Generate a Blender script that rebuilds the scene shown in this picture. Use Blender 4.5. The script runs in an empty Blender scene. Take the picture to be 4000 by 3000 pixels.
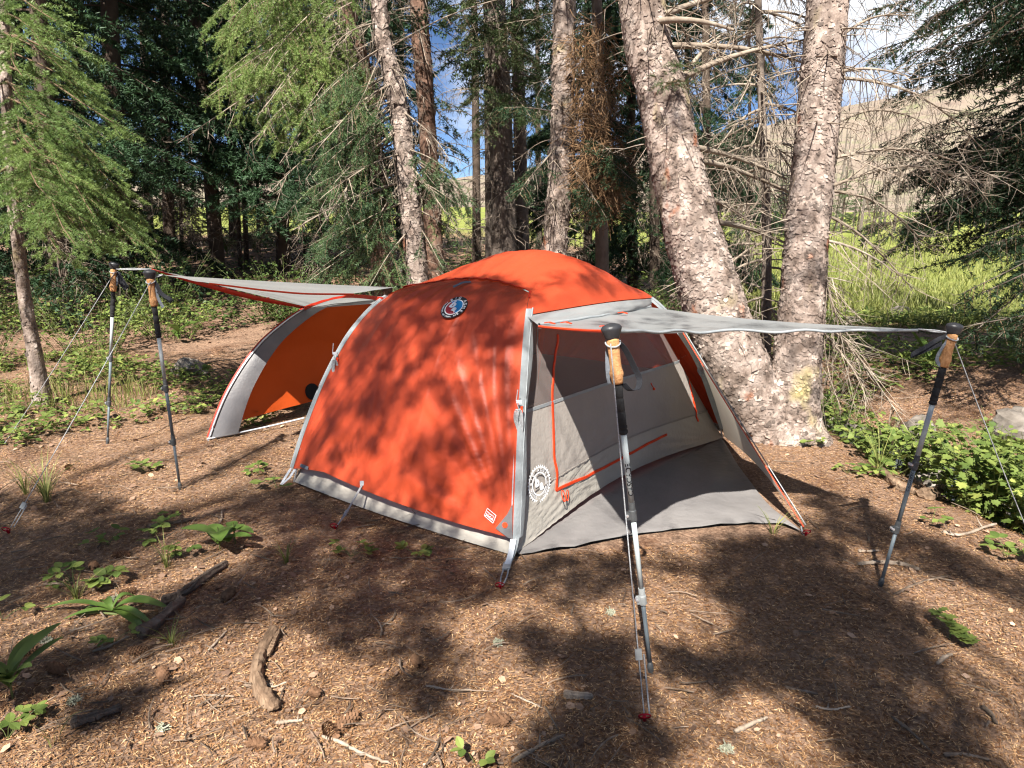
import bpy, math, random
import numpy as np
from mathutils import Vector, Matrix

# ------------------------------------------------------------------ camera, sky, sun, exposure
scene = bpy.context.scene
FPX, PITCH, CAMH = 2658.0, math.radians(14.0), 1.48
cam_d = bpy.data.cameras.new('camera')
cam_d.sensor_width = 36.0
cam_d.sensor_fit = 'HORIZONTAL'
cam_d.lens = FPX / 4000.0 * 36.0
cam_d.clip_start = 0.05
cam_d.clip_end = 6000.0
cam = bpy.data.objects.new('camera', cam_d)
scene.collection.objects.link(cam)
cam.location = (0, 0, CAMH)
cam.rotation_euler = (math.pi / 2 - PITCH, 0, 0)
scene.camera = cam

SUN_ELEV = math.radians(50.0)
SHADOW_AZ = math.atan2(0.26, 0.97)            # shadows fall away from the camera, a little to the right
TO_SUN = np.array([-math.sin(SHADOW_AZ) * math.cos(SUN_ELEV), -math.cos(SHADOW_AZ) * math.cos(SUN_ELEV), math.sin(SUN_ELEV)])
world = bpy.data.worlds.new('World')
scene.world = world
world.use_nodes = True
wn = world.node_tree
for n in list(wn.nodes):
    wn.nodes.remove(n)
sky = wn.nodes.new('ShaderNodeTexSky')
sky.sky_type = 'NISHITA'
sky.sun_disc = False
sky.sun_elevation = SUN_ELEV
sky.sun_rotation = math.atan2(TO_SUN[0], TO_SUN[1])
sky.altitude = 2800
sky.air_density = 0.7
sky.dust_density = 0.0
sky.ozone_density = 5.0
geo = wn.nodes.new('ShaderNodeTexCoord')
cmap = wn.nodes.new('ShaderNodeMapping')
cmap.inputs['Scale'].default_value = (1.0, 1.0, 2.6)
cmap.inputs['Location'].default_value = (10.2, 5.4, 2.22)
cnoise = wn.nodes.new('ShaderNodeTexNoise')
cnoise.inputs['Scale'].default_value = 2.0
cnoise.inputs['Detail'].default_value = 8
cnoise.inputs['Roughness'].default_value = 0.55
cramp = wn.nodes.new('ShaderNodeValToRGB')
cramp.color_ramp.elements[0].position = 0.50
cramp.color_ramp.elements[1].position = 0.66
cmix = wn.nodes.new('ShaderNodeMix')
cmix.data_type = 'RGBA'
cmix.inputs['B'].default_value = (9.0, 9.4, 10.0, 1)
bg = wn.nodes.new('ShaderNodeBackground')
bg.inputs['Strength'].default_value = 0.05
wo = wn.nodes.new('ShaderNodeOutputWorld')
L = wn.links.new
L(geo.outputs['Generated'], cmap.inputs['Vector'])
L(cmap.outputs['Vector'], cnoise.inputs['Vector'])
L(cnoise.outputs['Fac'], cramp.inputs['Fac'])
L(cramp.outputs['Color'], cmix.inputs['Factor'])
L(sky.outputs['Color'], cmix.inputs['A'])
L(cmix.outputs['Result'], bg.inputs['Color'])
L(bg.outputs['Background'], wo.inputs['Surface'])

sun_d = bpy.data.lights.new('sun', 'SUN')
sun_d.energy = 5.0
sun_d.angle = math.radians(0.53)
sun_d.color = (1.0, 0.94, 0.86)
sun = bpy.data.objects.new('sun', sun_d)
scene.collection.objects.link(sun)
sun.rotation_euler = Vector(TO_SUN).to_track_quat('Z', 'Y').to_euler()

vs = scene.view_settings
vs.view_transform = 'Standard'
vs.look = 'None'
vs.exposure = 1.45
vs.gamma = 1.0
vs.use_curve_mapping = False
cy = scene.cycles
cy.max_bounces = 4
cy.diffuse_bounces = 1
cy.glossy_bounces = 2
cy.transmission_bounces = 3
cy.transparent_max_bounces = 6
cy.adaptive_threshold = 0.02
cy.caustics_reflective = False
cy.caustics_refractive = False
cy.sample_clamp_indirect = 4.0
cy.use_denoising = True
cy.pixel_filter_type = 'BLACKMAN_HARRIS'
cy.filter_width = 1.2

# ------------------------------------------------------------------ helpers
rng = np.random.default_rng(11)
CP, SP = math.cos(PITCH), math.sin(PITCH)
UP = np.array([0.0, 0.0, 1.0])


def A3(*v):
    return np.array(v, float)


def ray(px, py):
    a, b = (px - 2000) / FPX, -(py - 1500) / FPX
    return A3(a, CP + b * SP, -SP + b * CP)


def at(px, py, Y):
    """point of the place seen at photo pixel (px, py), Y metres in front of the camera"""
    r = ray(px, py)
    return A3(0, 0, CAMH) + r * (Y / r[1])


def gp(px, py, z=0.0):
    r = ray(px, py)
    return A3(0, 0, CAMH) + r * ((z - CAMH) / r[2])


def proj(P):
    P = np.asarray(P, float)
    x, y, z = P[..., 0], P[..., 1], P[..., 2] - CAMH
    d = y * CP - z * SP
    u = y * SP + z * CP
    return np.stack([2000 + FPX * x / d, 1500 - FPX * u / d], -1)


def nrm(v):
    v = np.asarray(v, float)
    return v / np.maximum(np.linalg.norm(v, axis=-1, keepdims=True), 1e-9)


def hsh(ix, iy, seed):
    h = np.sin(ix * 127.1 + iy * 311.7 + seed * 74.7) * 43758.5453
    return h - np.floor(h)


def vnoise(x, y, seed=0):
    ix, iy = np.floor(x), np.floor(y)
    fx, fy = x - ix, y - iy
    fx, fy = fx * fx * (3 - 2 * fx), fy * fy * (3 - 2 * fy)
    a, b = hsh(ix, iy, seed), hsh(ix + 1, iy, seed)
    c, d = hsh(ix, iy + 1, seed), hsh(ix + 1, iy + 1, seed)
    return (a + (b - a) * fx) * (1 - fy) + (c + (d - c) * fx) * fy - 0.5


def sstep(a, b, x):
    t = np.clip((x - a) / (b - a), 0, 1)
    return t * t * (3 - 2 * t)


def terrain(x, y):
    x, y = np.asarray(x, float), np.asarray(y, float)
    z = 0.05 * vnoise(x * 1.1, y * 1.1, 1) + 0.03 * vnoise(x * 3.3, y * 3.3, 2) + 0.022 * vnoise(x * 7, y * 7, 3)
    z = z * sstep(1.6, 3.0, np.hypot(x - 0.1, y - 3.8)) * 1.2 + 0.25 * z
    cx = 3.55 - 0.22 * (y - 3.0)
    z = z - 0.5 * np.exp(-((x - cx) / 0.75) ** 2) * (1 - sstep(6.0, 8.5, y))
    z = z + 0.10 * np.exp(-((x - 1.98) ** 2 + (y - 4.5) ** 2) / 0.16)
    z = z + (0.55 * sstep(9, 17, y) + 0.015 * np.maximum(y - 15, 0)) * sstep(3.5, -0.5, x)
    z = z + 0.0115 * np.maximum(y - 10, 0) * sstep(0.5, 4, x)
    z = z + 0.15 * vnoise(x * 0.2, y * 0.2, 5) * sstep(8, 14, y)
    return z


def terrain_n(x, y):
    e = 0.05
    gx = (terrain(x + e, y) - terrain(x - e, y)) / (2 * e)
    gy = (terrain(x, y + e) - terrain(x, y - e)) / (2 * e)
    return nrm(np.stack([-gx, -gy, np.ones_like(gx)], -1))


def on_ground(px, py, it=6):
    P = gp(px, py, 0)
    for _ in range(it):
        P = gp(px, py, float(terrain(P[0], P[1])))
    return P


col = scene.collection


def tag(o, label=None, cat=None, group=None, kind=None):
    if label:
        o['label'] = label
    if cat:
        o['category'] = cat
    if group:
        o['group'] = group
    if kind:
        o['kind'] = kind
    return o


def thing(name, loc, label, cat, group=None):
    o = bpy.data.objects.new(name, None)
    o.empty_display_size = 0.05
    col.objects.link(o)
    o.location = tuple(loc)
    return tag(o, label, cat, group)


def copy_tree(o, loc=None, rz=None, sc=None, label=None, parent=None):
    c = o.copy()
    col.objects.link(c)
    c.parent = parent
    if loc is not None:
        c.location = tuple(loc)
    if rz is not None:
        c.rotation_euler = (c.rotation_euler[0], c.rotation_euler[1], rz)
    if sc is not None:
        c.scale = (sc, sc, sc)
    if label:
        c['label'] = label
    for ch in list(o.children):
        copy_tree(ch, parent=c)
    return c


class MB:
    """collects triangles and quads and links them as one mesh object"""

    def __init__(self):
        self.V, self.T, self.Q, self.C, self.n = [], [], [], [], 0

    def add(self, V, T=None, Q=None, tint=0.5):
        V = np.asarray(V, float).reshape(-1, 3)
        if len(V) == 0:
            return self
        self.V.append(V)
        t = np.asarray(tint, float)
        self.C.append(np.full(len(V), float(t)) if t.ndim == 0 else t.reshape(-1))
        if T is not None and len(T):
            self.T.append(np.asarray(T, np.int64).reshape(-1, 3) + self.n)
        if Q is not None and len(Q):
            self.Q.append(np.asarray(Q, np.int64).reshape(-1, 4) + self.n)
        self.n += len(V)
        return self

    def mesh(self, name, mat, origin=(0, 0, 0), smooth=False):
        V = np.concatenate(self.V) - np.asarray(origin, float)
        T = np.concatenate(self.T) if self.T else np.zeros((0, 3), np.int64)
        Q = np.concatenate(self.Q) if self.Q else np.zeros((0, 4), np.int64)
        me = bpy.data.meshes.new(name)
        me.vertices.add(len(V))
        me.vertices.foreach_set('co', V.astype(np.float32).ravel())
        me.loops.add(T.size + Q.size)
        me.loops.foreach_set('vertex_index', np.concatenate([T.ravel(), Q.ravel()]).astype(np.int32))
        npoly = len(T) + len(Q)
        me.polygons.add(npoly)
        ls = np.concatenate([np.arange(len(T)) * 3, T.size + np.arange(len(Q)) * 4]).astype(np.int32)
        me.polygons.foreach_set('loop_start', ls)
        me.polygons.foreach_set('use_smooth', np.full(npoly, smooth, dtype=bool))
        at_ = me.attributes.new('tint', 'FLOAT', 'POINT')
        at_.data.foreach_set('value', np.concatenate(self.C).astype(np.float32))
        me.update(calc_edges=True)
        me.validate()
        for m in (mat if isinstance(mat, (list, tuple)) else [mat]):
            me.materials.append(m)
        return me

    def build(self, name, mat, parent=None, origin=None, smooth=False):
        if origin is None:
            origin = tuple(parent_world(parent)) if parent is not None else (0, 0, 0)
        me = self.mesh(name, mat, origin, smooth)
        o = bpy.data.objects.new(name, me)
        col.objects.link(o)
        if parent is not None:
            o.parent = parent
        else:
            o.location = tuple(origin)
        return o


def parent_world(p):
    v = A3(0, 0, 0)
    while p is not None:
        v = v + np.array(p.location)
        p = p.parent
    return v


def grid_q(nu, nv, closed=False):
    i = np.arange(nu - 1 if not closed else nu)
    j = np.arange(nv - 1)
    I, J = np.meshgrid(i, j, indexing='ij')
    I2 = (I + 1) % nu
    return np.stack([I * nv + J, I2 * nv + J, I2 * nv + J + 1, I * nv + J + 1], -1).reshape(-1, 4)


def frames(paths):
    t = nrm(np.gradient(paths, axis=-2))
    ref = np.where(np.abs(t[..., 2:3]) > 0.9, A3(1, 0, 0), A3(0, 0, 1))
    a = nrm(np.cross(t, ref))
    return t, a, np.cross(t, a)


def tubes(mb, paths, radii, sides=4, tint=0.5, cap=False):
    """paths (N,K,3), radii (N,K) -> tapered tubes"""
    paths = np.asarray(paths, float)
    if paths.ndim == 2:
        paths = paths[None]
    N, K = paths.shape[:2]
    radii = np.broadcast_to(np.asarray(radii, float), (N, K))
    t, a, b = frames(paths)
    th = np.linspace(0, 2 * np.pi, sides, endpoint=False)
    V = paths[:, None] + radii[:, None, :, None] * (a[:, None] * np.cos(th)[None, :, None, None] + b[:, None] * np.sin(th)[None, :, None, None])
    q = grid_q(sides, K, True)
    Q = (q[None] + (np.arange(N) * sides * K)[:, None, None]).reshape(-1, 4)
    tt = np.asarray(tint, float)
    tt = np.repeat(np.broadcast_to(tt, (N,)), sides * K) if tt.ndim <= 1 else tt
    T = None
    if cap and sides > 2:
        T = []
        for n in range(N):
            o = n * sides * K
            for k in range(1, sides - 1):
                T.append((o, o + k * K, o + (k + 1) * K))
                T.append((o + K - 1, o + (k + 1) * K + K - 1, o + k * K + K - 1))
    mb.add(V.reshape(-1, 3), T, Q, tt)
    return mb


def lathe(mb, p0, p1, prof, sides=20, tint=0.5, squash=1.0, sqdir=None):
    """prof: list of (fraction along p0..p1, radius)"""
    p0, p1 = np.asarray(p0, float), np.asarray(p1, float)
    d = nrm(p1 - p0)
    ref = A3(1, 0, 0) if sqdir is None else np.asarray(sqdir, float)
    a = nrm(ref - d * np.dot(ref, d))
    b = np.cross(d, a)
    th = np.linspace(0, 2 * np.pi, sides, endpoint=False)
    f = np.array([p[0] for p in prof])
    r = np.array([p[1] for p in prof])
    ctr = p0 + f[:, None] * (p1 - p0)
    V = ctr[None] + r[None, :, None] * (a * (np.cos(th) * squash)[:, None, None] + b * np.sin(th)[:, None, None])
    K = len(prof)
    Q = grid_q(sides, K, True)
    V = V.reshape(-1, 3)
    T = []
    for k, ci in ((0, 0), (K - 1, 1)):
        base = len(V)
        V = np.concatenate([V, ctr[k][None]])
        for i in range(sides):
            j = (i + 1) % sides
            T.append((base, i * K + k, j * K + k) if ci else (base, j * K + k, i * K + k))
    mb.add(V, T, Q, tint)
    return mb


def boxm(mb, c, ax, ay, az, tint=0.5):
    c = np.asarray(c, float)
    V = [c + sx * ax + sy * ay + sz * az for sx in (-1, 1) for sy in (-1, 1) for sz in (-1, 1)]
    Q = [(0, 1, 3, 2), (4, 6, 7, 5), (0, 4, 5, 1), (2, 3, 7, 6), (0, 2, 6, 4), (1, 5, 7, 3)]
    mb.add(V, None, Q, tint)
    return mb


def ribbon(mb, path, wdir, width, thick=0.0, tint=0.5):
    path = np.asarray(path, float)
    wdir = np.broadcast_to(nrm(np.asarray(wdir, float)), path.shape)
    w = np.broadcast_to(np.asarray(width, float), (len(path),))[:, None]
    if thick <= 0:
        V = np.stack([path - wdir * w / 2, path + wdir * w / 2], 1)
        mb.add(V.reshape(-1, 3), None, [(2 * i, 2 * i + 2, 2 * i + 3, 2 * i + 1) for i in range(len(path) - 1)], tint)
    else:
        t = nrm(np.gradient(path, axis=0))
        n = nrm(np.cross(t, wdir)) * thick / 2
        V = np.stack([path - wdir * w / 2 - n, path + wdir * w / 2 - n, path + wdir * w / 2 + n, path - wdir * w / 2 + n], 1)
        Q = []
        for i in range(len(path) - 1):
            for k in range(4):
                Q.append((4 * i + k, 4 * i + (k + 1) % 4, 4 * i + 4 + (k + 1) % 4, 4 * i + 4 + k))
        e = 4 * (len(path) - 1)
        Q += [(0, 3, 2, 1), (e, e + 1, e + 2, e + 3)]
        mb.add(V.reshape(-1, 3), None, Q, tint)
    return mb


def smooth_path(pts, n):
    """Catmull-Rom through the points"""
    P = np.asarray(pts, float)
    P = np.concatenate([2 * P[:1] - P[1:2], P, 2 * P[-1:] - P[-2:-1]])
    m = len(P) - 3
    u = np.linspace(0, m - 1e-6, n)
    i = np.floor(u).astype(int)
    f = (u - i)[:, None]
    a, b, c, d = P[i], P[i + 1], P[i + 2], P[i + 3]
    return 0.5 * (2 * b + (c - a) * f + (2 * a - 5 * b + 4 * c - d) * f ** 2 + (3 * b - a - 3 * c + d) * f ** 3)


def needles(mb, S, E, per_m, length, width, tint, r, lean=0.55):
    """thin triangles all round straight twigs S->E"""
    S, E = np.asarray(S, float), np.asarray(E, float)
    if len(S) == 0:
        return
    ln = np.linalg.norm(E - S, axis=1)
    cnt = np.maximum((ln * per_m + r.random(len(S))).astype(int), 1)
    idx = np.repeat(np.arange(len(S)), cnt)
    f = r.random(len(idx)) ** 0.9
    d = nrm(E - S)[idx]
    p = S[idx] + (E - S)[idx] * f[:, None]
    ra = nrm(np.cross(d, r.normal(size=d.shape)))
    nd = nrm(d * lean + ra * 0.85 + A3(0, 0, 0.12)) * (length * r.uniform(0.7, 1.15, len(idx)))[:, None]
    sd = nrm(np.cross(nd, r.normal(size=d.shape))) * width / 2
    V = np.stack([p - sd, p + sd, p + nd], 1).reshape(-1, 3)
    tt = np.repeat(np.clip(np.broadcast_to(np.asarray(tint, float), (len(S),))[idx] + r.normal(0, 0.07, len(idx)), 0, 1), 3)
    mb.add(V, np.arange(len(V)).reshape(-1, 3), None, tt)


def inst(mb, TV, TT, pos, R, sc, tint):
    """copies of a small template (leaf) into one mesh"""
    TV, TT = np.asarray(TV, float), np.asarray(TT)
    N = len(pos)
    if N == 0:
        return
    V = np.einsum('nij,kj->nki', R, TV) * np.broadcast_to(np.asarray(sc, float), (N,))[:, None, None] + np.asarray(pos)[:, None]
    T = (TT[None] + (np.arange(N) * len(TV))[:, None, None]).reshape(-1, 3)
    mb.add(V.reshape(-1, 3), T, None, np.repeat(np.broadcast_to(np.asarray(tint, float), (N,)), len(TV)))


def rot(yaw, pitch, roll):
    yaw, pitch, roll = np.broadcast_arrays(np.asarray(yaw, float), pitch, roll)
    cz, sz, cx, sx, c2, s2 = np.cos(yaw), np.sin(yaw), np.cos(pitch), np.sin(pitch), np.cos(roll), np.sin(roll)
    o, z = np.ones_like(cz), np.zeros_like(cz)
    Rz = np.stack([np.stack([cz, -sz, z], -1), np.stack([sz, cz, z], -1), np.stack([z, z, o], -1)], -2)
    Rx = np.stack([np.stack([o, z, z], -1), np.stack([z, cx, -sx], -1), np.stack([z, sx, cx], -1)], -2)
    Ry = np.stack([np.stack([c2, z, s2], -1), np.stack([z, o, z], -1), np.stack([-s2, z, c2], -1)], -2)
    return Rz @ Rx @ Ry


# ------------------------------------------------------------------ materials
def lin(h):
    h = h.lstrip('#')
    v = [int(h[i:i + 2], 16) / 255 for i in (0, 2, 4)]
    return tuple(c / 12.92 if c <= 0.04045 else ((c + 0.055) / 1.055) ** 2.4 for c in v)


def mk(name, cols, scale=6.0, rough=0.8, bump=0.0, bscale=None, trans=0.0, tvar=0.0, spec=0.3, metal=0.0, detail=6, stretch=(1, 1, 1), tcol=None, distort=0.0, coords='Object', lo=0.3, hi=0.7, orand=0.0, alpha=1.0, patches=()):
    """procedural material: noise ramp, per-piece tint, bump, optional translucency"""
    m = bpy.data.materials.new(name)
    m.use_nodes = True
    nt = m.node_tree
    for n in list(nt.nodes):
        nt.nodes.remove(n)
    K = nt.links.new
    out = nt.nodes.new('ShaderNodeOutputMaterial')
    pb = nt.nodes.new('ShaderNodeBsdfPrincipled')
    pb.inputs['Roughness'].default_value = rough
    pb.inputs['Specular IOR Level'].default_value = spec
    pb.inputs['Metallic'].default_value = metal
    tc = nt.nodes.new('ShaderNodeTexCoord')
    mp = nt.nodes.new('ShaderNodeMapping')
    mp.inputs['Scale'].default_value = stretch
    K(tc.outputs[coords], mp.inputs['Vector'])
    no = nt.nodes.new('ShaderNodeTexNoise')
    no.inputs['Scale'].default_value = scale
    no.inputs['Detail'].default_value = detail
    no.inputs['Roughness'].default_value = 0.6
    no.inputs['Distortion'].default_value = distort
    K(mp.outputs['Vector'], no.inputs['Vector'])
    rp = nt.nodes.new('ShaderNodeValToRGB')
    el = rp.color_ramp.elements
    while len(el) < len(cols):
        el.new(0.5)
    for i, c in enumerate(cols):
        el[i].position = lo + (hi - lo) * i / max(1, len(cols) - 1)
        el[i].color = (*c, 1)
    K(no.outputs['Fac'], rp.inputs['Fac'])
    c = rp.outputs['Color']
    for pc, ps, p0, p1 in patches:
        pn = nt.nodes.new('ShaderNodeTexNoise')
        pn.inputs['Scale'].default_value = ps
        pn.inputs['Detail'].default_value = 7
        pmp = nt.nodes.new('ShaderNodeMapping')
        pmp.inputs['Location'].default_value = (ps, p0 * 9, 2.0)
        pmp.inputs['Scale'].default_value = stretch
        K(tc.outputs[coords], pmp.inputs['Vector'])
        K(pmp.outputs['Vector'], pn.inputs['Vector'])
        pm = nt.nodes.new('ShaderNodeMapRange')
        pm.inputs['From Min'].default_value = p0
        pm.inputs['From Max'].default_value = p1
        K(pn.outputs['Fac'], pm.inputs['Value'])
        px_ = nt.nodes.new('ShaderNodeMix')
        px_.data_type = 'RGBA'
        K(pm.outputs['Result'], px_.inputs['Factor'])
        K(c, px_.inputs['A'])
        px_.inputs['B'].default_value = (*pc, 1)
        c = px_.outputs['Result']
    if tvar > 0:
        atn = nt.nodes.new('ShaderNodeAttribute')
        atn.attribute_name = 'tint'
        mr = nt.nodes.new('ShaderNodeMapRange')
        mr.inputs['To Min'].default_value = 1 - tvar
        mr.inputs['To Max'].default_value = 1 + tvar
        K(atn.outputs['Fac'], mr.inputs['Value'])
        if tcol is not None:
            mx2 = nt.nodes.new('ShaderNodeMix')
            mx2.data_type = 'RGBA'
            K(atn.outputs['Fac'], mx2.inputs['Factor'])
            K(c, mx2.inputs['A'])
            mx2.inputs['B'].default_value = (*tcol, 1)
            c = mx2.outputs['Result']
        vm = nt.nodes.new('ShaderNodeVectorMath')
        vm.operation = 'SCALE'
        K(c, vm.inputs[0])
        K(mr.outputs['Result'], vm.inputs['Scale'])
        c = vm.outputs['Vector']
    if orand > 0:
        oi = nt.nodes.new('ShaderNodeObjectInfo')
        mr = nt.nodes.new('ShaderNodeMapRange')
        mr.inputs['To Min'].default_value = 1 - orand
        mr.inputs['To Max'].default_value = 1 + orand
        K(oi.outputs['Random'], mr.inputs['Value'])
        vm = nt.nodes.new('ShaderNodeVectorMath')
        vm.operation = 'SCALE'
        K(c, vm.inputs[0])
        K(mr.outputs['Result'], vm.inputs['Scale'])
        c = vm.outputs['Vector']
    K(c, pb.inputs['Base Color'])
    if bump > 0:
        nb = nt.nodes.new('ShaderNodeTexNoise')
        nb.inputs['Scale'].default_value = bscale or scale * 3
        nb.inputs['Detail'].default_value = 6
        K(mp.outputs['Vector'], nb.inputs['Vector'])
        bu = nt.nodes.new('ShaderNodeBump')
        bu.inputs['Strength'].default_value = bump
        bu.inputs['Distance'].default_value = 0.01
        K(nb.outputs['Fac'], bu.inputs['Height'])
        K(bu.outputs['Normal'], pb.inputs['Normal'])
    sh = pb.outputs['BSDF']
    if trans > 0:
        tr = nt.nodes.new('ShaderNodeBsdfTranslucent')
        K(c, tr.inputs['Color'])
        ms = nt.nodes.new('ShaderNodeMixShader')
        ms.inputs['Fac'].default_value = trans
        K(sh, ms.inputs[1])
        K(tr.outputs['BSDF'], ms.inputs[2])
        sh = ms.outputs['Shader']
    if alpha < 1:
        tp = nt.nodes.new('ShaderNodeBsdfTransparent')
        ms = nt.nodes.new('ShaderNodeMixShader')
        ms.inputs['Fac'].default_value = alpha
        K(tp.outputs['BSDF'], ms.inputs[1])
        K(sh, ms.inputs[2])
        sh = ms.outputs['Shader']
    K(sh, out.inputs['Surface'])
    return m


M = {}
M['orange'] = mk('orange_nylon', [(0.55, 0.072, 0.026), (0.60, 0.086, 0.033)], 3, 0.45, 0.12, 60, trans=0.30, spec=0.4)
M['greyfly'] = mk('grey_nylon', [(0.26, 0.275, 0.28), (0.31, 0.325, 0.325)], 3, 0.42, 0.12, 60, trans=0.25, spec=0.4)
M['litfly'] = mk('lit_grey_nylon', [(0.36, 0.38, 0.375), (0.42, 0.44, 0.435)], 3, 0.42, 0.12, 60, trans=0.5, spec=0.4)  # lighter copy of the grey fly: light on the left awning put into the colour
M['veil'] = mk('sheer_grey_nylon', [(0.13, 0.13, 0.14), (0.20, 0.195, 0.20)], 5, 0.45, 0.2, 60, trans=0.3, spec=0.4)
M['trim'] = mk('grey_trim', [(0.22, 0.245, 0.26), (0.29, 0.315, 0.325)], 14, 0.5, 0.2, 80, spec=0.4)
M['inner'] = mk('warm_grey_nylon', [(0.30, 0.275, 0.25), (0.35, 0.32, 0.29)], 3, 0.5, 0.35, 40, trans=0.22, spec=0.35)
M['wing'] = mk('beige_sheer_nylon', [(0.44, 0.40, 0.33), (0.50, 0.455, 0.38)], 4, 0.45, 0.2, 40, trans=0.55, spec=0.35)
M['bathtub'] = mk('silver_nylon', [(0.34, 0.32, 0.285), (0.40, 0.375, 0.33)], 3, 0.42, 0.35, 40, trans=0.1, spec=0.45)
M['bugmesh'] = mk('bug_mesh', [(0.36, 0.30, 0.28), (0.42, 0.35, 0.33)], 4, 0.7, 0, alpha=0.30)
M['orangein'] = mk('orange_glow_nylon', [(0.66, 0.096, 0.016), (0.72, 0.112, 0.020)], 3, 0.45, 0.12, 60, trans=0.35, spec=0.4)  # same orange fly, brighter: glow of light through the fabric put into the colour
M['sheet'] = mk('grey_sheet', [(0.135, 0.13, 0.13), (0.22, 0.21, 0.205)], 2.2, 0.45, 0.5, 25, spec=0.4)
M['zip'] = mk('red_orange_zip', [(0.62, 0.045, 0.010), (0.70, 0.06, 0.014)], 30, 0.5, 0.2)
M['redcloth'] = mk('red_edge', [(0.50, 0.028, 0.012), (0.55, 0.035, 0.015)], 30, 0.5, 0.2, trans=0.2)
M['cord'] = mk('grey_cord', [(0.20, 0.215, 0.23), (0.44, 0.45, 0.46)], 160, 0.7, 0.4, 300)
M['strapw'] = mk('white_webbing', [(0.46, 0.49, 0.54), (0.56, 0.59, 0.63)], 60, 0.6, 0.3, 200)
M['stake'] = mk('red_aluminium', [(0.30, 0.008, 0.02), (0.40, 0.012, 0.03)], 20, 0.3, 0.1, metal=0.7)
M['blackp'] = mk('black_print', [(0.008, 0.009, 0.012), (0.012, 0.013, 0.018)], 30, 0.5)
M['whitep'] = mk('white_print', [(0.74, 0.75, 0.77), (0.80, 0.81, 0.82)], 30, 0.5)
M['bluep'] = mk('blue_print', [(0.006, 0.19, 0.46), (0.008, 0.22, 0.50)], 30, 0.5)
M['redp'] = mk('dark_red_print', [(0.27, 0.010, 0.022), (0.31, 0.012, 0.026)], 30, 0.5)
M['cork'] = mk('cork', [(0.36, 0.17, 0.065), (0.50, 0.26, 0.11), (0.58, 0.33, 0.16)], 70, 0.75, 0.5, 260)
M['foam'] = mk('black_foam', [(0.012, 0.012, 0.013), (0.024, 0.024, 0.025)], 60, 0.85, 0.4, 400)
M['cap'] = mk('dark_plastic', [(0.022, 0.023, 0.026), (0.035, 0.036, 0.040)], 60, 0.4, 0.1)
M['shaft'] = mk('pale_grey_shaft', [(0.38, 0.43, 0.43), (0.44, 0.49, 0.49)], 20, 0.5, 0.05, spec=0.3)
M['shaft2'] = mk('mid_grey_shaft', [(0.12, 0.15, 0.168), (0.155, 0.185, 0.205)], 20, 0.5, 0.05, spec=0.3)
M['clamp'] = mk('clamp_plastic', [(0.05, 0.054, 0.056), (0.075, 0.08, 0.084)], 40, 0.45, 0.1)
M['clampl'] = mk('light_clamp_plastic', [(0.26, 0.28, 0.28), (0.32, 0.34, 0.34)], 40, 0.45, 0.1)
M['webbing'] = mk('dark_webbing', [(0.012, 0.013, 0.017), (0.022, 0.024, 0.030)], 60, 0.8, 0.3, 300)
M['webbingl'] = mk('grey_webbing', [(0.12, 0.135, 0.16), (0.18, 0.20, 0.225)], 60, 0.8, 0.3, 300)
M['alu'] = mk('pole_aluminium', [(0.55, 0.56, 0.58), (0.65, 0.66, 0.68)], 20, 0.3, 0, metal=0.6)

M['barkA'] = mk('spruce_bark_scaly', [(0.085, 0.060, 0.047), (0.23, 0.178, 0.148), (0.34, 0.275, 0.235), (0.41, 0.35, 0.305)], 13, 0.9, 1.0, 55, tvar=0.6, stretch=(1, 1, 0.7), lo=0.30, hi=0.72, detail=9, patches=[((0.10, 0.072, 0.056), 5.0, 0.55, 0.72), ((0.27, 0.115, 0.065), 6.5, 0.66, 0.74), ((0.34, 0.285, 0.13), 4.0, 0.62, 0.78)])
M['barkB'] = mk('bark_dusky', [(0.07, 0.052, 0.042), (0.14, 0.112, 0.092), (0.23, 0.19, 0.16)], 9, 0.9, 0.9, 40, tvar=0.45, stretch=(1, 1, 0.45), lo=0.25, hi=0.75)
M['barkC'] = mk('bark_reddish', [(0.11, 0.055, 0.036), (0.18, 0.108, 0.076), (0.25, 0.185, 0.145)], 7, 0.9, 0.9, 40, tvar=0.45, stretch=(1, 1, 0.45), lo=0.25, hi=0.75)
M['barkF'] = mk('bark_far', [(0.055, 0.040, 0.030), (0.12, 0.088, 0.066)], 5, 0.9, 0.6, 20, tvar=0.3)
M['dead'] = mk('dead_twig', [(0.15, 0.115, 0.085), (0.27, 0.22, 0.17), (0.36, 0.31, 0.25)], 8, 0.85, 0.3, 60, tvar=0.4)
M['twig'] = mk('live_twig', [(0.10, 0.065, 0.04), (0.17, 0.115, 0.07)], 12, 0.85, 0.2, tvar=0.3)
M['broom'] = mk('brown_broom', [(0.15, 0.085, 0.042), (0.26, 0.160, 0.085)], 10, 0.85, 0.2, tvar=0.5)
M['ndl_sun'] = mk('needles_sunlit', [(0.11, 0.205, 0.055), (0.16, 0.265, 0.08)], 5, 0.5, trans=0.3, tvar=0.35, spec=0.35, tcol=(0.21, 0.285, 0.085))  # needle green lightened for sunlit boughs; the sunlight is in the colour
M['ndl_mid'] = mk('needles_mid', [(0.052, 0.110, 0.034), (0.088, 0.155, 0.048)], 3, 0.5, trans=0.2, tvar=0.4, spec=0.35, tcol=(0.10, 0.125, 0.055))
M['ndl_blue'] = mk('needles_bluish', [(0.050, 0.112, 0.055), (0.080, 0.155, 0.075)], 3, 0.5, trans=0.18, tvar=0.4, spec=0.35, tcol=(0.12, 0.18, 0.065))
M['ndl_dark'] = mk('needles_dark', [(0.024, 0.056, 0.024), (0.042, 0.085, 0.036)], 2, 0.55, trans=0.15, tvar=0.4, spec=0.3, orand=0.2)
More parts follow.
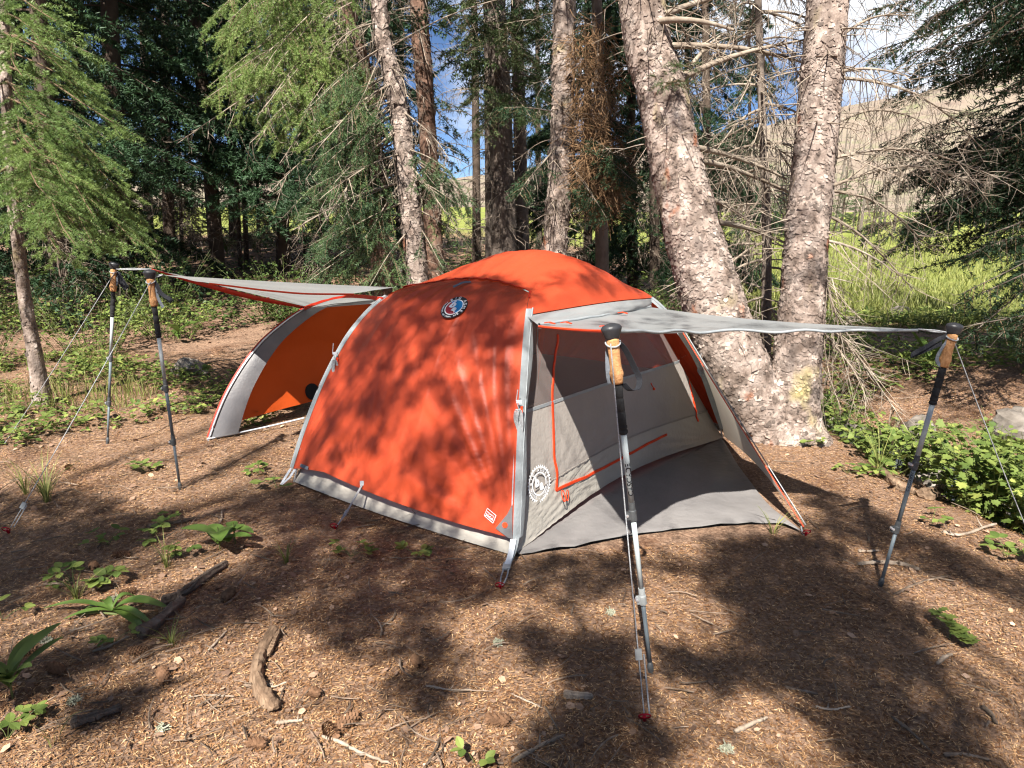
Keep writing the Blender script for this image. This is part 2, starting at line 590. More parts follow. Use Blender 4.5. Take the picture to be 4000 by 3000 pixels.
M['leaf'] = mk('leaf_green', [(0.075, 0.155, 0.030), (0.125, 0.215, 0.048)], 9, 0.6, trans=0.3, tvar=0.55, spec=0.25, tcol=(0.21, 0.235, 0.06))
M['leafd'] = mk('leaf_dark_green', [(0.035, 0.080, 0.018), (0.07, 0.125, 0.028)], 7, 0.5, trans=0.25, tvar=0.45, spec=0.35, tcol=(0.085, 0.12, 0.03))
M['lily'] = mk('broad_blade', [(0.075, 0.14, 0.025), (0.13, 0.20, 0.045)], 14, 0.4, 0.2, 60, trans=0.3, tvar=0.25, spec=0.45)
M['grass'] = mk('grass_blade', [(0.12, 0.17, 0.035), (0.19, 0.235, 0.055)], 4, 0.55, trans=0.3, tvar=0.35, tcol=(0.27, 0.27, 0.09))
M['stem'] = mk('green_stem', [(0.09, 0.12, 0.035), (0.13, 0.15, 0.05)], 12, 0.6)
M['stick'] = mk('dead_stick', [(0.085, 0.058, 0.040), (0.17, 0.125, 0.09), (0.27, 0.21, 0.16)], 22, 0.9, 0.8, 70, tvar=0.4)
M['stickp'] = mk('pale_stick', [(0.19, 0.145, 0.105), (0.29, 0.23, 0.175), (0.36, 0.30, 0.24)], 22, 0.9, 0.6, 70, tvar=0.3)
M['drift'] = mk('weathered_wood', [(0.065, 0.040, 0.024), (0.165, 0.108, 0.068), (0.26, 0.185, 0.122)], 26, 0.85, 0.9, 60, tvar=0.3, stretch=(1, 0.25, 1))
M['logd'] = mk('dark_log', [(0.045, 0.034, 0.027), (0.10, 0.075, 0.058), (0.16, 0.125, 0.10)], 24, 0.95, 1.0, 60, tvar=0.3)
M['cone'] = mk('cone_scales', [(0.11, 0.055, 0.028), (0.20, 0.11, 0.06)], 40, 0.8, 0.3, tvar=0.5)
M['rock'] = mk('grey_rock', [(0.10, 0.085, 0.07), (0.20, 0.175, 0.15), (0.29, 0.26, 0.225)], 5, 0.9, 1.0, 25, detail=10)
M['lichen'] = mk('lichen', [(0.30, 0.31, 0.22), (0.40, 0.40, 0.30)], 40, 0.95, 0.5, tvar=0.2)
M['litter'] = mk('fallen_needles', [(0.23, 0.083, 0.026), (0.34, 0.15, 0.055)], 5, 0.8, tvar=0.55, tcol=(0.54, 0.37, 0.20))
M['chips'] = mk('bark_chips', [(0.11, 0.058, 0.036), (0.25, 0.15, 0.098)], 9, 0.85, 0.4, 60, tvar=0.55, tcol=(0.40, 0.265, 0.18))
M['snag'] = mk('grey_snag', [(0.13, 0.105, 0.088), (0.20, 0.17, 0.145)], 1, 0.9, tvar=0.35)

# ------------------------------------------------------------------ ground, hill, creek
def ground_material():
    m = bpy.data.materials.new('forest_floor')
    m.use_nodes = True
    nt = m.node_tree
    for n in list(nt.nodes):
        nt.nodes.remove(n)
    K = nt.links.new
    N = nt.nodes.new
    out = N('ShaderNodeOutputMaterial')
    pb = N('ShaderNodeBsdfPrincipled')
    pb.inputs['Roughness'].default_value = 0.92
    pb.inputs['Specular IOR Level'].default_value = 0.2
    tc = N('ShaderNodeTexCoord')

    def noise(s, d=8):
        n = N('ShaderNodeTexNoise')
        n.inputs['Scale'].default_value = s
        n.inputs['Detail'].default_value = d
        n.inputs['Roughness'].default_value = 0.65
        K(tc.outputs['Object'], n.inputs['Vector'])
        return n

    def ramp(src, cols, lo, hi):
        r = N('ShaderNodeValToRGB')
        el = r.color_ramp.elements
        while len(el) < len(cols):
            el.new(0.5)
        for i, c in enumerate(cols):
            el[i].position = lo + (hi - lo) * i / (len(cols) - 1)
            el[i].color = (*c, 1)
        K(src, r.inputs['Fac'])
        return r.outputs['Color']

    def mix(f, a, b):
        x = N('ShaderNodeMix')
        x.data_type = 'RGBA'
        K(f, x.inputs['Factor'])
        K(a, x.inputs['A'])
        K(b, x.inputs['B'])
        return x.outputs['Result']

    fine = ramp(noise(55, 10).outputs['Fac'], [(0.055, 0.026, 0.014), (0.25, 0.140, 0.082), (0.46, 0.315, 0.21)], 0.36, 0.66)
    coarse = ramp(noise(2.3).outputs['Fac'], [(0.13, 0.066, 0.040), (0.27, 0.19, 0.14), (0.40, 0.265, 0.185)], 0.34, 0.68)
    half = N('ShaderNodeValue')
    half.outputs[0].default_value = 0.42
    lit = mix(half.outputs[0], fine, coarse)
    grass = ramp(noise(0.9, 10).outputs['Fac'], [(0.13, 0.165, 0.032), (0.22, 0.25, 0.055), (0.30, 0.30, 0.09)], 0.3, 0.7)
    at_ = N('ShaderNodeAttribute')
    at_.attribute_name = 'tint'
    c = mix(at_.outputs['Fac'], lit, grass)
    K(c, pb.inputs['Base Color'])
    bu = N('ShaderNodeBump')
    bu.inputs['Strength'].default_value = 0.9
    bu.inputs['Distance'].default_value = 0.02
    K(noise(40, 10).outputs['Fac'], bu.inputs['Height'])
    bu2 = N('ShaderNodeBump')
    bu2.inputs['Strength'].default_value = 0.8
    bu2.inputs['Distance'].default_value = 0.06
    K(noise(13, 6).outputs['Fac'], bu2.inputs['Height'])
    K(bu2.outputs['Normal'], bu.inputs['Normal'])
    K(bu.outputs['Normal'], pb.inputs['Normal'])
    K(pb.outputs['BSDF'], out.inputs['Surface'])
    return m


def spaced(lo, hi, c0, c1, fine, grow=1.12, cap=120.0):
    """coordinates: fine between c0 and c1, growing outwards"""
    mid = list(np.arange(c0, c1, fine))
    a, s = c1, fine
    right = []
    while a < hi:
        right.append(a)
        s = min(s * grow, cap)
        a += s
    right.append(hi)
    a, s = c0, fine
    left = []
    while True:
        s = min(s * grow, cap)
        a -= s
        if a <= lo:
            break
        left.append(a)
    left.append(lo)
    return np.array(left[::-1] + mid + right)


def meadow_mask(x, y):
    n = vnoise(x * 0.8, y * 0.8, 9) * 1.2
    right = sstep(8.6, 10.5, y + n) * sstep(2.6, 4.2, x - 0.05 * y + n)
    far = sstep(24, 30, y + 3 * n)
    return np.maximum(right, far)


gx = spaced(-1500, 1500, -4.5, 4.5, 0.055)
gy = spaced(-400, 2200, 0.7, 7.5, 0.055)
X, Y = np.meshgrid(gx, gy, indexing='ij')
Z = terrain(X, Y)
mb = MB()
mb.add(np.stack([X, Y, Z], -1), None, grid_q(len(gx), len(gy)), meadow_mask(X, Y).ravel())
ground = mb.build('ground', ground_material(), smooth=True)
tag(ground, 'brown forest floor of needle litter running out to a green meadow', kind='structure')

# hills: burnt slopes standing beyond the meadow
hill_mat = mk('burnt_slope', [(0.18, 0.135, 0.105), (0.235, 0.19, 0.145), (0.16, 0.165, 0.085)], 0.05, 0.95, 0.6, 0.3, detail=10)


def hill_h(x, y):
    r = 23 + 0.207 * np.clip(x, 0, 600) - 6 * sstep(0, -300, x) + 14 * vnoise(x * 0.012, y * 0.01, 21) + 5 * vnoise(x * 0.04, y * 0.04, 22)
    return r * sstep(150, 520, y)


hx = np.linspace(-900, 1200, 150)
hy = np.linspace(140, 900, 60)
X, Y = np.meshgrid(hx, hy, indexing='ij')
mb = MB()
mb.add(np.stack([X, Y, hill_h(X, Y) - 4.0 + terrain(X, Y) * 0 + 5.5 * sstep(140, 200, Y)], -1), None, grid_q(len(hx), len(hy)))
tag(mb.build('hill', hill_mat, smooth=True), 'pale burnt hillside rising beyond the meadow', kind='structure')
r = np.random.default_rng(5)
n = 3600
sx, sy = r.uniform(20, 620, n), r.uniform(190, 540, n)
sz = hill_h(sx, sy) + 1.0
hh = r.uniform(2.5, 10, n)
mb = MB()
p = np.stack([np.stack([sx, sy, sz], -1), np.stack([sx + r.normal(0, 0.9, n), sy, sz + hh], -1)], 1)
tubes(mb, p, np.stack([np.full(n, 0.20), np.full(n, 0.06)], 1) * r.uniform(0.5, 1.4, (n, 1)), 3, r.random(n))
tag(mb.build('burnt_forest', M['snag']), 'grey dead standing trunks covering the far hillside', kind='stuff')

# creek in the dip on the right
water = bpy.data.materials.new('creek_water')
water.use_nodes = True
wb = water.node_tree.nodes['Principled BSDF']
wb.inputs['Base Color'].default_value = (0.02, 0.022, 0.016, 1)
wb.inputs['Roughness'].default_value = 0.08
wnz = water.node_tree.nodes.new('ShaderNodeTexNoise')
wnz.inputs['Scale'].default_value = 9
wbu = water.node_tree.nodes.new('ShaderNodeBump')
wbu.inputs['Strength'].default_value = 0.35
water.node_tree.links.new(wnz.outputs['Fac'], wbu.inputs['Height'])
water.node_tree.links.new(wbu.outputs['Normal'], wb.inputs['Normal'])
ys = np.linspace(0.5, 7.0, 40)
cxs = 3.55 - 0.22 * (ys - 3.0)
mb = MB()
V = np.stack([np.stack([cxs - 0.42, ys, np.full(40, -0.40)], -1), np.stack([cxs + 0.42, ys, np.full(40, -0.40)], -1)], 1)
mb.add(V.reshape(-1, 3), None, [(2 * i, 2 * i + 1, 2 * i + 3, 2 * i + 2) for i in range(39)])
tag(mb.build('creek', water), 'dark narrow creek in the dip at right', kind='structure')

# ------------------------------------------------------------------ the tent
FA, FB, FC = gp(2005, 2185), gp(1150, 1895), gp(2822, 1722)
U3, V3 = FB - FA, FC - FA
WID, LEN = np.linalg.norm(U3), np.linalg.norm(V3)
FD = FA + U3 + V3


def T3(p, q, h):
    p, q, h = np.broadcast_arrays(np.asarray(p, float), q, h)
    return FA + p[..., None] * U3 + q[..., None] * V3 + h[..., None] * UP


PE = {'A': 0.245, 'B': 0.29, 'C': 0.30, 'D': 0.30}


def fly_edge(c, s):
    s = np.asarray(s, float)
    hs = 1.0 if c in 'AB' else 0.95
    h = 0.10 + hs * (1 - (1 - s) ** (2.2 if c in 'AB' else 2.0))
    p, q = PE[c] * s, 0.275 * s
    if c in 'BD':
        p = 1 - p
    if c in 'CD':
        q = 1 - q
    return T3(p, q, h)


def coons(c0, c1, d0, d1):
    """c0,c1: (nu,3) bottom and top; d0,d1: (nv,3) left and right"""
    nu, nv = len(c0), len(d0)
    u = np.linspace(0, 1, nu)[:, None, None]
    v = np.linspace(0, 1, nv)[None, :, None]
    Lc = (1 - v) * c0[:, None] + v * c1[:, None]
    Ld = (1 - u) * d0[None] + u * d1[None]
    Bq = (1 - u) * (1 - v) * c0[0] + u * (1 - v) * c0[-1] + (1 - u) * v * c1[0] + u * v * c1[-1]
    return Lc + Ld - Bq


def add_grid(mb, G, tint=0.5):
    nu, nv = G.shape[:2]
    mb.add(G.reshape(-1, 3), None, grid_q(nu, nv), tint)
    return mb


def gnormal(G):
    return nrm(np.cross(np.gradient(G, axis=0), np.gradient(G, axis=1)))


tent = thing('camping_tent', FA, 'orange and grey dome tent with both awnings propped up on hiking poles', 'tent')
NU, NV = 190, 90
uu, vv = np.linspace(0, 1, NU), np.linspace(0, 1, NV)


def end_panel(c0, c1):
    """orange fly end between corner curves c0 and c1 up to the roof seam"""
    e0, e1 = fly_edge(c0, vv), fly_edge(c1, vv)
    t = uu[:, None]
    bot = (1 - t) * e0[0] + t * e1[0]
    out = nrm(np.cross(e1[0] - e0[0], UP)) * (1 if c0 == 'B' else -1)
    ctr = T3(0.5, 0.5, 0)
    mid = (e0[0] + e1[0]) / 2
    outw = nrm((mid - ctr) * A3(1, 1, 0))
    # the hem: lifted between the corners, pulled out and down at the middle guy point
    lift = np.interp(t, [0, 0.08, 0.2, 0.38, 0.5, 0.8, 1.0], [0.025, 0.05, 0.072, 0.05, 0.035, 0.002, -0.01])
    bot = bot + UP * lift + outw * (0.05 * np.sin(np.pi * t))
    top = (1 - t) * e0[-1] + t * e1[-1] + UP * (0.045 * np.sin(np.pi * t)) - outw * (0.03 * np.sin(np.pi * t))
    G = coons(bot, top, e0, e1)
    U, V = np.meshgrid(uu, vv, indexing='ij')
    G = G + outw * (0.028 * np.sin(np.pi * U) * np.sin(np.pi * V) ** 0.9)[..., None]
    # tension wrinkles running up from the corners and the guy point
    nn = gnormal(G)
    w = np.zeros_like(U)
    for cu, cv, am, fr, ph in ((0.0, 0.0, 0.006, 34, 0.3), (1.0, 0.0, 0.008, 40, 1.1), (0.38, 0.0, 0.003, 26, 2.0), (0.0, 1.0, 0.004, 24, 0.7), (1.0, 1.0, 0.004, 24, 0.2)):
        dx, dy = U - cu, V - cv
        rr = np.hypot(dx * 1.3, dy)
        an = np.arctan2(dy, dx)
        w += am * np.sin(an * fr + ph + 3 * vnoise(U * 5, V * 5, 30)) * np.exp(-rr * 2.4) * np.clip(rr * 9, 0, 1)
    w += 0.0030 * np.sin(U * 60 + 2.5 * np.sin(V * 4) + 4 * vnoise(U * 4, V * 3, 33)) * (0.4 + 0.6 * (vnoise(U * 3, V * 2, 35) + 0.5))
    w += 0.007 * vnoise(U * 4, V * 4, 37)
    rc = np.random.default_rng(5)
    for _ in range(26):
        u0, sl, am = rc.random(), rc.normal(0, 0.10), rc.uniform(0.0012, 0.0034)
        vc, vl = rc.uniform(0.15, 0.9), rc.uniform(0.15, 0.45)
        w += am * np.exp(-((U - u0 - sl * (V - 0.5) - 0.01 * np.sin(V * 9 + u0 * 20)) / 0.0075) ** 2) * np.exp(-((V - vc) / vl) ** 2)
    for _ in range(18):
        a0, am = rc.uniform(0.15, 1.45), rc.uniform(0.002, 0.005)
        an = np.arctan2(V + 0.02, 1.02 - U)
        rr = np.hypot(1 - U, V)
        w += am * np.exp(-((an - a0) / 0.018) ** 2) * np.exp(-((rr - 0.25) / 0.25) ** 2)
    return G + nn * (w * np.sin(np.pi * U) ** 0.35 * np.clip(V * 20, 0, 1) ** 0.5)[..., None]


G_end = end_panel('B', 'A')
o_end = add_grid(MB(), G_end).build('end_panel', M['orange'], tent, smooth=True)
G_far = end_panel('C', 'D')
add_grid(MB(), G_far).build('end_panel', M['orange'], tent, smooth=True)


# roof: from the seam over the ridge to the far seam
def door_edge(side, t):
    """lower edge of the roof above a door; t runs from the near end to the far end"""
    c0, c1 = ('A', 'C') if side == 0 else ('B', 'D')
    a, b = fly_edge(c0, 0.68), fly_edge(c1, 0.72)
    t = np.asarray(t)[:, None]
    outw = nrm((FA - FB) if side == 0 else (FB - FA))
    return (1 - t) * a + t * b + outw * (0.05 * np.sin(np.pi * t)) + UP * (0.022 * np.sin(np.pi * t))


def roof_grid():
    nu, nv = 90, 70
    t = np.linspace(0, 1, nv)
    # near rim: up curve A from s=.68 to 1, across the seam, down curve B
    def rim(c0, c1, s0, row):
        s = np.linspace(s0, 1, 26)
        L0, L1 = fly_edge(c0, s), fly_edge(c1, s)[::-1]
        return smooth_path(np.concatenate([L0, row[1:-1], L1]), nu)
    near = rim('A', 'B', 0.68, G_end[::-1][:, -1][::6])
    far = rim('C', 'D', 0.72, G_far[:, -1][::6])
    G = coons(near, far, door_edge(0, t), door_edge(1, t))
    U, V = np.meshgrid(np.linspace(0, 1, nu), t, indexing='ij')
    G[..., 2] += 0.135 * np.sin(np.pi * U) ** 1.15 * np.sin(np.pi * V ** 1.12) ** 1.25
    nn = gnormal(G)
    G = G + nn * (0.006 * vnoise(U * 7, V * 7, 41) + 0.002 * np.sin(U * 50 + 5 * vnoise(U * 4, V * 4, 43)))[..., None] * (np.sin(np.pi * U) * np.sin(np.pi * V))[..., None] ** 0.3
    return G


G_roof = roof_grid()
nr = gnormal(G_roof)
nr = nr * np.sign(nr[..., 2:3] + 1e-9)
G_roof = G_roof + nr * 0.006
o_roof = add_grid(MB(), G_roof).build('roof', M['orange'], tent, smooth=True)
# seams: the overlap edge of the roof and the ridge of the cross pole
mb = MB()
rim = G_roof[14:-14, 0] + nr[14:-14, 0] * 0.004
ribbon(mb, rim, nr[14:-14, 0] * 0.3 + nrm(np.gradient(G_roof, axis=1))[14:-14, 0] * -1.0, 0.014, 0.004)
mb.build('roof_seam', M['redcloth'], o_roof)
mb = MB()
jm = 35
tubes(mb, (G_roof[:, jm] - nr[:, jm] * 0.008)[None], 0.0055, 8)
mb.build('cross_pole', M['alu'], tent, smooth=True)

# corner poles and the grey strips that cover them
in_dir = {'A': nrm(V3), 'B': nrm(V3), 'C': nrm(-V3), 'D': nrm(-V3)}
side_out = {'A': nrm(FA - FB), 'C': nrm(FA - FB), 'B': nrm(FB - FA), 'D': nrm(FB - FA)}
for c in 'ABCD':
    s = np.linspace(0, 0.74, 50)
    E0 = fly_edge(c, s)
    foot = {'A': FA, 'B': FB, 'C': FC, 'D': FD}[c]
    mb = MB()
    pp = np.concatenate([(foot + UP * 0.02)[None], E0[3:] - side_out[c] * 0.012 - UP * 0.012])
    tubes(mb, smooth_path(pp, 60)[None], 0.0055, 8)
    mb.build('tent_pole', M['alu'], tent, smooth=True)
    wdt = 0.062 if c in 'AC' else 0.05
    if c == 'B':
        in_dir[c] = nrm(nrm(V3) * 0.35 + side_out[c] * 0.9)
    mb = MB()
    P0 = E0 + side_out[c] * 0.006 - in_dir[c] * 0.012
    P1 = E0 + side_out[c] * 0.004 + in_dir[c] * (wdt * (1 + 0.15 * np.sin(s * 17)))[:, None] + UP * -0.004
    Pm = (P0 + P1) / 2 + side_out[c] * 0.012
    Gs = np.stack([P0, Pm * 0.7 + P0 * 0.3 + side_out[c] * 0.003, Pm * 0.7 + P1 * 0.3, P1], 1)
    add_grid(mb, Gs).build('corner_strip', M['trim'], tent, smooth=True)
    mb = MB()
    tubes(mb, (E0 + side_out[c] * 0.013 + in_dir[c] * wdt * 0.45)[None], 0.0035, 6)
    mb.build('strip_seam', M['trim'], tent, smooth=True)

# grey header above each door, between roof edge and awning
T1R, T2R = at(2106, 1272, 3.06), at(2541, 1200, 4.16)
P_TOP = {'near_left': at(585, 1072, 3.46), 'far_left': at(447, 1038, 4.30), 'near': at(2387, 1296, 1.98), 'right': at(3728, 1286, 2.52)}
P_BASE = {'near_left': gp(705, 1917), 'far_left': gp(420, 1738), 'near': gp(2545, 2632), 'right': gp(3437, 2290)}


def curve2(a, b, n, sag, d):
    t = np.linspace(0, 1, n)[:, None]
    return (1 - t) * a + t * b + d * (sag * np.sin(np.pi * t))


def fabric_patch(c0, c1, nv, bulge=0.0, bdir=UP, wr=0.003, fr=30, seed=50):
    """ruled sheet from curve c0 to curve c1 with a bulge and fine folds"""
    v = np.linspace(0, 1, nv)[None, :, None]
    G = (1 - v) * c0[:, None] + v * c1[:, None]
    nu = len(c0)
    U, V = np.meshgrid(np.linspace(0, 1, nu), np.linspace(0, 1, nv), indexing='ij')
    G = G + bdir * (bulge * np.sin(np.pi * U) * np.sin(np.pi * V))[..., None]
    nn = gnormal(G)
    w = wr * np.sin(U * fr + 3 * V + 5 * vnoise(U * 4, V * 4, seed)) + 3 * wr * vnoise(U * 5, V * 5, seed + 1)
    return G + nn * (w * np.clip(np.sin(np.pi * U) * np.sin(np.pi * V) * 3, 0, 1))[..., None]


de = door_edge(0, np.linspace(0, 1, 40)) - UP * 0.002 + side_out['A'] * 0.004
low = curve2(T1R, T2R, 40, 0.05, side_out['A'])
G = fabric_patch(de, low, 12, 0.02, side_out['A'])
add_grid(MB(), G).build('door_header', M['greyfly'], tent, smooth=True)


def awning(Ta, Tb, Pa, Pb, sag, mat, cat=0.06, nm='awning'):
    """door panel stretched out from Ta-Tb to the two pole tips"""
    n = 46
    inner = curve2(Ta, Tb, n, 0.05, nrm((Ta - Tb) * 0 + (Ta + Tb - Pa - Pb) / 2 * -1))
    mid_out = (Pa + Pb) / 2 - (Ta + Tb) / 2
    outer = curve2(Pa, Pb, n, 0.30, nrm(-mid_out)) - UP * (0.02 * np.sin(np.pi * np.linspace(0, 1, n)))[:, None]
    ea = curve2(Ta, Pa, 40, cat, nrm(Tb - Ta)) - UP * (0.2 * cat * np.sin(np.pi * np.linspace(0, 1, 40)))[:, None]
    eb = curve2(Tb, Pb, 40, cat, nrm(Ta - Tb)) - UP * (0.2 * cat * np.sin(np.pi * np.linspace(0, 1, 40)))[:, None]
    G = coons(inner, outer, ea, eb)
    U, V = np.meshgrid(np.linspace(0, 1, n), np.linspace(0, 1, 40), indexing='ij')
    nn = gnormal(G)
    w = sag * np.sin(np.pi * U) * np.sin(np.pi * V) + 0.005 * np.sin(U * 34 + 4 * vnoise(U * 3, V * 3, 61)) * (0.25 + V) * np.sin(np.pi * U) + 0.015 * vnoise(U * 3, V * 3, 62) * np.sin(np.pi * U) * np.sin(np.pi * V)
    G[..., 2] -= w
    o = add_grid(MB(), G).build(nm, mat, tent, smooth=True)
    return o, G


aw_r, G_aw = awning(T1R, T2R, P_TOP['near'] + A3(0.03, 0.06, -0.005), P_TOP['right'] + A3(-0.10, 0.06, -0.01), 0.02, M['greyfly'])
for edge in (G_aw[0], G_aw[:, -1]):
    mb = MB()
    tubes(mb, (edge - UP * 0.004)[None], 0.006 if edge is not G_aw[0] else 0.009, 6)
    mb.build('awning_edge', M['zip'] if len(edge) == 40 else M['trim'], aw_r, smooth=True)
# rolled double edge at the tent end of the awning
mb = MB()
tubes(mb, (G_aw[:, 0] + UP * 0.004)[None], 0.008, 8)
mb.build('awning_seam', M['trim'], aw_r, smooth=True)
for (u_, v_) in ((4, 4), (26, 1), (8, 16), (1, 1)):
    P = G_aw[u_, v_]
    mb = MB()
    ribbon(mb, np.array([P + UP * 0.012, P + A3(0.02, -0.02, 0.018), P + A3(0.045, -0.03, 0.012)]), A3(0.4, 0.6, 0), 0.012, 0.004)
    mb.build('toggle_tab', M['zip'], aw_r)

# inner tent: floor, end walls, door wall with mesh
ins = 0.03
mb = MB()
mb.add([T3(0.02, 0.01, 0.02), T3(0.98, 0.01, 0.02), T3(0.98, 0.99, 0.02), T3(0.02, 0.99, 0.02)], None, [(0, 1, 2, 3)])
mb.build('tent_floor', M['sheet'], tent)


def inner_wall(bot, top, nu, nv, bul, bdir, seed, v0, v1, mat, name, wr=0.0018, fr=30):
    v = np.linspace(v0, v1, nv)[None, :, None]
    G = (1 - v) * bot[:, None] + v * top[:, None]
    U, V = np.meshgrid(np.linspace(0, 1, nu), np.linspace(v0, v1, nv), indexing='ij')
    G = G + bdir * (bul * np.sin(np.pi * V) * np.sin(np.pi * U) ** 0.6)[..., None]
    nn = gnormal(G)
    w = np.zeros_like(U)
    for cu, cv in ((0, 0), (1, 0), (0.18, 0.12)):
        an = np.arctan2(V - cv, U - cu + 1e-6)
        rr = np.hypot(U - cu, V - cv)
        w += wr * 2.2 * np.sin(an * fr + 4 * vnoise(U * 5, V * 5, seed)) * np.exp(-rr * 4.5) * np.clip(rr * 12, 0, 1)
    w += wr * 0.6 * np.sin(U * 60 + V * 40 + 6 * vnoise(U * 6, V * 6, seed)) * np.exp(-V * 2.5) + 4 * wr * vnoise(U * 4, V * 4, seed + 1)
    G = G + nn * (w * np.clip(U * (1 - U) * 16, 0, 1))[..., None]
    o = add_grid(MB(), G).build(name, mat, tent, smooth=True)
    return o, G


t = np.linspace(0, 1, 80)[:, None]
outA = side_out['A']
bot_d = (1 - t) * FA + t * FC - outA * (0.085 * np.sin(np.pi * t) ** 1.2) + UP * (0.02 + 0.045 * np.sin(np.pi * t))
top_d = curve2(fly_edge('A', 0.66), fly_edge('C', 0.70), 80, 0.06, outA) - outA * 0.05 - UP * 0.04
SPL = 0.60
o1, G_bt = inner_wall(bot_d, top_d, 80, 22, 0.03, outA, 71, 0.0, 0.22, M['bathtub'], 'door_wall_base')
o2, G_dw = inner_wall(bot_d, top_d, 80, 34, 0.03, outA, 71, 0.22, SPL, M['inner'], 'door_wall')
o3, G_dm = inner_wall(bot_d, top_d, 80, 30, 0.03, outA, 71, SPL, 1.0, M['bugmesh'], 'mesh_panel', 0.002)
mb = MB()
ribbon(mb, G_dw[:, -1] + outA * 0.004, UP, 0.016, 0.003)
mb.build('mesh_binding', M['trim'], o3)
mb = MB()
ribbon(mb, G_bt[:, -1] + outA * 0.003, UP, 0.007, 0.003)
mb.build('base_seam', M['inner'], o1)

# the other long side, mostly hidden, and the two end walls
bot_l = (1 - t) * FB + t * FD + UP * 0.03
top_l = curve2(fly_edge('B', 0.66), fly_edge('D', 0.70), 80, 0.06, -outA) + outA * 0.05 - UP * 0.04
inner_wall(bot_l, top_l, 80, 30, 0.02, -outA, 75, 0.0, 0.5, M['inner'], 'door_wall')
inner_wall(bot_l, top_l, 80, 30, 0.02, -outA, 75, 0.5, 1.0, M['bugmesh'], 'mesh_panel', 0.002)
outE = nrm((FA + FB - FC - FD) * A3(1, 1, 0))
bot_e = (1 - t) * FB + t * FA + UP * 0.02 + outE * (0.03 * np.sin(np.pi * t))
top_e = (1 - t) * T3(0.70, 0.22, 0.98) + t * T3(0.30, 0.22, 0.98)
oe, G_ew = inner_wall(bot_e, top_e, 80, 40, 0.01, outE, 77, 0.0, 0.46, M['bathtub'], 'end_wall')
bot_f = (1 - t) * FC + t * FD + UP * 0.02
top_f = (1 - t) * T3(0.30, 0.78, 0.88) + t * T3(0.70, 0.78, 0.88)
inner_wall(bot_f, top_f, 80, 30, 0.01, -outE, 79, 0.0, 0.55, M['inner'], 'end_wall')
inner_wall(bot_f, top_f, 80, 20, 0.01, -outE, 79, 0.55, 1.0, M['bugmesh'], 'mesh_panel', 0.002)


def on_grid(Gd, px, py):
    """nearest surface point of a built panel to a photo pixel, its outward normal and local up"""
    d = np.hypot(*(proj(Gd) - A3(px, py)).transpose(2, 0, 1))
    i, j = np.unravel_index(np.argmin(d), d.shape)
    n = gnormal(Gd)[i, j]
    P = Gd[i, j]
    if np.dot(n, A3(0, 0, CAMH) - P) < 0:
        n = -n
    up = nrm(UP - n * np.dot(UP, n))
    rt = np.cross(up, n)
    return P, n, rt, up


def trace(Gd, pts, off=0.004, n=40):
    out = []
    for (px, py) in smooth_path(np.array([(a, b, 0) for a, b in pts], float), n)[:, :2]:
        P, nn, _, _ = on_grid(Gd, px, py)
        out.append(P + nn * off)
    out = np.array(out)
    for _ in range(3):
        out[1:-1] = (out[:-2] + 2 * out[1:-1] + out[2:]) / 4
    return out


G_all = np.concatenate([G_bt, G_dw[:, 1:], G_dm[:, 1:]], 1)
for pts in ([(2180, 1302), (2160, 1456), (2160, 1710), (2176, 1912)], [(2176, 1912), (2322, 1846), (2460, 1770), (2600, 1697)], [(2689, 1480), (2706, 1560), (2724, 1646)]):
    P = trace(G_all, pts)
    mb = MB()
    ribbon(mb, P, np.cross(nrm(np.gradient(P, axis=0)), outA), 0.014, 0.005)
    mb.build('door_zip', M['zip'], o2)
for k, dx in enumerate((0, 26)):
    P, n, rt, up = on_grid(G_all, 2182 + dx * 0.6, 1916)
    th = np.linspace(0, 2 * np.pi, 24)
    path = P + n * 0.02 + rt * (0.012 * np.sin(th))[:, None] - up * (0.028 * (1 - np.cos(th)))[:, None] + rt * 0.02 * k
    mb = MB()
    tubes(mb, path[None], 0.0028, 6)
    mb.build('zip_pull', M['zip'], o2, smooth=True)
P, n, rt, up = on_grid(G_all, 2536, 1498)
mb = MB()
tubes(mb, np.array([P + n * 0.006, P + n * 0.012 - up * 0.02, P + n * 0.014 - up * 0.035 + rt * 0.01])[None], 0.003, 6)
lathe(mb, P + n * 0.014 - up * 0.032 + rt * 0.008, P + n * 0.014 - up * 0.046 + rt * 0.012, [(0, 0.004), (0.3, 0.008), (0.8, 0.008), (1, 0.004)], 10)
mb.build('door_toggle', M['zip'], o3)

# vestibule wing on the right: from the far corner pole down to its stake
SR = gp(3128, 2072) + UP * 0.02
E1 = fly_edge('C', 0.55)
n = 50
t_ = np.linspace(0, 1, n)[:, None]
free = (1 - t_) * E1 + t_ * SR + nrm(np.cross(SR - E1, UP)) * 0.0 - UP * (0.035 * np.sin(np.pi * t_))
s_ = np.linspace(0.55, 0.0, n)
attach = fly_edge('C', s_) + side_out['C'] * 0.01
hem = curve2(attach[-1], SR, n, 0.06, nrm(FA + FC - 2 * SR) * A3(1, 1, 0)) + UP * (0.05 * np.sin(np.pi * t_))
tt2 = np.linspace(0, 1, 40)
Gw = np.array([[(1 - a) * (fly_edge('C', 0.55 * (1 - b)) - UP * 0.07 * b ** 3) + a * ((1 - b) * E1 + b * SR - UP * 0.006 * math.sin(math.pi * b)) + (side_out['C'] * 0.012) + UP * (0.05 * b * math.sin(math.pi * a)) for a in np.linspace(0, 1, 24)] for b in tt2])
o_w = add_grid(MB(), Gw).build('vestibule_wing', M['wing'], tent, smooth=True)
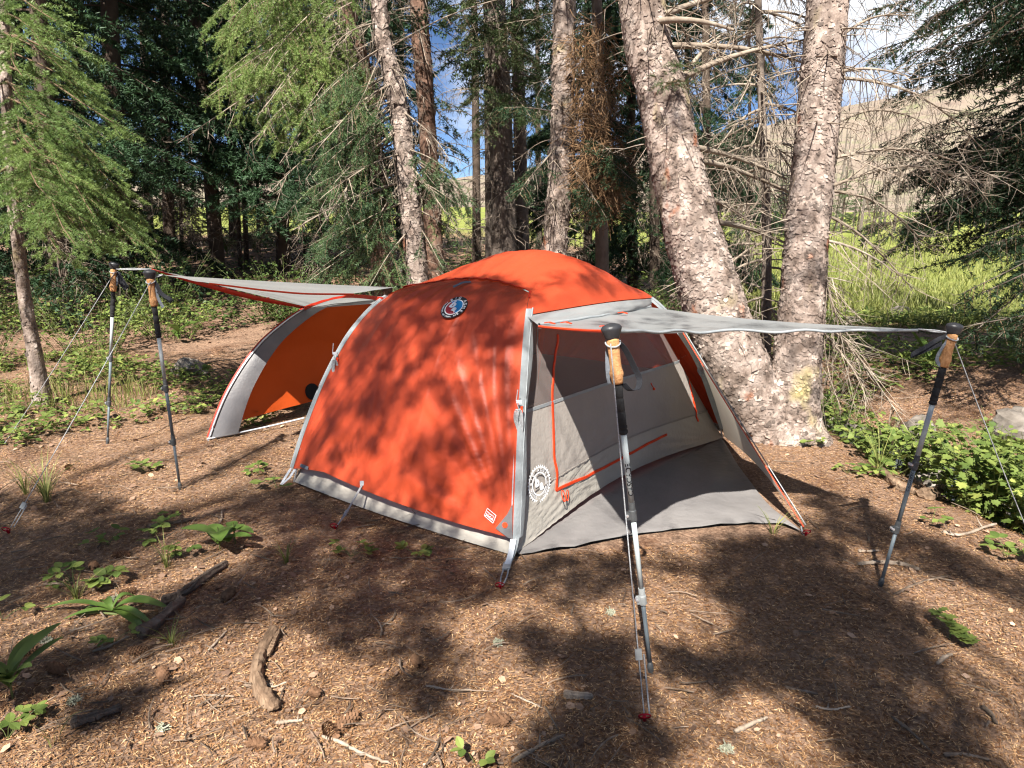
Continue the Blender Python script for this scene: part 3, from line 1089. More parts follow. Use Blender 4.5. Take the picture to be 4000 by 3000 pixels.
for off, wd, mt, nm in ((0.0, 0.010, 'zip', 'wing_zip'), (0.012, 0.016, 'trim', 'wing_binding')):
    mb = MB()
    P = Gw[:, -1] + nrm(np.cross(SR - E1, UP)) * -off + UP * (off * 0.6)
    ribbon(mb, P, nrm(np.cross(SR - E1, side_out['C'])), wd, 0.004)
    mb.build(nm, M[mt], o_w)
mb = MB()
tubes(mb, np.array([SR, gp(3132, 2085) + UP * 0.012, gp(3140, 2092) + UP * 0.004])[None], 0.004, 6)
mb.build('stake_loop', M['cord'], tent)

# pole-supported vestibule on the left: hoop, end wall, roof, awning
HG = gp(810, 1732)
HV = V3 / LEN
HN = nrm(np.cross(HV, UP))
if np.dot(HN, FB - FD) * 0 + np.dot(HN, HG - FB) < 0:
    HN = -HN
HS = 2.15
ha = np.array([0, 0.10, 0.20, 0.35, 0.52, 0.80, 1.075, 1.35, 1.63, 1.80, 1.95, 2.05, 2.15])
hz = np.array([0.0, 0.20, 0.355, 0.53, 0.67, 0.815, 0.87, 0.815, 0.67, 0.53, 0.355, 0.20, 0.0])
hoop = smooth_path(np.stack([HG[0] + HV[0] * ha, HG[1] + HV[1] * ha, hz], -1), 140)
mb = MB()
tubes(mb, hoop[None], 0.006, 8)
mb.build('hoop_pole', M['alu'], tent, smooth=True)
nh = len(hoop)
# outer end wall: hoop filled down to a raised hem
hem_l = curve2(hoop[7], hoop[-8], nh - 14, 0.0, UP) + UP * (0.03 * np.sin(np.pi * np.linspace(0, 1, nh - 14)))[:, None] - UP * 0.03
hem_l[:, 2] = np.minimum(hem_l[:, 2], hoop[7:-7, 2])
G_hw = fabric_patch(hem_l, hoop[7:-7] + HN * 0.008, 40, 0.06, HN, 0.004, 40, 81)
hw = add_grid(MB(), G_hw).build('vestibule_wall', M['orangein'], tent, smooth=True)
# grey strip along the hoop on the near side and the bound edge of the doorway
st = hoop[2:66]
w_ = 0.13 * np.ones(64)
toB = nrm((FB - HG) * A3(1, 1, 0))
k_ = np.linspace(0, 1, 64)[:, None]
Gs = np.stack([st + HN * 0.02, st + HN * 0.012 + (toB * 0.5 + HV * 0.5) * (0.07 - 0.035 * k_), st + HV * (0.17 - 0.09 * k_) - UP * (0.02 * k_) + toB * 0.06], 1)
add_grid(MB(), Gs).build('hoop_strip', M['veil'], tent, smooth=True)
mb = MB()
ribbon(mb, st + HN * 0.024, HN * 0.4 + HV * -0.3 + UP * 0.2, 0.012, 0.004)
mb.build('hoop_edge', M['redcloth'], tent)
# roof between hoop and tent
TB1 = fly_edge('B', 0.70)
i0 = 58
crv_h = hoop[i0:-16]
ed = np.concatenate([fly_edge('B', np.linspace(0.66, 0.675, 4))[:-1], door_edge(1, np.linspace(0, 1, 40)), fly_edge('D', np.linspace(0.70, 0.05, 20))])
ed = smooth_path(ed, len(crv_h)) + side_out['B'] * 0.01
G_vr = fabric_patch(crv_h, ed, 30, 0.0, UP, 0.004, 40, 83)
add_grid(MB(), G_vr).build('vestibule_roof', M['litfly'], tent, smooth=True)
# round vent in the end wall
P, n, rt, up = on_grid(G_hw, 1222, 1530)
mb = MB()
lathe(mb, P + n * 0.004, P + n * 0.008, [(0, 0.062), (1, 0.062)], 28)
mb.build('vent', M['blackp'], hw)
# doorway binding from hoop to tent
mb = MB()
bd = curve2(hoop[i0], TB1, 40, 0.05, UP)
ribbon(mb, bd, UP, 0.022, 0.006)
mb.build('doorway_binding', M['redcloth'], tent)
T1L, T2L = fly_edge('B', 0.80) + side_out['B'] * 0.02 + UP * 0.02, hoop[i0] + UP * 0.02
aw_l, G_al = awning(T1L, T2L, P_TOP['near_left'] + A3(0.05, 0.03, -0.005), P_TOP['far_left'] + A3(0.24, -0.02, -0.02), 0.012, M['litfly'], 0.012)
mb = MB()
tubes(mb, (G_al[14] - UP * 0.006)[None], 0.006, 6)
mb.build('awning_zip', M['zip'], aw_l, smooth=True)
mb = MB()
ribbon(mb, G_al[-1] - UP * 0.024 * np.sin(np.pi * np.linspace(0.1, 1, 40))[:, None], UP, 0.026 * np.sin(np.pi * np.linspace(0.1, 1, 40)) + 0.008, 0.004)
mb.build('awning_edge', M['redcloth'], aw_l, smooth=True)
for v_ in (12, 24):
    mb = MB()
    P = G_al[-4, v_] - UP * 0.008
    lathe(mb, P, P - UP * 0.008, [(0, 0.012), (1, 0.012)], 12)
    mb.build('toggle_tab', M['zip'], aw_l)
# ground strap across the hoop
mb = MB()
tubes(mb, curve2(HG + UP * 0.03, gp(1190, 1664) + UP * 0.06, 20, -0.005, UP)[None], 0.006, 6)
mb.build('ground_strap', M['strapw'], tent)

# near corner: reinforcement patch with dot, strap, buckle, cord
PA = fly_edge('A', 0.0)
P, n, rt, up = on_grid(G_end, 1965, 2055)
mb = MB()
q = [on_grid(G_end, a, b) for a, b in ((1938, 2060), (1985, 2015), (2003, 1975), (2010, 2110), (1985, 2095))]
V = np.array([x[0] + x[1] * 0.008 for x in q])
mb.add(V, [(0, 1, 4), (1, 2, 3), (1, 3, 4)])
patch = mb.build('corner_patch', M['veil'], tent)
mb = MB()
P2, n2, rt2, up2 = on_grid(G_end, 1977, 2054)
lathe(mb, P2 + n2 * 0.008, P2 + n2 * 0.012, [(0, 0.0125), (1, 0.0125)], 20)
mb.build('patch_dot', M['zip'], patch)
ST_A = gp(1957, 2303)
b1 = gp(1980, 2235) + UP * 0.03
mb = MB()
ribbon(mb, smooth_path(np.array([PA + UP * 0.005 + A3(0, -0.015, 0), (PA + b1) / 2 + A3(0.003, -0.012, 0), b1]), 14), A3(1, 0.1, 0), 0.026, 0.003)
stp = mb.build('corner_strap', M['strapw'], tent)
mb = MB()
ribbon(mb, smooth_path(np.array([PA + A3(0.022, 0.015, 0.02), (PA + b1) / 2 + A3(0.02, 0.015, 0), b1 + A3(0.01, 0.01, 0)]), 14), A3(0.7, 0.7, 0), 0.024, 0.003)
mb.build('corner_strap', M['trim'], tent)
mb = MB()
dd = nrm(ST_A - b1)
boxm(mb, b1 + dd * 0.0, A3(0.017, 0.002, 0), dd * 0.022, np.cross(A3(1, 0, 0), dd) * 0.005)
mb.build('buckle', M['clampl'], stp)
for k in (-1, 1):
    mb = MB()
    tubes(mb, smooth_path(np.array([b1 + A3(0.010 * k, 0, 0) + dd * 0.02, (b1 + ST_A) / 2 + A3(0.012 * k, 0, 0.004), ST_A + A3(0.004 * k, 0, 0.012)]), 12)[None], 0.0032, 6)
    mb.build('cord_loop', M['cord'], tent)
# back-left corner strap
PB = fly_edge('B', 0.0)
mb = MB()
for dx in (-0.012, 0.014):
    ribbon(mb, np.array([PB + A3(dx, 0, 0), (PB + gp(1100, 1900)) / 2 + A3(dx, 0, 0), gp(1098, 1903) + UP * 0.012]), A3(1, 0, 0), 0.014, 0.003)
mb.build('corner_strap', M['strapw'], tent)

# middle guy of the hem
hm = on_grid(G_end, 1417, 1888)[0]
mg = gp(1314, 2070)
mb = MB()
tubes(mb, np.array([hm, (hm + mg) / 2, mg + UP * 0.015])[None], 0.003, 6)
tubes(mb, np.array([hm + A3(.005, 0, 0), (hm * 0.3 + mg * 0.7) + A3(0.006, 0, 0.004), mg + UP * 0.018])[None], 0.0025, 6)
g_ = mb.build('hem_guy', M['cord'], tent)
mb = MB()
c_ = hm * 0.36 + mg * 0.64
boxm(mb, c_, nrm(mg - hm) * 0.016, A3(0.008, 0, 0), np.cross(nrm(mg - hm), A3(1, 0, 0)) * 0.004)
mb.build('line_tensioner', M['clampl'], g_)
mb = MB()
boxm(mb, hm + A3(0, -0.004, 0.005), A3(0.010, 0, 0), A3(0, 0.003, 0), UP * 0.012)
mb.build('hem_tab', M['strapw'], tent)
# small tab and logo strap below the roof seam
mb = MB()
pA = on_grid(G_end, 1838, 1104)
pB = on_grid(G_end, 1775, 1136)
ribbon(mb, smooth_path(np.array([pA[0] + pA[1] * 0.006, (pA[0] + pB[0]) / 2 + pA[1] * 0.022, pB[0] + pB[1] * 0.02]), 10), pA[3], 0.020, 0.002)
mb.build('roof_strap', M['webbingl'], tent)
# coiled guy line bundles on the left and right corner strips
for (px, py, ln, c) in ((1338, 1420, 0.16, 'B'), (2063, 1600, 0.13, 'A'), (2725, 1440, 0.07, 'C')):
    s0 = np.linspace(0, 0.74, 200)
    E = fly_edge(c, s0)
    j = np.argmin(np.hypot(*(proj(E) - A3(px, py)).T))
    P = E[j] + nrm(A3(0, 0, CAMH) - E[j]) * 0.03
    rt = A3(1, 0, 0)
    mb = MB()
    boxm(mb, P + UP * 0.035, rt * 0.012, A3(0, 0.003, 0), UP * 0.007)
    mb.build('guy_tab', M['strapw'], tent)
    mb = MB()
    for k in range(5):
        th = np.linspace(0, 2 * np.pi, 30)
        loop = P + rt * (0.004 * k - 0.01 + 0.012 * np.sin(th))[:, None] * 1.0 - UP * (ln * 0.5 * (1 - np.cos(th)) * (0.55 + 0.1 * k))[:, None] + A3(0, -0.003 * k, 0)
        tubes(mb, loop[None], 0.0022, 5)
    tubes(mb, np.array([P + UP * 0.09 + rt * -0.005, P + UP * 0.04 - rt * 0.012, P])[None], 0.0022, 5)
    mb.build('coiled_guy_line', M['cord'], tent)
    mb = MB()
    boxm(mb, P + UP * 0.0 + rt * 0.012 + A3(0, -0.006, 0), rt * 0.005, A3(0, 0.003, 0), UP * 0.014)
    mb.build('guy_toggle', M['zip'], tent)

# lettering ------------------------------------------------------------
_font_cache = {}


def glyph(txt, bold=0.0, shear=0.0):
    key = (txt, bold, shear)
    if key in _font_cache:
        return _font_cache[key]
    cu = bpy.data.curves.new('lettering', 'FONT')
    cu.body = txt
    cu.size = 1.0
    cu.align_x = 'CENTER'
    cu.offset = bold
    cu.shear = shear
    cu.resolution_u = 3
    ob = bpy.data.objects.new('lettering', cu)
    col.objects.link(ob)
    dg = bpy.context.evaluated_depsgraph_get()
    dg.update()
    me = bpy.data.meshes.new_from_object(ob.evaluated_get(dg))
    me.calc_loop_triangles()
    V = np.array([v.co[:] for v in me.vertices]) if len(me.vertices) else np.zeros((0, 3))
    T = np.array([t.vertices[:] for t in me.loop_triangles]) if len(me.loop_triangles) else np.zeros((0, 3), int)
    bpy.data.objects.remove(ob)
    bpy.data.curves.remove(cu)
    bpy.data.meshes.remove(me)
    _font_cache[key] = (V, T)
    return V, T


def put2d(mb, V2, T, P, rt, up, n, off):
    mb.add(P + V2[:, :1] * rt + V2[:, 1:2] * up + n * off, T)


def ring_text(mb, txt, R, size, a0, a1, P, rt, up, n, off, flip=False):
    m = len(txt)
    for i, ch in enumerate(txt):
        a = a0 + (a1 - a0) * (i / max(1, m - 1))
        V, T = glyph(ch, 0.02)
        if not len(V):
            continue
        V = V[:, :2] * size - A3(0, size * 0.34, 0)[:2]
        ph = a - math.pi / 2 if not flip else a + math.pi / 2
        c, s = math.cos(ph), math.sin(ph)
        V2 = np.stack([V[:, 0] * c - V[:, 1] * s + R * math.cos(a), V[:, 0] * s + V[:, 1] * c + R * math.sin(a)], 1)
        put2d(mb, V2, T, P, rt, up, n, off)


def ring2d(r0, r1, n=64, a0=0, a1=2 * math.pi, jag=0):
    a = np.linspace(a0, a1, n)
    ro = r1 + (jag * (np.arange(n) % 4 < 2) if jag else 0)
    V = np.concatenate([np.stack([r0 * np.cos(a), r0 * np.sin(a)], 1), np.stack([ro * np.cos(a), ro * np.sin(a)], 1)])
    T = []
    for i in range(n - 1):
        T += [(i, n + i, n + i + 1), (i, n + i + 1, i + 1)]
    return V, np.array(T)


# round badge high on the orange end
P, n, rt, up = on_grid(G_end, 1777, 1206)
ang = math.radians(-16)
rt, up = rt * math.cos(ang) + up * math.sin(ang), up * math.cos(ang) - rt * math.sin(ang)
rb = 0.074
mb = MB()
lathe(mb, P + n * 0.006, P + n * 0.008, [(0, rb), (1, rb)], 48)
badge = mb.build('badge', M['blackp'], tent)
for mt, (V, T), off in (('bluep', ring2d(0, rb * 0.66, 48, math.radians(-38), math.radians(155)), 0.0090), ('redp', ring2d(0, rb * 0.66, 48, math.radians(155), math.radians(322)), 0.0090), ('whitep', ring2d(rb * 0.64, rb * 0.71), 0.0095)):
    mb = MB()
    put2d(mb, V, T, P, rt, up, n, off)
    mb.build('badge_field', M[mt], badge)
mb = MB()
ring_text(mb, 'BIG AGNES', rb * 0.85, rb * 0.30, math.radians(150), math.radians(-25), P, rt, up, n, 0.0098)
ring_text(mb, 'steamboat springs, co', rb * 0.85, rb * 0.22, math.radians(172), math.radians(325), P, rt, up, n, 0.0098, True)
V, T = glyph('b', 0.06, 0.1)
put2d(mb, V[:, :2] * rb * 0.85 + A3(-rb * 0.24, -rb * 0.10, 0)[:2], T, P, rt, up, n, 0.0102)
V, T = glyph('a', 0.06, 0.1)
put2d(mb, V[:, :2] * rb * 0.85 + A3(rb * 0.18, -rb * 0.42, 0)[:2], T, P, rt, up, n, 0.0104)
mb.build('lettering', M['whitep'], badge)
# toothed gear emblem on the door wall
P, n, rt, up = on_grid(G_all, 2100, 1892)
rg = 0.088
mb = MB()
for (V, T) in (ring2d(rg * 0.86, rg * 0.92, 137, jag=rg * 0.10), ring2d(rg * 0.56, rg * 0.64)):
    put2d(mb, V, T, P, rt, up, n, 0.010)
ring_text(mb, 'BIG AGNES', rg * 0.75, rg * 0.24, math.radians(165), math.radians(15), P, rt, up, n, 0.010)
ring_text(mb, 'MOTHER OF COMFORT', rg * 0.75, rg * 0.19, math.radians(190), math.radians(350), P, rt, up, n, 0.010, True)
V, T = glyph('b', 0.06, 0.0)
put2d(mb, V[:, :2] * rg * 0.72 + A3(-rg * 0.18, -rg * 0.08, 0)[:2], T, P, rt, up, n, 0.010)
V, T = glyph('a', 0.06, 0.0)
put2d(mb, V[:, :2] * rg * 0.72 + A3(rg * 0.16, -rg * 0.34, 0)[:2], T, P, rt, up, n, 0.011)
mb.build('gear_emblem', M['whitep'], o2)
# small framed print by the near corner
P, n, rt, up = on_grid(G_end, 1924, 2016)
ang = math.radians(-14)
rt, up = rt * math.cos(ang) + up * math.sin(ang), up * math.cos(ang) - rt * math.sin(ang)
mb = MB()
for cx_, cy_, sx_, sy_ in ((0, 0.019, 0.032, 0.0012), (0, -0.019, 0.032, 0.0012), (-0.031, 0, 0.0012, 0.019), (0.031, 0, 0.0012, 0.019)):
    put2d(mb, np.array([(cx_ - sx_, cy_ - sy_), (cx_ + sx_, cy_ - sy_), (cx_ + sx_, cy_ + sy_), (cx_ - sx_, cy_ + sy_)]), [(0, 1, 2), (0, 2, 3)], P, rt, up, n, 0.012)
V, T = glyph('equipped by', 0.01)
put2d(mb, V[:, :2] * 0.0105 + A3(0, 0.004, 0)[:2], T, P, rt, up, n, 0.012)
V, T = glyph('JakeLah', 0.02)
put2d(mb, V[:, :2] * 0.0165 + A3(0, -0.012, 0)[:2], T, P, rt, up, n, 0.012)
mb.build('framed_print', M['whitep'], o_end)
# fabric labels at the far end of the hem
P, n, rt, up = on_grid(G_end, 1190, 1812)
mb = MB()
mb.add([P + n * 0.01 - rt * 0.02, P + n * 0.01 + rt * 0.055, P + n * 0.012 + rt * 0.055 - up * 0.018, P + n * 0.012 - rt * 0.02 - up * 0.018], None, [(0, 1, 2, 3)])
mb.build('hem_label', M['webbingl'], o_end)

# ground sheet reaching out under the porch
outline = [gp(2027, 2182), gp(2237, 2150), gp(2491, 2102), gp(2660, 2079), gp(2913, 2058), gp(3064, 2058), gp(3130, 2084), gp(3010, 1990), gp(2900, 1862), gp(2838, 1752), gp(2818, 1726)]
inner_e = [FA + (FC - FA) * f - outA * 0.16 for f in np.linspace(0.02, 0.98, 40)]
outer_e = smooth_path(np.array(outline), 40)
G = np.array([[(1 - f) * a + f * b for f in np.linspace(0, 1, 16)] for a, b in zip(inner_e, outer_e)])
G[..., 2] = terrain(G[..., 0], G[..., 1]) + 0.013 + 0.012 * (vnoise(G[..., 0] * 5, G[..., 1] * 5, 91) + 0.5) + 0.004 * np.sin(G[..., 0] * 30 + 9 * vnoise(G[..., 0] * 3, G[..., 1] * 3, 92))
G[:, 14, 2] += 0.004
so = add_grid(MB(), G).build('ground_sheet', M['sheet'], origin=tuple(gp(2600, 2000)), smooth=True)
tag(so, 'dark grey ground sheet spread under the propped-up awning', 'ground sheet')


# stakes
def stake(px, py, label, rz=0.0):
    P = on_ground(px, py)
    P[2] = terrain(P[0], P[1])
    mb = MB()
    d = nrm(A3(-0.15, -0.35, 1))
    tubes(mb, np.array([P - d * 0.09, P + d * 0.022])[None], 0.0065, 6, cap=True)
    th = np.linspace(0, 2 * np.pi, 20)
    tubes(mb, (P + d * 0.02 + A3(1, 0, 0) * (0.018 * np.cos(th))[:, None] + nrm(A3(0, -0.6, 1)) * (0.016 * np.sin(th) + 0.006)[:, None])[None], 0.0026, 6)
    return tag(mb.build('tent_stake', M['stake'], origin=tuple(P)), label, 'stake', 'red tent stakes')


stake(1955, 2300, 'red stake with cord loop below the near corner of the tent')
stake(3148, 2092, 'red stake at the tip of the ground sheet')
stake(1310, 2068, 'red stake holding the short guy line of the orange end')
stake(2518, 2815, 'red stake in the foreground below the nearest hiking pole')
stake(35, 2082, 'red stake at the left edge of the photo')


# ------------------------------------------------------------------ hiking poles
def hiking_pole(key, label, lightclamp, straps, capdir, text=None):
    b, tp = P_BASE[key].copy(), P_TOP[key] + UP * 0.012
    b[2] = terrain(b[0], b[1]) - 0.01
    ax = tp - b
    Ln = np.linalg.norm(ax)
    d = ax / Ln
    root = thing('hiking_pole', b, label, 'hiking pole', 'hiking poles propping the awnings')

    def P(f):
        return b + ax * f
    # from the ground up, as fractions of the length
    mb = MB()
    lathe(mb, P(0.0), P(0.045), [(0, 0.005), (0.15, 0.008), (0.5, 0.0105), (0.75, 0.0105), (0.8, 0.008), (1, 0.0075)], 16)
    mb.build('tip', M['clamp'], root, smooth=True)
    mb = MB()
    lathe(mb, P(0.035), P(0.25), [(0, 0.0068), (1, 0.0072)], 16)
    mb.build('lower_shaft', M['shaft2'], root, smooth=True)
    cm = M['clampl'] if lightclamp else M['clamp']

    def clamp(f0, f1, m):
        mb = MB()
        a0, a1 = P(f0), P(f1)
        lathe(mb, a0, a1, [(0, 0.0095), (0.05, 0.0125), (0.55, 0.0125), (0.6, 0.0105), (1, 0.0105)], 18)
        s = nrm(np.cross(d, A3(0, 1, 0.2)))
        f = nrm(np.cross(s, d))
        boxm(mb, a0 + (a1 - a0) * 0.3 + s * 0.014, s * 0.006, d * 0.011, f * 0.009)
        c = mb.build('clamp', m, root, smooth=False)
        mb = MB()
        lathe(mb, a0 + (a1 - a0) * 0.35 + s * 0.018 - f * 0.012, a0 + (a1 - a0) * 0.35 + s * 0.018 + f * 0.012, [(0, 0.004), (0.2, 0.006), (0.8, 0.006), (1, 0.004)], 10)
        mb.build('clamp_screw', M['alu'], c)
    clamp(0.225, 0.275, cm)
    mb = MB()
    lathe(mb, P(0.26), P(0.50), [(0, 0.0080), (1, 0.0084)], 18)
    mb.build('middle_shaft', M['shaft'] if lightclamp else M['shaft2'], root, smooth=True)
    clamp(0.475, 0.53, M['clamp'])
    mb = MB()
    lathe(mb, P(0.525), P(0.73), [(0, 0.0092), (1, 0.0095)], 18)
    us = mb.build('upper_shaft', M['shaft'], root, smooth=True)
    mb = MB()
    pr = [(0, 0.0115), (0.03, 0.0145), (0.07, 0.0145), (0.085, 0.0122), (0.11, 0.0122), (0.125, 0.0142), (0.16, 0.0142), (0.175, 0.0125)]
    for k in range(3):
        f0 = 0.2 + k * 0.26
        pr += [(f0, 0.0128), (f0 + 0.22, 0.0134), (f0 + 0.225, 0.0122), (f0 + 0.255, 0.0122)]
    pr.append((1, 0.0130))
    lathe(mb, P(0.72), P(0.858), pr, 22)
    mb.build('foam_grip', M['foam'], root, smooth=True)
    cd = nrm(np.asarray(capdir, float))
    mb = MB()
    lathe(mb, P(0.856), P(0.975), [(0, 0.0165), (0.06, 0.0175), (0.16, 0.0195), (0.22, 0.0215), (0.25, 0.0205), (0.34, 0.0175), (0.55, 0.0168), (0.8, 0.0185), (0.93, 0.019), (1, 0.0165)], 24)
    mb.build('cork_grip', M['cork'], root, smooth=True)
    mb = MB()
    lathe(mb, P(0.972), P(1.012), [(0, 0.0165), (0.12, 0.018), (0.45, 0.0225), (0.62, 0.0245), (0.70, 0.0245), (0.85, 0.020), (0.96, 0.010), (1, 0.002)], 24, squash=1.28, sqdir=cd)
    mb.build('grip_cap', M['cap'], root, smooth=True)
    # wrist strap: loose loop of webbing
    for (pts, w, mt, wd) in straps:
        path = smooth_path(np.array([P(0.972)] + [P(f) + sx * A3(1, 0, 0) + sy * A3(0, 1, 0) for f, sx, sy in pts]), 26)
        mb = MB()
        ribbon(mb, path, np.asarray(wd, float), w, 0.0018)
        mb.build('wrist_strap', M[mt], root)
    # cord knot round the grip
    mb = MB()
    th = np.linspace(0, 2 * np.pi, 24)
    s = nrm(np.cross(d, A3(0, 1, 0)))
    f = np.cross(s, d)
    tubes(mb, (P(0.962) + (s * np.cos(th)[:, None] + f * np.sin(th)[:, None]) * 0.0215 - d * (0.010 * np.cos(th * 1.0 + 1.6))[:, None])[None], 0.0026, 6)
    mb.build('cord_knot', M['cord'], root, smooth=True)
    if text:
        tocam = nrm(A3(0, 0, CAMH) - P(0.6))
        n = nrm(tocam - d * np.dot(tocam, d))
        rt2 = d
        up2 = np.cross(n, rt2)
        for (tx, f0, sz, off, rad) in text:
            V, T = glyph(tx, 0.02)
            V = V[:, :2] * sz
            # wrap the print round the shaft
            a = (V[:, 1] + off) / rad
            c = P(f0) + rt2 * V[:, :1]
            mb = MB()
            mb.add(c + (n * np.cos(a)[:, None] + up2 * np.sin(a)[:, None]) * (rad + 0.0006), T)
            mb.build('lettering', M['blackp'], us)
    return root


hiking_pole('near', 'nearest cork-gripped hiking pole standing in front of the tent door', True,
            [([(0.95, 0.03, 0.0), (0.90, 0.055, 0.01), (0.865, 0.068, 0.01), (0.842, 0.058, 0.0), (0.838, 0.035, 0.0), (0.856, 0.016, 0.0)], 0.020, 'webbing', (0.8, -0.6, 0.25)),
             ([(0.94, -0.012, 0.02), (0.90, -0.018, 0.02), (0.87, -0.020, 0.02), (0.852, -0.018, 0.018)], 0.020, 'webbingl', (1, 0, 0))],
            (1, 0.15, 0), [('CASCADE', 0.595, 0.024, -0.010, 0.0096), ('MOUNTAIN TECH', 0.593, 0.0095, -0.0195 + 0.004, 0.0096)])
hiking_pole('right', 'hiking pole at far right leaning outwards under the awning tip', False,
            [([(0.955, -0.045, 0.0), (0.925, -0.09, 0.0), (0.905, -0.125, 0.0), (0.895, -0.130, 0.005), (0.905, -0.10, 0.01), (0.94, -0.03, 0.0)], 0.020, 'webbing', (0.15, 0.3, 1)),
             ([(0.93, -0.026, -0.005), (0.89, -0.036, -0.005), (0.868, -0.024, -0.005), (0.856, -0.008, -0.005)], 0.014, 'webbingl', (1, 0, 0.2))],
            (1, -0.1, 0), [('C|A CARBON', 0.43, 0.013, -0.004, 0.0086)])
hiking_pole('near_left', 'left hiking pole closer to the tent, white awning tied to its grip', False,
            [([(0.95, 0.025, 0.0), (0.91, 0.045, 0.0), (0.885, 0.085, 0.0), (0.875, 0.082, 0.01), (0.92, 0.03, 0.0)], 0.020, 'webbing', (0.7, 0.3, 0.5)),
             ([(0.93, 0.018, 0.0), (0.89, 0.025, 0.0), (0.85, 0.045, 0.0)], 0.016, 'webbingl', (1, 0, 0.4))],
            (1, 0.2, 0))
hiking_pole('far_left', 'leftmost hiking pole standing among green plants', False,
            [([(0.95, 0.03, 0.0), (0.91, 0.06, 0.0), (0.875, 0.090, 0.0), (0.87, 0.070, 0.01), (0.90, 0.045, 0.0), (0.955, 0.022, 0.0)], 0.020, 'webbing', (0.8, 0.3, 0.5)),
             ([(0.93, 0.026, 0.0), (0.89, 0.018, 0.0), (0.868, 0.0, -0.01)], 0.018, 'webbingl', (1, 0, 0.3))],
            (1, 0.2, 0))


def guy(key, end, label, tens, gap=0.0):
    top = P_TOP[key] - UP * 0.035 + nrm(A3(0, 0, CAMH) - P_TOP[key]) * 0.022
    end = end.copy()
    end[2] = terrain(end[0], end[1]) + 0.012
    root = thing('guy_line', end, label, 'guy line', 'guy lines of the hiking poles')
    tt = np.linspace(0, 1, 24)[:, None]
    path = (1 - tt) * top + tt * end - UP * (0.012 * np.sin(np.pi * tt))
    mb = MB()
    tubes(mb, path[None], 0.0021, 6)
    mb.build('cord', M['cord'], root, smooth=True)
    if tens:
        c = path[int(24 * tens)]
        mb = MB()
        dd = nrm(end - top)
        boxm(mb, c, dd * 0.016, nrm(np.cross(dd, A3(0, 1, 0))) * 0.010, nrm(np.cross(dd, A3(1, 0, 0))) * 0.004)
        mb.build('line_tensioner', M['clampl'], root)
        mb = MB()
        p2 = path[int(24 * tens):] + A3(0.016, 0, 0)
        tubes(mb, p2[None], 0.0026, 6)
        mb.build('cord', M['cord'], root, smooth=True)


guy('near', gp(2516, 2812), 'pale cord running down in front of the nearest hiking pole', 0.80)
guy('right', gp(4075, 2190), 'pale cord slanting right from the right hiking pole into the bush', 0.0)
guy('near_left', gp(45, 2080), 'cord slanting left from the pole closer to the tent', 0.88)
guy('far_left', gp(20, 1745), 'cord slanting left from the leftmost hiking pole', 0.0)
# short ties between awning tips and grips
for k, (a, b_, lb) in enumerate(((G_aw[0, -1], P_TOP['near'], 'short white tie joining the right awning to the nearest pole'),
                                 (G_aw[-1, -1], P_TOP['right'] - UP * 0.015, 'short white tie joining the right awning to the far right pole'),
                                 (G_al[0, -1], P_TOP['near_left'] - UP * 0.015, 'short grey tie joining the left awning to the closer left pole'),
                                 (G_al[-1, -1], P_TOP['far_left'] - UP * 0.02, 'white tie joining the left awning to the leftmost pole'))):
    mb = MB()
    e = np.cross(nrm(b_ - a), UP) * 0.008
    tubes(mb, np.array([a, a * 0.5 + b_ * 0.5 + e + UP * 0.004, b_ + e])[None], 0.003, 6)
    tubes(mb, np.array([a, a * 0.5 + b_ * 0.5 - e - UP * 0.004, b_ - e])[None], 0.003, 6)
    tag(mb.build('tie_cord', M['cord'], origin=tuple(a)), lb, 'cord', 'ties of the awning tips')


# ------------------------------------------------------------------ trees
def trunk_curve(pts):
    """pts: (px, py, Y, width px) from the top of the picture to the base"""
    C = np.array([at(a, b, y) for a, b, y, w in pts])
    dep = C[:, 1] * CP - (C[:, 2] - CAMH) * SP
    R = np.array([w for *_, w in pts]) / 2 / FPX * dep
    return C[::-1], R[::-1]           # from the base up


def extend(C, R, ztop, rtop=0.03):
    d = nrm(C[-1] - C[-2])
    k = (ztop - C[-1][2]) / max(d[2], 0.3)
    if k <= 0.1:
        return C, R
    add = np.array([C[-1] + d * k * f * A3(0.6, 0.6, 1) for f in (0.33, 0.66, 1.0)])
    return np.concatenate([C, add]), np.concatenate([R, R[-1] + (rtop - R[-1]) * np.array([0.33, 0.66, 1.0])])


def trunk_mesh(C, R, rings, sides, flare=0.25, rough=0.04, seed=0):
    n = rings
    path = smooth_path(np.concatenate([C, R[:, None]], 1)[:, :3], n)
    rad = np.interp(np.linspace(0, 1, n), np.linspace(0, 1, len(R)), R)
    z = path[:, 2] - path[0, 2]
    rad = rad * (1 + flare * np.exp(-np.maximum(z, 0) / 0.16))
    t, a, b = frames(path[None])
    a, b = a[0], b[0]
    # keep one frame direction so the bark does not twist
    a = nrm(A3(1, 0, 0) - t[0] * t[0][:, :1])
    b = np.cross(t[0], a)
    th = np.linspace(0, 2 * np.pi, sides, endpoint=False)
    TH, Zg = np.meshgrid(th, np.linspace(0, 1, n) * len(C) * 2, indexing='ij')
    nz = vnoise(np.cos(TH) * 3 + 10, np.sin(TH) * 3 + Zg * 3.0, seed) + 0.6 * vnoise(np.cos(TH) * 8, np.sin(TH) * 8 + Zg * 9, seed + 1)
    root = (0.22 * np.cos(TH * 5 + seed) * np.exp(-np.maximum(z, 0) / 0.12)[None])
    rr = rad[None] * (1 + rough * nz * 2 + root * flare)
    V = path[None] + rr[..., None] * (a[None] * np.cos(TH)[..., None] + b[None] * np.sin(TH)[..., None])
    tint = np.clip(0.5 + nz * 0.5, 0, 1)
    return V, grid_q(sides, n, True), tint.ravel(), path, rad


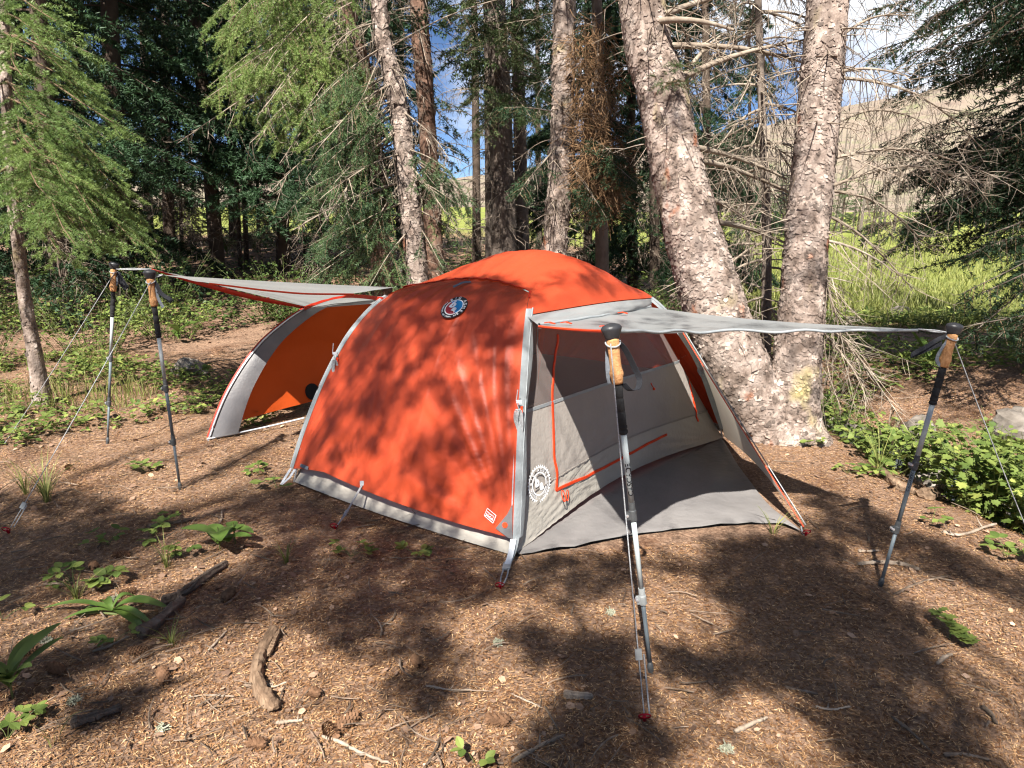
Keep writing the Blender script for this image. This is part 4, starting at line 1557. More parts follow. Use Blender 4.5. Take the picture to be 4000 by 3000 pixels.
def bark_scales(V, count, size, r, lift=0.0036):
    """curled bark plates scattered over a trunk grid V (sides, rings, 3)"""
    S, N = V.shape[:2]
    Vc = np.concatenate([V, V[:1]], 0)
    u, v = r.random(count) * S, r.random(count) * (N - 1.001)
    i, j = u.astype(int), v.astype(int)
    fu, fv = (u - i)[:, None], (v - j)[:, None]
    P = (Vc[i, j] * (1 - fu) + Vc[i + 1, j] * fu) * (1 - fv) + (Vc[i, j + 1] * (1 - fu) + Vc[i + 1, j + 1] * fu) * fv
    du = nrm(Vc[i + 1, j] - Vc[i, j])
    dv = nrm(Vc[i, j + 1] - Vc[i, j])
    nn = nrm(np.cross(du, dv))
    w = size * np.exp(r.normal(-0.15, 0.45, count))[:, None]
    h = w * r.uniform(0.6, 1.1, count)[:, None]
    lf = lift * r.uniform(0.2, 1.6, count)[:, None]
    a = r.normal(0, 0.35, count)[:, None]
    du, dv = du * np.cos(a) + dv * np.sin(a), dv * np.cos(a) - du * np.sin(a)
    pts = [(-0.45, 0.4, 0.0), (0.40, 0.45, 0.0), (0.52, -0.15, 0.7), (0.05, -0.52, 1.0), (-0.50, -0.2, 0.6)]
    VV = np.stack([P + du * w * (x + 0.12 * r.normal(size=(count, 1))) + dv * h * (y + 0.12 * r.normal(size=(count, 1))) + nn * (lf * l + 0.0015) for x, y, l in pts], 1)
    T = np.array([(0, 4, 1), (1, 4, 3), (1, 3, 2)])
    TT = (T[None] + (np.arange(count) * 5)[:, None, None]).reshape(-1, 3)
    return VV.reshape(-1, 3), TT, np.repeat(np.clip(r.normal(0.45, 0.24, count), 0, 1), 5)


def limb_paths(S, E, sag, K=9, wob=0.03, r=None):
    """curved limbs from S (N,3) to E (N,3): rise a little, sag, turn up at the tip"""
    S, E = np.asarray(S, float), np.asarray(E, float)
    t = np.linspace(0, 1, K)[None, :, None]
    ln = np.linalg.norm(E - S, axis=1)[:, None, None]
    sag = np.broadcast_to(np.asarray(sag, float), (len(S),))[:, None, None]
    P = S[:, None] * (1 - t) + E[:, None] * t
    P = P + UP * (sag * ln * np.sin(np.pi * t))
    if r is not None:
        side = nrm(np.cross(E - S, UP))[:, None]
        P = P + side * (wob * ln * np.sin(t * np.pi * r.uniform(1, 2.5, (len(S), 1, 1)) + r.uniform(0, 3, (len(S), 1, 1))) * t)
    return P


def at_path(P, idx, f):
    K = P.shape[1]
    u = f * (K - 1)
    i = np.minimum(u.astype(int), K - 2)
    w = (u - i)[:, None]
    return P[idx, i] * (1 - w) + P[idx, i + 1] * w, nrm(P[idx, i + 1] - P[idx, i])


def foliage(limbs, r, mbN, mbT, per_m_br, br_len, droop, per_m, nl, nw, tint0, sub=4, f0=0.2, hang=0.0, twr=0.004, flat=0.5):
    """side branchlets and needles for limb paths (N,K,3)"""
    N = len(limbs)
    if N == 0:
        return
    ln = np.linalg.norm(np.diff(limbs, axis=1), axis=2).sum(1)
    cnt = np.maximum((ln * per_m_br).astype(int), 2)
    idx = np.repeat(np.arange(N), cnt)
    M_ = len(idx)
    f = f0 + (1 - f0) * r.random(M_)
    P, tg = at_path(limbs, idx, f)
    side = nrm(np.cross(tg, UP)) * np.where(r.random(M_) < 0.5, 1, -1)[:, None]
    ang = r.uniform(0.6, 1.15, M_)[:, None]
    d = nrm(tg * np.cos(ang) + side * np.sin(ang) + UP * r.normal(0, flat * 0.35, (M_, 1)) - UP * droop)
    bl = np.minimum(br_len, ln[idx] * 0.45) * (1.15 - 0.85 * f) * r.uniform(0.6, 1.2, M_) + 0.04
    E = P + d * bl[:, None] - UP * (hang * bl * r.random(M_))[:, None]
    mid = (P + E) / 2 + UP * (0.06 * bl)[:, None]
    tl = np.clip(tint0 + r.normal(0, 0.16, N), 0, 1)[idx] + r.normal(0, 0.08, M_)
    S_, E_, t_ = [P, mid], [mid, E], [tl, tl]
    # tip shoots of the limbs themselves
    tipS, _ = at_path(limbs, np.arange(N), np.full(N, 0.55))
    S_ += [tipS, limbs[:, -3]]
    E_ += [limbs[:, -3], limbs[:, -1]]
    t_ += [np.full(N, tint0), np.full(N, tint0)]
    if sub:
        i2 = np.repeat(np.arange(M_), sub)
        g = 0.15 + 0.85 * r.random(len(i2))
        B = np.where((g < 0.5)[:, None], P[i2] + (mid - P)[i2] * (g * 2)[:, None], mid[i2] + (E - mid)[i2] * (g * 2 - 1)[:, None])
        dd = d[i2]
        sd = nrm(np.cross(dd, UP)) * np.where(r.random(len(i2)) < 0.5, 1, -1)[:, None]
        sdir = nrm(dd * 0.75 + sd * 0.7 + UP * r.normal(-droop * 0.6, 0.22, (len(i2), 1)))
        sl = bl[i2] * 0.42 * (1.1 - 0.6 * g) * r.uniform(0.6, 1.2, len(i2)) + 0.015
        S_.append(B)
        E_.append(B + sdir * sl[:, None])
        t_.append(tl[i2] + 0.08)
    needles(mbN, np.concatenate(S_), np.concatenate(E_), per_m, nl, nw, np.concatenate(t_), r)
    if mbT is not None:
        tubes(mbT, np.stack([P, mid, E], 1), np.stack([np.full(M_, twr), np.full(M_, twr * 0.7), np.full(M_, twr * 0.3)], 1), 3, r.random(M_))


def dead_twigs(limbs, r, mb, per_m, tl, droop, sub=3, rad=0.0035, curl=0.25):
    """bare side twigs with their own twiglets"""
    N = len(limbs)
    ln = np.linalg.norm(np.diff(limbs, axis=1), axis=2).sum(1)
    cnt = np.maximum((ln * per_m).astype(int), 1)
    idx = np.repeat(np.arange(N), cnt)
    M_ = len(idx)
    f = 0.1 + 0.9 * r.random(M_)
    P, tg = at_path(limbs, idx, f)
    rd = nrm(np.cross(tg, r.normal(size=(M_, 3))))
    d = nrm(tg * 0.55 + rd * 0.9 - UP * droop)
    L_ = tl * r.uniform(0.35, 1.25, M_) * (1.2 - 0.7 * f)
    K = 6
    t = np.linspace(0, 1, K)[None, :, None]
    bend = nrm(r.normal(size=(M_, 3)) - UP * 0.8)[:, None]
    Q = P[:, None] + d[:, None] * (L_[:, None, None] * t) + bend * (curl * L_[:, None, None] * t ** 2)
    tubes(mb, Q, (rad * np.linspace(1, 0.25, K))[None] * r.uniform(0.6, 1.3, (M_, 1)), 3, r.random(M_))
    if sub:
        i2 = np.repeat(np.arange(M_), sub)
        f2 = 0.25 + 0.75 * r.random(len(i2))
        P2, t2 = at_path(Q, i2, f2)
        rd = nrm(np.cross(t2, r.normal(size=t2.shape)))
        d2 = nrm(t2 * 0.5 + rd - UP * droop * 0.5)
        L2 = L_[i2] * 0.42 * r.uniform(0.4, 1.2, len(i2))
        b2 = nrm(r.normal(size=t2.shape))[:, None]
        tt = np.linspace(0, 1, 4)[None, :, None]
        Q2 = P2[:, None] + d2[:, None] * (L2[:, None, None] * tt) + b2 * (curl * L2[:, None, None] * tt ** 2)
        tubes(mb, Q2, (rad * 0.55 * np.linspace(1, 0.3, 4))[None] * np.ones((len(i2), 1)), 3, r.random(len(i2)))


def ring_limbs(path, r, n, z0, z1, L0, L1, elev, sag, az=None):
    """limbs round a trunk path between two heights"""
    zz = np.sort(r.uniform(z0, z1, n))
    B = np.stack([np.interp(zz, path[:, 2], path[:, k]) for k in range(2)] + [zz], -1)
    a = r.uniform(0, 2 * np.pi, n) if az is None else r.uniform(az[0], az[1], n)
    f = (zz - z0) / max(z1 - z0, 1e-3)
    ln = (L0 + (L1 - L0) * f) * r.uniform(0.65, 1.15, n)
    el = elev + r.normal(0, 0.12, n)
    E = B + np.stack([np.cos(a) * ln * np.cos(el), np.sin(a) * ln * np.cos(el), np.sin(el) * ln], -1)
    return limb_paths(B, E, sag, r=r)


def limb_tubes(mb, limbs, r0, sides=5, tint=0.5):
    N, K = limbs.shape[:2]
    r0 = np.broadcast_to(np.asarray(r0, float), (N,))
    tubes(mb, limbs, r0[:, None] * np.linspace(1, 0.25, K)[None], sides, tint)


def tree(name, base, label, cat='tree', group=None):
    return thing(name, base, label, cat, group)


def stem(parent, pts, mat, ztop, rings=90, sides=22, flare=0.25, rough=0.05, seed=0, scales=0, ssize=0.03, zscale=3.8, ground_base=True, name='trunk'):
    C, R = trunk_curve(pts)
    if ground_base:
        C[0, 2] = terrain(C[0, 0], C[0, 1]) - 0.06
    C, R = extend(C, R, ztop)
    V, Q, tint, path, rad = trunk_mesh(C, R, rings, sides, flare, rough, seed)
    mb = MB()
    mb.add(V.reshape(-1, 3), None, Q, tint)
    o = mb.build(name, mat, parent, smooth=True)
    if scales:
        r = np.random.default_rng(seed + 100)
        jmax = int(np.searchsorted(path[:, 2], zscale))
        SV, ST, tt = bark_scales(V[:, :max(jmax, 4)], scales, ssize, r)
        mb = MB()
        mb.add(SV, ST, None, tt)
        b = mb.build('bark_scales', mat, o)
        b['kind'] = 'stuff'
    return o, path, rad


def px_limbs(path, specs, sag, r, K=9, wob=0.03):
    """limbs given as (start height py on the trunk, end px, end py, end Y)"""
    S, E = [], []
    pp = proj(path)
    for (py0, ex, ey, eY) in specs:
        j = int(np.argmin(np.abs(pp[:, 1] - py0)))
        S.append(path[j])
        E.append(at(ex, ey, eY))
    return limb_paths(np.array(S), np.array(E), sag, K, wob, r)

# the big twin-trunked spruce right of the tent
r = np.random.default_rng(21)
tw = tree('spruce_tree', on_ground(3060, 1735), 'large twin-trunked spruce with scaly pale bark right of the tent')
oL, pL, rL = stem(tw, [(2506, 0, 4.75, 178), (2572, 313, 4.68, 186), (2639, 627, 4.6, 196), (2713, 940, 4.52, 216), (2784, 1175, 4.47, 234), (2880, 1450, 4.42, 250), (2985, 1640, 4.42, 235), (3030, 1740, 4.42, 250)], M['barkA'], 11, 130, 44, 0.25, 0.03, 3, 8000, 0.023)
oR, pR, rR = stem(tw, [(3236, 0, 4.55, 154), (3207, 313, 4.5, 156), (3180, 627, 4.46, 158), (3149, 940, 4.42, 160), (3136, 1175, 4.40, 168), (3108, 1450, 4.38, 180), (3098, 1640, 4.37, 185), (3095, 1745, 4.37, 215)], M['barkA'], 11, 130, 44, 0.3, 0.03, 4, 7000, 0.022)
mbB, mbD, mbN, mbT = MB(), MB(), MB(), MB()
# stout dead limbs drawn from the photograph
l1 = px_limbs(pL, [(100, 3020, -40, 5.0), (170, 3140, 250, 4.9), (340, 3130, 160, 4.8), (420, 2830, 130, 5.2), (560, 3060, 700, 5.0), (620, 3100, 770, 5.1), (760, 2960, 880, 5.2), (870, 3090, 960, 5.0), (1000, 2950, 1450, 4.9), (60, 2880, 120, 4.1), (1080, 2990, 1500, 4.7)], 0.05, r)
l2 = px_limbs(pR, [(180, 3560, 60, 4.9), (300, 3860, 590, 4.9), (300, 3560, 300, 4.2), (520, 3640, 500, 5.3), (640, 3880, 700, 5.0), (760, 3820, 720, 5.2), (740, 3660, 980, 4.9), (820, 3560, 1130, 4.6), (930, 3520, 1080, 4.3), (940, 3300, 1400, 4.2), (1240, 3400, 1560, 4.4), (60, 3700, -60, 5.2), (1200, 3520, 1640, 4.5)], 0.09, r)
dead_twigs(l1, r, mbD, 20, 0.42, 0.5, 3, 0.0042)
dead_twigs(l2, r, mbD, 36, 0.42, 0.5, 3, 0.0034)
# bristles of short snags on the trunks
for pth in (pL, pR):
    sn = ring_limbs(pth, r, 70, 0.5, 4.2, 0.25, 0.5, -0.2, 0.05)
    limb_tubes(mbD, sn, 0.006, 4)
    dead_twigs(sn, r, mbD, 9, 0.2, 0.5, 2, 0.0028)
for l_ in np.concatenate([l1, l2]):
    mb = MB()
    limb_tubes(mb, l_[None], 0.026 if len(tw.children) < 13 else 0.012, 7)
    mb.build('limb', M['dead'], tw, smooth=True)
mbD.build('dead_twigs', M['dead'], tw)['kind'] = 'stuff'
lv = px_limbs(pL, [(300, 2690, 250, 4.35), (330, 2640, 330, 4.3)], 0.0, r)
foliage(lv, r, mbN, mbT, 26, 0.18, 0.1, 320, 0.02, 0.0026, 0.45, 3)
hi = np.concatenate([ring_limbs(pL, r, 46, 4.4, 10.5, 1.9, 0.7, -0.15, 0.05), ring_limbs(pR, r, 46, 4.4, 10.5, 1.9, 0.7, -0.15, 0.05)])
limb_tubes(mbT, hi, 0.02, 4)
foliage(hi, r, mbN, None, 12, 0.55, 0.15, 34, 0.08, 0.016, 0.4, 3)
mbN.build('crown', M['ndl_mid'], tw)['kind'] = 'stuff'
mbT.build('twigs', M['twig'], tw)['kind'] = 'stuff'

# dead thicket between and behind the twin trunks
r = np.random.default_rng(22)
dt = tree('dead_spruce', at(2990, 1500, 5.6) * A3(1, 1, 0), 'bare dead young spruce tangled with twigs between the twin trunks', 'tree')
o, p_, _ = stem(dt, [(2960, -100, 5.7, 26), (2975, 400, 5.65, 30), (2995, 900, 5.6, 36), (3000, 1500, 5.55, 46)], M['barkB'], 4.5, 50, 10, 0.2, 0.05, 9)
mbB, mbD = MB(), MB()
ll = ring_limbs(p_, r, 90, 0.4, 4.3, 1.0, 0.8, -0.45, 0.12)
limb_tubes(mbB, ll, r.uniform(0.006, 0.013, len(ll)), 5)
dead_twigs(ll, r, mbD, 15, 0.34, 0.75, 3, 0.0036, 0.4)
mbB.build('dead_limbs', M['dead'], dt, smooth=True)['kind'] = 'stuff'
mbD.build('dead_twigs', M['dead'], dt)['kind'] = 'stuff'

# dark spruce reaching in from the right edge
r = np.random.default_rng(23)
dk = tree('spruce_tree', at(4560, 1500, 6.4) * A3(1, 1, 0), 'dark spruce whose shaded boughs reach in from the right edge')
o, p_, _ = stem(dk, [(4700, -400, 6.4, 120), (4620, 700, 6.4, 130), (4560, 1500, 6.4, 150)], M['barkB'], 10, 50, 16, 0.25, 0.05, 12)
mbB, mbN, mbT, mbD = MB(), MB(), MB(), MB()
sp = [(0, 3500, -40, 6.2), (-200, 3650, 60, 5.9), (100, 3420, 240, 6.6), (150, 3800, 160, 5.6), (200, 3560, 330, 6.3), (300, 3700, 300, 5.8), (200, 3950, 330, 5.5), (400, 3420, 560, 7.0), (420, 3520, 640, 6.7), (450, 3600, 600, 6.4), (480, 3700, 690, 6.2), (500, 3450, 760, 7.0), (520, 3560, 860, 6.8), (560, 3700, 800, 6.2), (560, 3850, 760, 5.8), (600, 3800, 900, 6.0), (620, 3640, 960, 6.5), (650, 3900, 960, 5.8), (-100, 3380, 80, 6.9), (-300, 3880, -60, 5.6), (-250, 3720, -120, 6.0), (50, 3900, 60, 5.3),
      (780, 3790, 1010, 5.7), (800, 3840, 1110, 5.4), (850, 3760, 1180, 5.6), (900, 3830, 1230, 5.3), (950, 3900, 1270, 5.2), (980, 3700, 1300, 5.7), (1000, 3950, 1200, 5.0)]
sp += [(r.uniform(250, 620), r.uniform(3380, 4000), r.uniform(560, 990), r.uniform(5.9, 7.2)) for _ in range(26)]
sp += [(r.uniform(-300, 150), r.uniform(3450, 4000), r.uniform(-60, 330), r.uniform(5.6, 6.8)) for _ in range(8)]
ll = px_limbs(p_, [(a_ + r.uniform(-80, 80), b_, c_ + r.uniform(-40, 40), d_) for a_, b_, c_, d_ in sp], r.uniform(-0.02, 0.14, len(sp)), r, 9, 0.07)
limb_tubes(mbB, ll, r.uniform(0.012, 0.02, len(ll)), 5)
foliage(ll, r, mbN, mbT, 15, 0.55, 0.4, 90, 0.038, 0.0105, 0.35, 5, 0.2, 0.4)
bk = ring_limbs(p_, r, 70, 0.8, 9.5, 2.6, 0.8, -0.25, 0.06)
limb_tubes(mbB, bk, 0.016, 4)
foliage(bk, r, mbN, None, 12, 0.5, 0.2, 40, 0.06, 0.012, 0.35, 3)
dead_twigs(ll, r, mbD, 6, 0.4, 0.7, 2, 0.003)
mbB.build('limbs', M['barkB'], dk, smooth=True)['kind'] = 'stuff'
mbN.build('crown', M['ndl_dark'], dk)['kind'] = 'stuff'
mbT.build('twigs', M['twig'], dk)['kind'] = 'stuff'
mbD.build('dead_twigs', M['dead'], dk)['kind'] = 'stuff'

# pale lit trunk behind the left shoulder of the tent
r = np.random.default_rng(24)
tb = tree('spruce_tree', at(1630, 1120, 6.8) * A3(1, 1, 0), 'spruce with pale sunlit trunk rising behind the left shoulder of the tent')
o, pB_, _ = stem(tb, [(1478, -60, 6.9, 58), (1490, 133, 6.9, 62), (1525, 265, 6.88, 66), (1552, 400, 6.86, 70), (1571, 530, 6.84, 76), (1590, 700, 6.82, 82), (1608, 860, 6.8, 84), (1628, 1060, 6.8, 82), (1640, 1300, 6.8, 100)], M['barkA'], 10, 90, 30, 0.3, 0.05, 14, 2600, 0.036, 4.2)
mbB, mbN, mbT, mbD = MB(), MB(), MB(), MB()
sp = []
for _ in range(44):
    y0 = r.uniform(150, 900)
    sp.append((y0, r.uniform(1130, 1470), y0 + r.uniform(120, 330), r.uniform(6.1, 7.3)))
for _ in range(12):
    y0 = r.uniform(560, 880)
    sp.append((y0, r.uniform(1690, 1850), y0 + r.uniform(100, 220), r.uniform(6.3, 7.2)))
ll = px_limbs(pB_, sp, 0.03, r)
limb_tubes(mbB, ll, r.uniform(0.006, 0.012, len(ll)), 4)
foliage(ll, r, mbN, mbT, 12, 0.42, 0.45, 380, 0.024, 0.0048, 0.42, 4, 0.25, 0.5)
dl = px_limbs(pB_, [(200, 2180, -60, 6.3), (250, 1600, 380, 6.2), (330, 1250, 560, 6.1), (380, 1260, 820, 6.2), (480, 1240, 900, 6.2), (600, 1300, 740, 6.0), (420, 1760, 620, 6.4), (620, 1780, 900, 6.4), (80, 1290, 180, 6.3), (700, 1150, 900, 6.1)], 0.05, r)
limb_tubes(mbB, dl, r.uniform(0.007, 0.014, len(dl)), 5)
dead_twigs(dl, r, mbD, 16, 0.34, 0.7, 3, 0.004)
dl = ring_limbs(pB_, r, 60, 0.8, 4.4, 0.5, 0.6, -0.4, 0.1)
dead_twigs(dl, r, mbD, 14, 0.3, 0.8, 2, 0.0035)
hi = ring_limbs(pB_, r, 50, 4.2, 9.8, 1.9, 0.5, -0.2, 0.05)
limb_tubes(mbB, hi, 0.018, 4)
foliage(hi, r, mbN, None, 11, 0.5, 0.2, 36, 0.07, 0.014, 0.4, 3)
mbB.build('limbs', M['dead'], tb, smooth=True)['kind'] = 'stuff'
mbN.build('crown', M['ndl_blue'], tb)['kind'] = 'stuff'
mbT.build('twigs', M['twig'], tb)['kind'] = 'stuff'
mbD.build('dead_twigs', M['dead'], tb)['kind'] = 'stuff'

# reddish trunk with the bright boughs at upper left of centre
r = np.random.default_rng(25)
tr = tree('spruce_tree', at(1495, 1120, 8.0) * A3(1, 1, 0), 'reddish-barked spruce with bright hanging boughs at upper centre left')
o, pC_, _ = stem(tr, [(1335, -60, 8.0, 70), (1420, 300, 8.0, 72), (1455, 560, 8.0, 66), (1475, 800, 8.0, 70), (1495, 1180, 8.0, 90)], M['barkC'], 11, 70, 22, 0.3, 0.06, 16, 1500, 0.045, 4.6)
mbB, mbN, mbT, mbD = MB(), MB(), MB(), MB()
sp = []
for _ in range(46):
    ex = r.uniform(800, 1380)
    ey = r.uniform(20, 560) - 0.15 * (1380 - ex)
    sp.append((ey - r.uniform(60, 330), ex, max(ey, -150) + 60, r.uniform(6.3, 7.8)))
ll = px_limbs(pC_, sp, 0.06, r)
limb_tubes(mbB, ll, r.uniform(0.008, 0.014, len(ll)), 4)
foliage(ll, r, mbN, mbT, 11, 0.48, 0.45, 330, 0.026, 0.0050, 0.75, 5, 0.35, 0.65)
dl = px_limbs(pC_, [(150, 700, 560, 6.6), (250, 960, 560, 6.6), (300, 1080, 640, 6.6), (380, 1060, 760, 6.6), (60, 1010, 420, 6.3), (200, 1180, 420, 6.4), (420, 1180, 700, 6.8), (500, 1120, 850, 6.8)], 0.03, r)
limb_tubes(mbB, dl, r.uniform(0.007, 0.013, len(dl)), 5)
dead_twigs(dl, r, mbD, 15, 0.36, 0.9, 3, 0.004)
dead_twigs(ll, r, mbD, 3, 0.4, 0.9, 2, 0.004)
dl = ring_limbs(pC_, r, 50, 1.2, 5, 0.5, 0.6, -0.4, 0.1)
dead_twigs(dl, r, mbD, 14, 0.35, 0.8, 2, 0.004)
hi = ring_limbs(pC_, r, 50, 4.6, 11, 2.2, 0.5, -0.2, 0.05)
limb_tubes(mbB, hi, 0.018, 4)
foliage(hi, r, mbN, None, 11, 0.5, 0.2, 36, 0.07, 0.014, 0.5, 3)
mbB.build('limbs', M['dead'], tr, smooth=True)['kind'] = 'stuff'
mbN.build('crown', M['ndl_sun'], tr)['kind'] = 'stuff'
mbT.build('twigs', M['twig'], tr)['kind'] = 'stuff'
mbD.build('dead_twigs', M['dead'], tr)['kind'] = 'stuff'


# plainer trunks behind the tent
def back_tree(pts, mat, label, seed, ztop, nlive, ndead, Lv, nd_mat='ndl_mid', z0=1.6, scales=0, dl=0.5, specs=None, tint=0.4):
    r = np.random.default_rng(seed)
    a, b, y, w = pts[-1]
    t = tree('spruce_tree', at(a, b, y) * A3(1, 1, 0), label)
    o, p_, _ = stem(t, pts, mat, ztop, 70, 20, 0.25, 0.06, seed, scales, 0.04, 4.8)
    mbB, mbN, mbT, mbD = MB(), MB(), MB(), MB()
    ll = ring_limbs(p_, r, nlive, z0, ztop * 0.96, Lv, 0.5, -0.25, 0.05)
    limb_tubes(mbB, ll, 0.012, 4)
    foliage(ll, r, mbN, None, 12, 0.5, 0.25, 48, 0.06, 0.016, tint, 4, 0.25, 0.2)
    if specs:
        l2 = px_limbs(p_, specs, 0.03, r)
        limb_tubes(mbB, l2, r.uniform(0.007, 0.012, len(l2)), 5)
        foliage(l2, r, mbN, mbT, 22, 0.36, 0.35, 140, 0.034, 0.008, 0.55, 4, 0.45, 0.3)
        dead_twigs(l2, r, mbD, 6, 0.35, 0.7, 2, 0.004)
    if ndead:
        d_ = ring_limbs(p_, r, ndead, 0.7, 4.8, dl, dl * 0.9, -0.25, 0.1)
        limb_tubes(mbB, d_, r.uniform(0.005, 0.011, len(d_)), 4)
        dead_twigs(d_, r, mbD, 11, 0.32, 0.6, 2, 0.004)
    mbB.build('limbs', M['dead'], t, smooth=True)['kind'] = 'stuff'
    if mbN.n:
        mbN.build('crown', M[nd_mat], t)['kind'] = 'stuff'
    if mbT.n:
        mbT.build('twigs', M['twig'], t)['kind'] = 'stuff'
    if mbD.n:
        mbD.build('dead_twigs', M['dead'], t)['kind'] = 'stuff'
    return t, p_


back_tree([(1630, -60, 8.7, 70), (1662, 380, 8.7, 66), (1685, 760, 8.7, 70), (1700, 1150, 8.7, 84)], M['barkC'], 'dusky orange-barked trunk just right of the pale trunk behind the tent', 31, 10, 34, 44, 1.5, 'ndl_dark', 3.4, 900)
back_tree([(1935, -60, 9.2, 70), (1950, 300, 9.2, 82), (1962, 700, 9.2, 92), (1975, 1150, 9.2, 110)], M['barkB'], 'grey trunk directly behind the peak of the tent', 32, 10, 40, 44, 1.4, 'ndl_mid', 2.9, 1100,
          specs=[(100, 1750, 60, 8.0), (60, 1850, 160, 8.0), (200, 2020, 60, 8.2), (260, 1830, 400, 8.0), (300, 2060, 470, 7.9), (340, 1900, 520, 8.0), (60, 2120, 40, 8.0), (150, 2080, 230, 8.0), (20, 1990, 180, 8.0), (20, 1840, -20, 8.0)])
back_tree([(1905, 0, 9.6, 34), (1915, 500, 9.6, 44), (1925, 1150, 9.6, 60)], M['barkB'], 'dark slimmer trunk touching the grey trunk on its left', 33, 9, 20, 30, 1.2, 'ndl_dark', 3.6)
back_tree([(2015, -60, 10.0, 44), (2030, 500, 10.0, 48), (2045, 1150, 10.0, 62)], M['barkB'], 'slim straight trunk right of the grey trunk behind the tent peak', 34, 10, 30, 40, 1.3, 'ndl_mid', 3.4, 500)
back_tree([(1855, 200, 14.0, 26), (1860, 600, 14.0, 30), (1862, 1000, 14.0, 36)], M['barkF'], 'thin far trunk standing against the blue gap', 35, 8, 12, 46, 0.9, 'ndl_dark', 4.6, dl=1.1)
te, pE = back_tree([(2206, -60, 7.5, 84), (2200, 330, 7.5, 88), (2196, 530, 7.5, 90), (2186, 730, 7.5, 96), (2166, 1000, 7.5, 96), (2160, 1200, 7.5, 110)], M['barkA'], 'thick brown-pink trunk behind the right half of the tent roof', 36, 10, 36, 50, 1.7, 'ndl_dark', 4.2, 2200,
                   specs=[(560, 2030, 760, 6.8), (520, 2500, 720, 6.7), (480, 2420, 620, 6.9), (600, 2360, 850, 6.9), (440, 1960, 420, 7.0), (400, 2580, 560, 7.2)])
# hanging brown broom of dead growth
r = np.random.default_rng(37)
bt = tree('spruce_tree', at(2360, 1150, 7.9) * A3(1, 1, 0), 'spruce hung with a matted brown mass of dead twigs')
stem(bt, [(2330, -60, 7.9, 40), (2345, 500, 7.9, 46), (2360, 1200, 7.9, 60)], M['barkB'], 8, 50, 12, 0.25, 0.05, 38)
mbX = MB()
for (cx, cy_, w, h, cnt) in ((2310, 190, 90, 120, 420), (2330, 360, 100, 130, 560), (2345, 640, 88, 170, 1900), (2370, 700, 62, 150, 700), (2270, 470, 50, 100, 220)):
    c = at(cx, cy_, 7.3)
    u = r.normal(size=(cnt, 3))
    u = nrm(u) * (r.random(cnt) ** 0.4)[:, None]
    sc_ = 7.4 / FPX
    P0 = c + u * A3(w * sc_, 0.26, h * sc_)
    d0 = nrm(r.normal(size=(cnt, 3)) * 0.8 + u * 0.3 - UP * 0.9)
    b0 = nrm(r.normal(size=(cnt, 3)))
    tt = np.linspace(0, 1, 5)[None, :, None]
    ln = r.uniform(0.07, 0.22, cnt)[:, None, None]
    Q = P0[:, None] + d0[:, None] * ln * tt + b0[:, None] * ln * 0.7 * tt ** 2
    tubes(mbX, Q[:, ::2] if cnt < 300 else Q[:, [0, 2, 3, 4]], 0.0027, 3, r.random(cnt))
mbX.build('dead_broom', M['broom'], bt)['kind'] = 'stuff'
mbN, mbB = MB(), MB()
hi = ring_limbs(np.array([at(2330, -60, 7.9), at(2330, -60, 7.9) + UP * 5]), r, 30, 3.6, 8, 1.4, 0.4, -0.2, 0.05)
foliage(hi, r, mbN, None, 11, 0.45, 0.2, 40, 0.06, 0.012, 0.4, 3)
mbN.build('crown', M['ndl_dark'], bt)['kind'] = 'stuff'

# the young spruce at the left edge, its boughs in sunlight
r = np.random.default_rng(41)
sp_ = tree('young_spruce', on_ground(165, 1560), 'young spruce at the left edge with bright drooping boughs and slim trunk')
o, pS, _ = stem(sp_, [(10, -200, 5.1, 30), (22, 300, 5.1, 38), (45, 700, 5.12, 42), (62, 860, 5.14, 44), (95, 1150, 5.17, 46), (130, 1350, 5.2, 50), (165, 1560, 5.22, 62)], M['barkA'], 4.6, 70, 18, 0.3, 0.05, 42, 500, 0.02, 4)
mbB, mbN, mbT, mbD = MB(), MB(), MB(), MB()
sp = [(20, 205, 80, 4.6), (-100, 180, -40, 4.8), (150, 300, 330, 4.7), (230, 451, 490, 4.6), (180, 380, 400, 4.9), (300, 330, 560, 4.4), (380, 431, 670, 4.5), (420, 300, 740, 4.2), (460, 520, 780, 4.8), (500, 490, 915, 4.5), (540, 400, 850, 4.2), (560, 640, 1010, 4.6), (600, 560, 960, 4.4), (620, 420, 1000, 4.1), (640, 330, 960, 3.9), (560, 200, 780, 4.0), (420, 150, 620, 4.0), (300, 130, 470, 4.1), (150, 90, 300, 4.2), (680, 180, 900, 4.1), (60, 150, 180, 4.3), (700, 360, 930, 4.6), (720, 260, 1010, 4.5), (80, -200, 240, 4.4), (300, -300, 520, 4.5), (500, -200, 700, 4.4), (650, -260, 900, 4.6), (120, 260, 240, 5.0), (340, 250, 560, 5.0), (480, 330, 700, 5.0)]
ll = px_limbs(pS, sp, 0.05, r)
limb_tubes(mbB, ll, r.uniform(0.007, 0.012, len(ll)), 5)
foliage(ll, r, mbN, mbT, 10, 0.42, 0.25, 850, 0.021, 0.0030, 0.55, 4, 0.2, 0.10, 0.003, 0.2)
bk = ring_limbs(pS, r, 26, 1.4, 4.4, 1.1, 0.3, -0.3, 0.04, az=(math.pi * 0.2, math.pi * 1.2))
foliage(bk, r, mbN, None, 16, 0.34, 0.2, 110, 0.03, 0.008, 0.45, 4)
dl = px_limbs(pS, [(760, 300, 1040, 4.6), (800, 250, 1000, 4.4), (700, 400, 1000, 4.6), (480, 330, 900, 4.6)], 0.03, r)
limb_tubes(mbB, dl, 0.005, 4)
dead_twigs(dl, r, mbD, 9, 0.28, 0.7, 2, 0.003)
mbB.build('limbs', M['twig'], sp_, smooth=True)['kind'] = 'stuff'
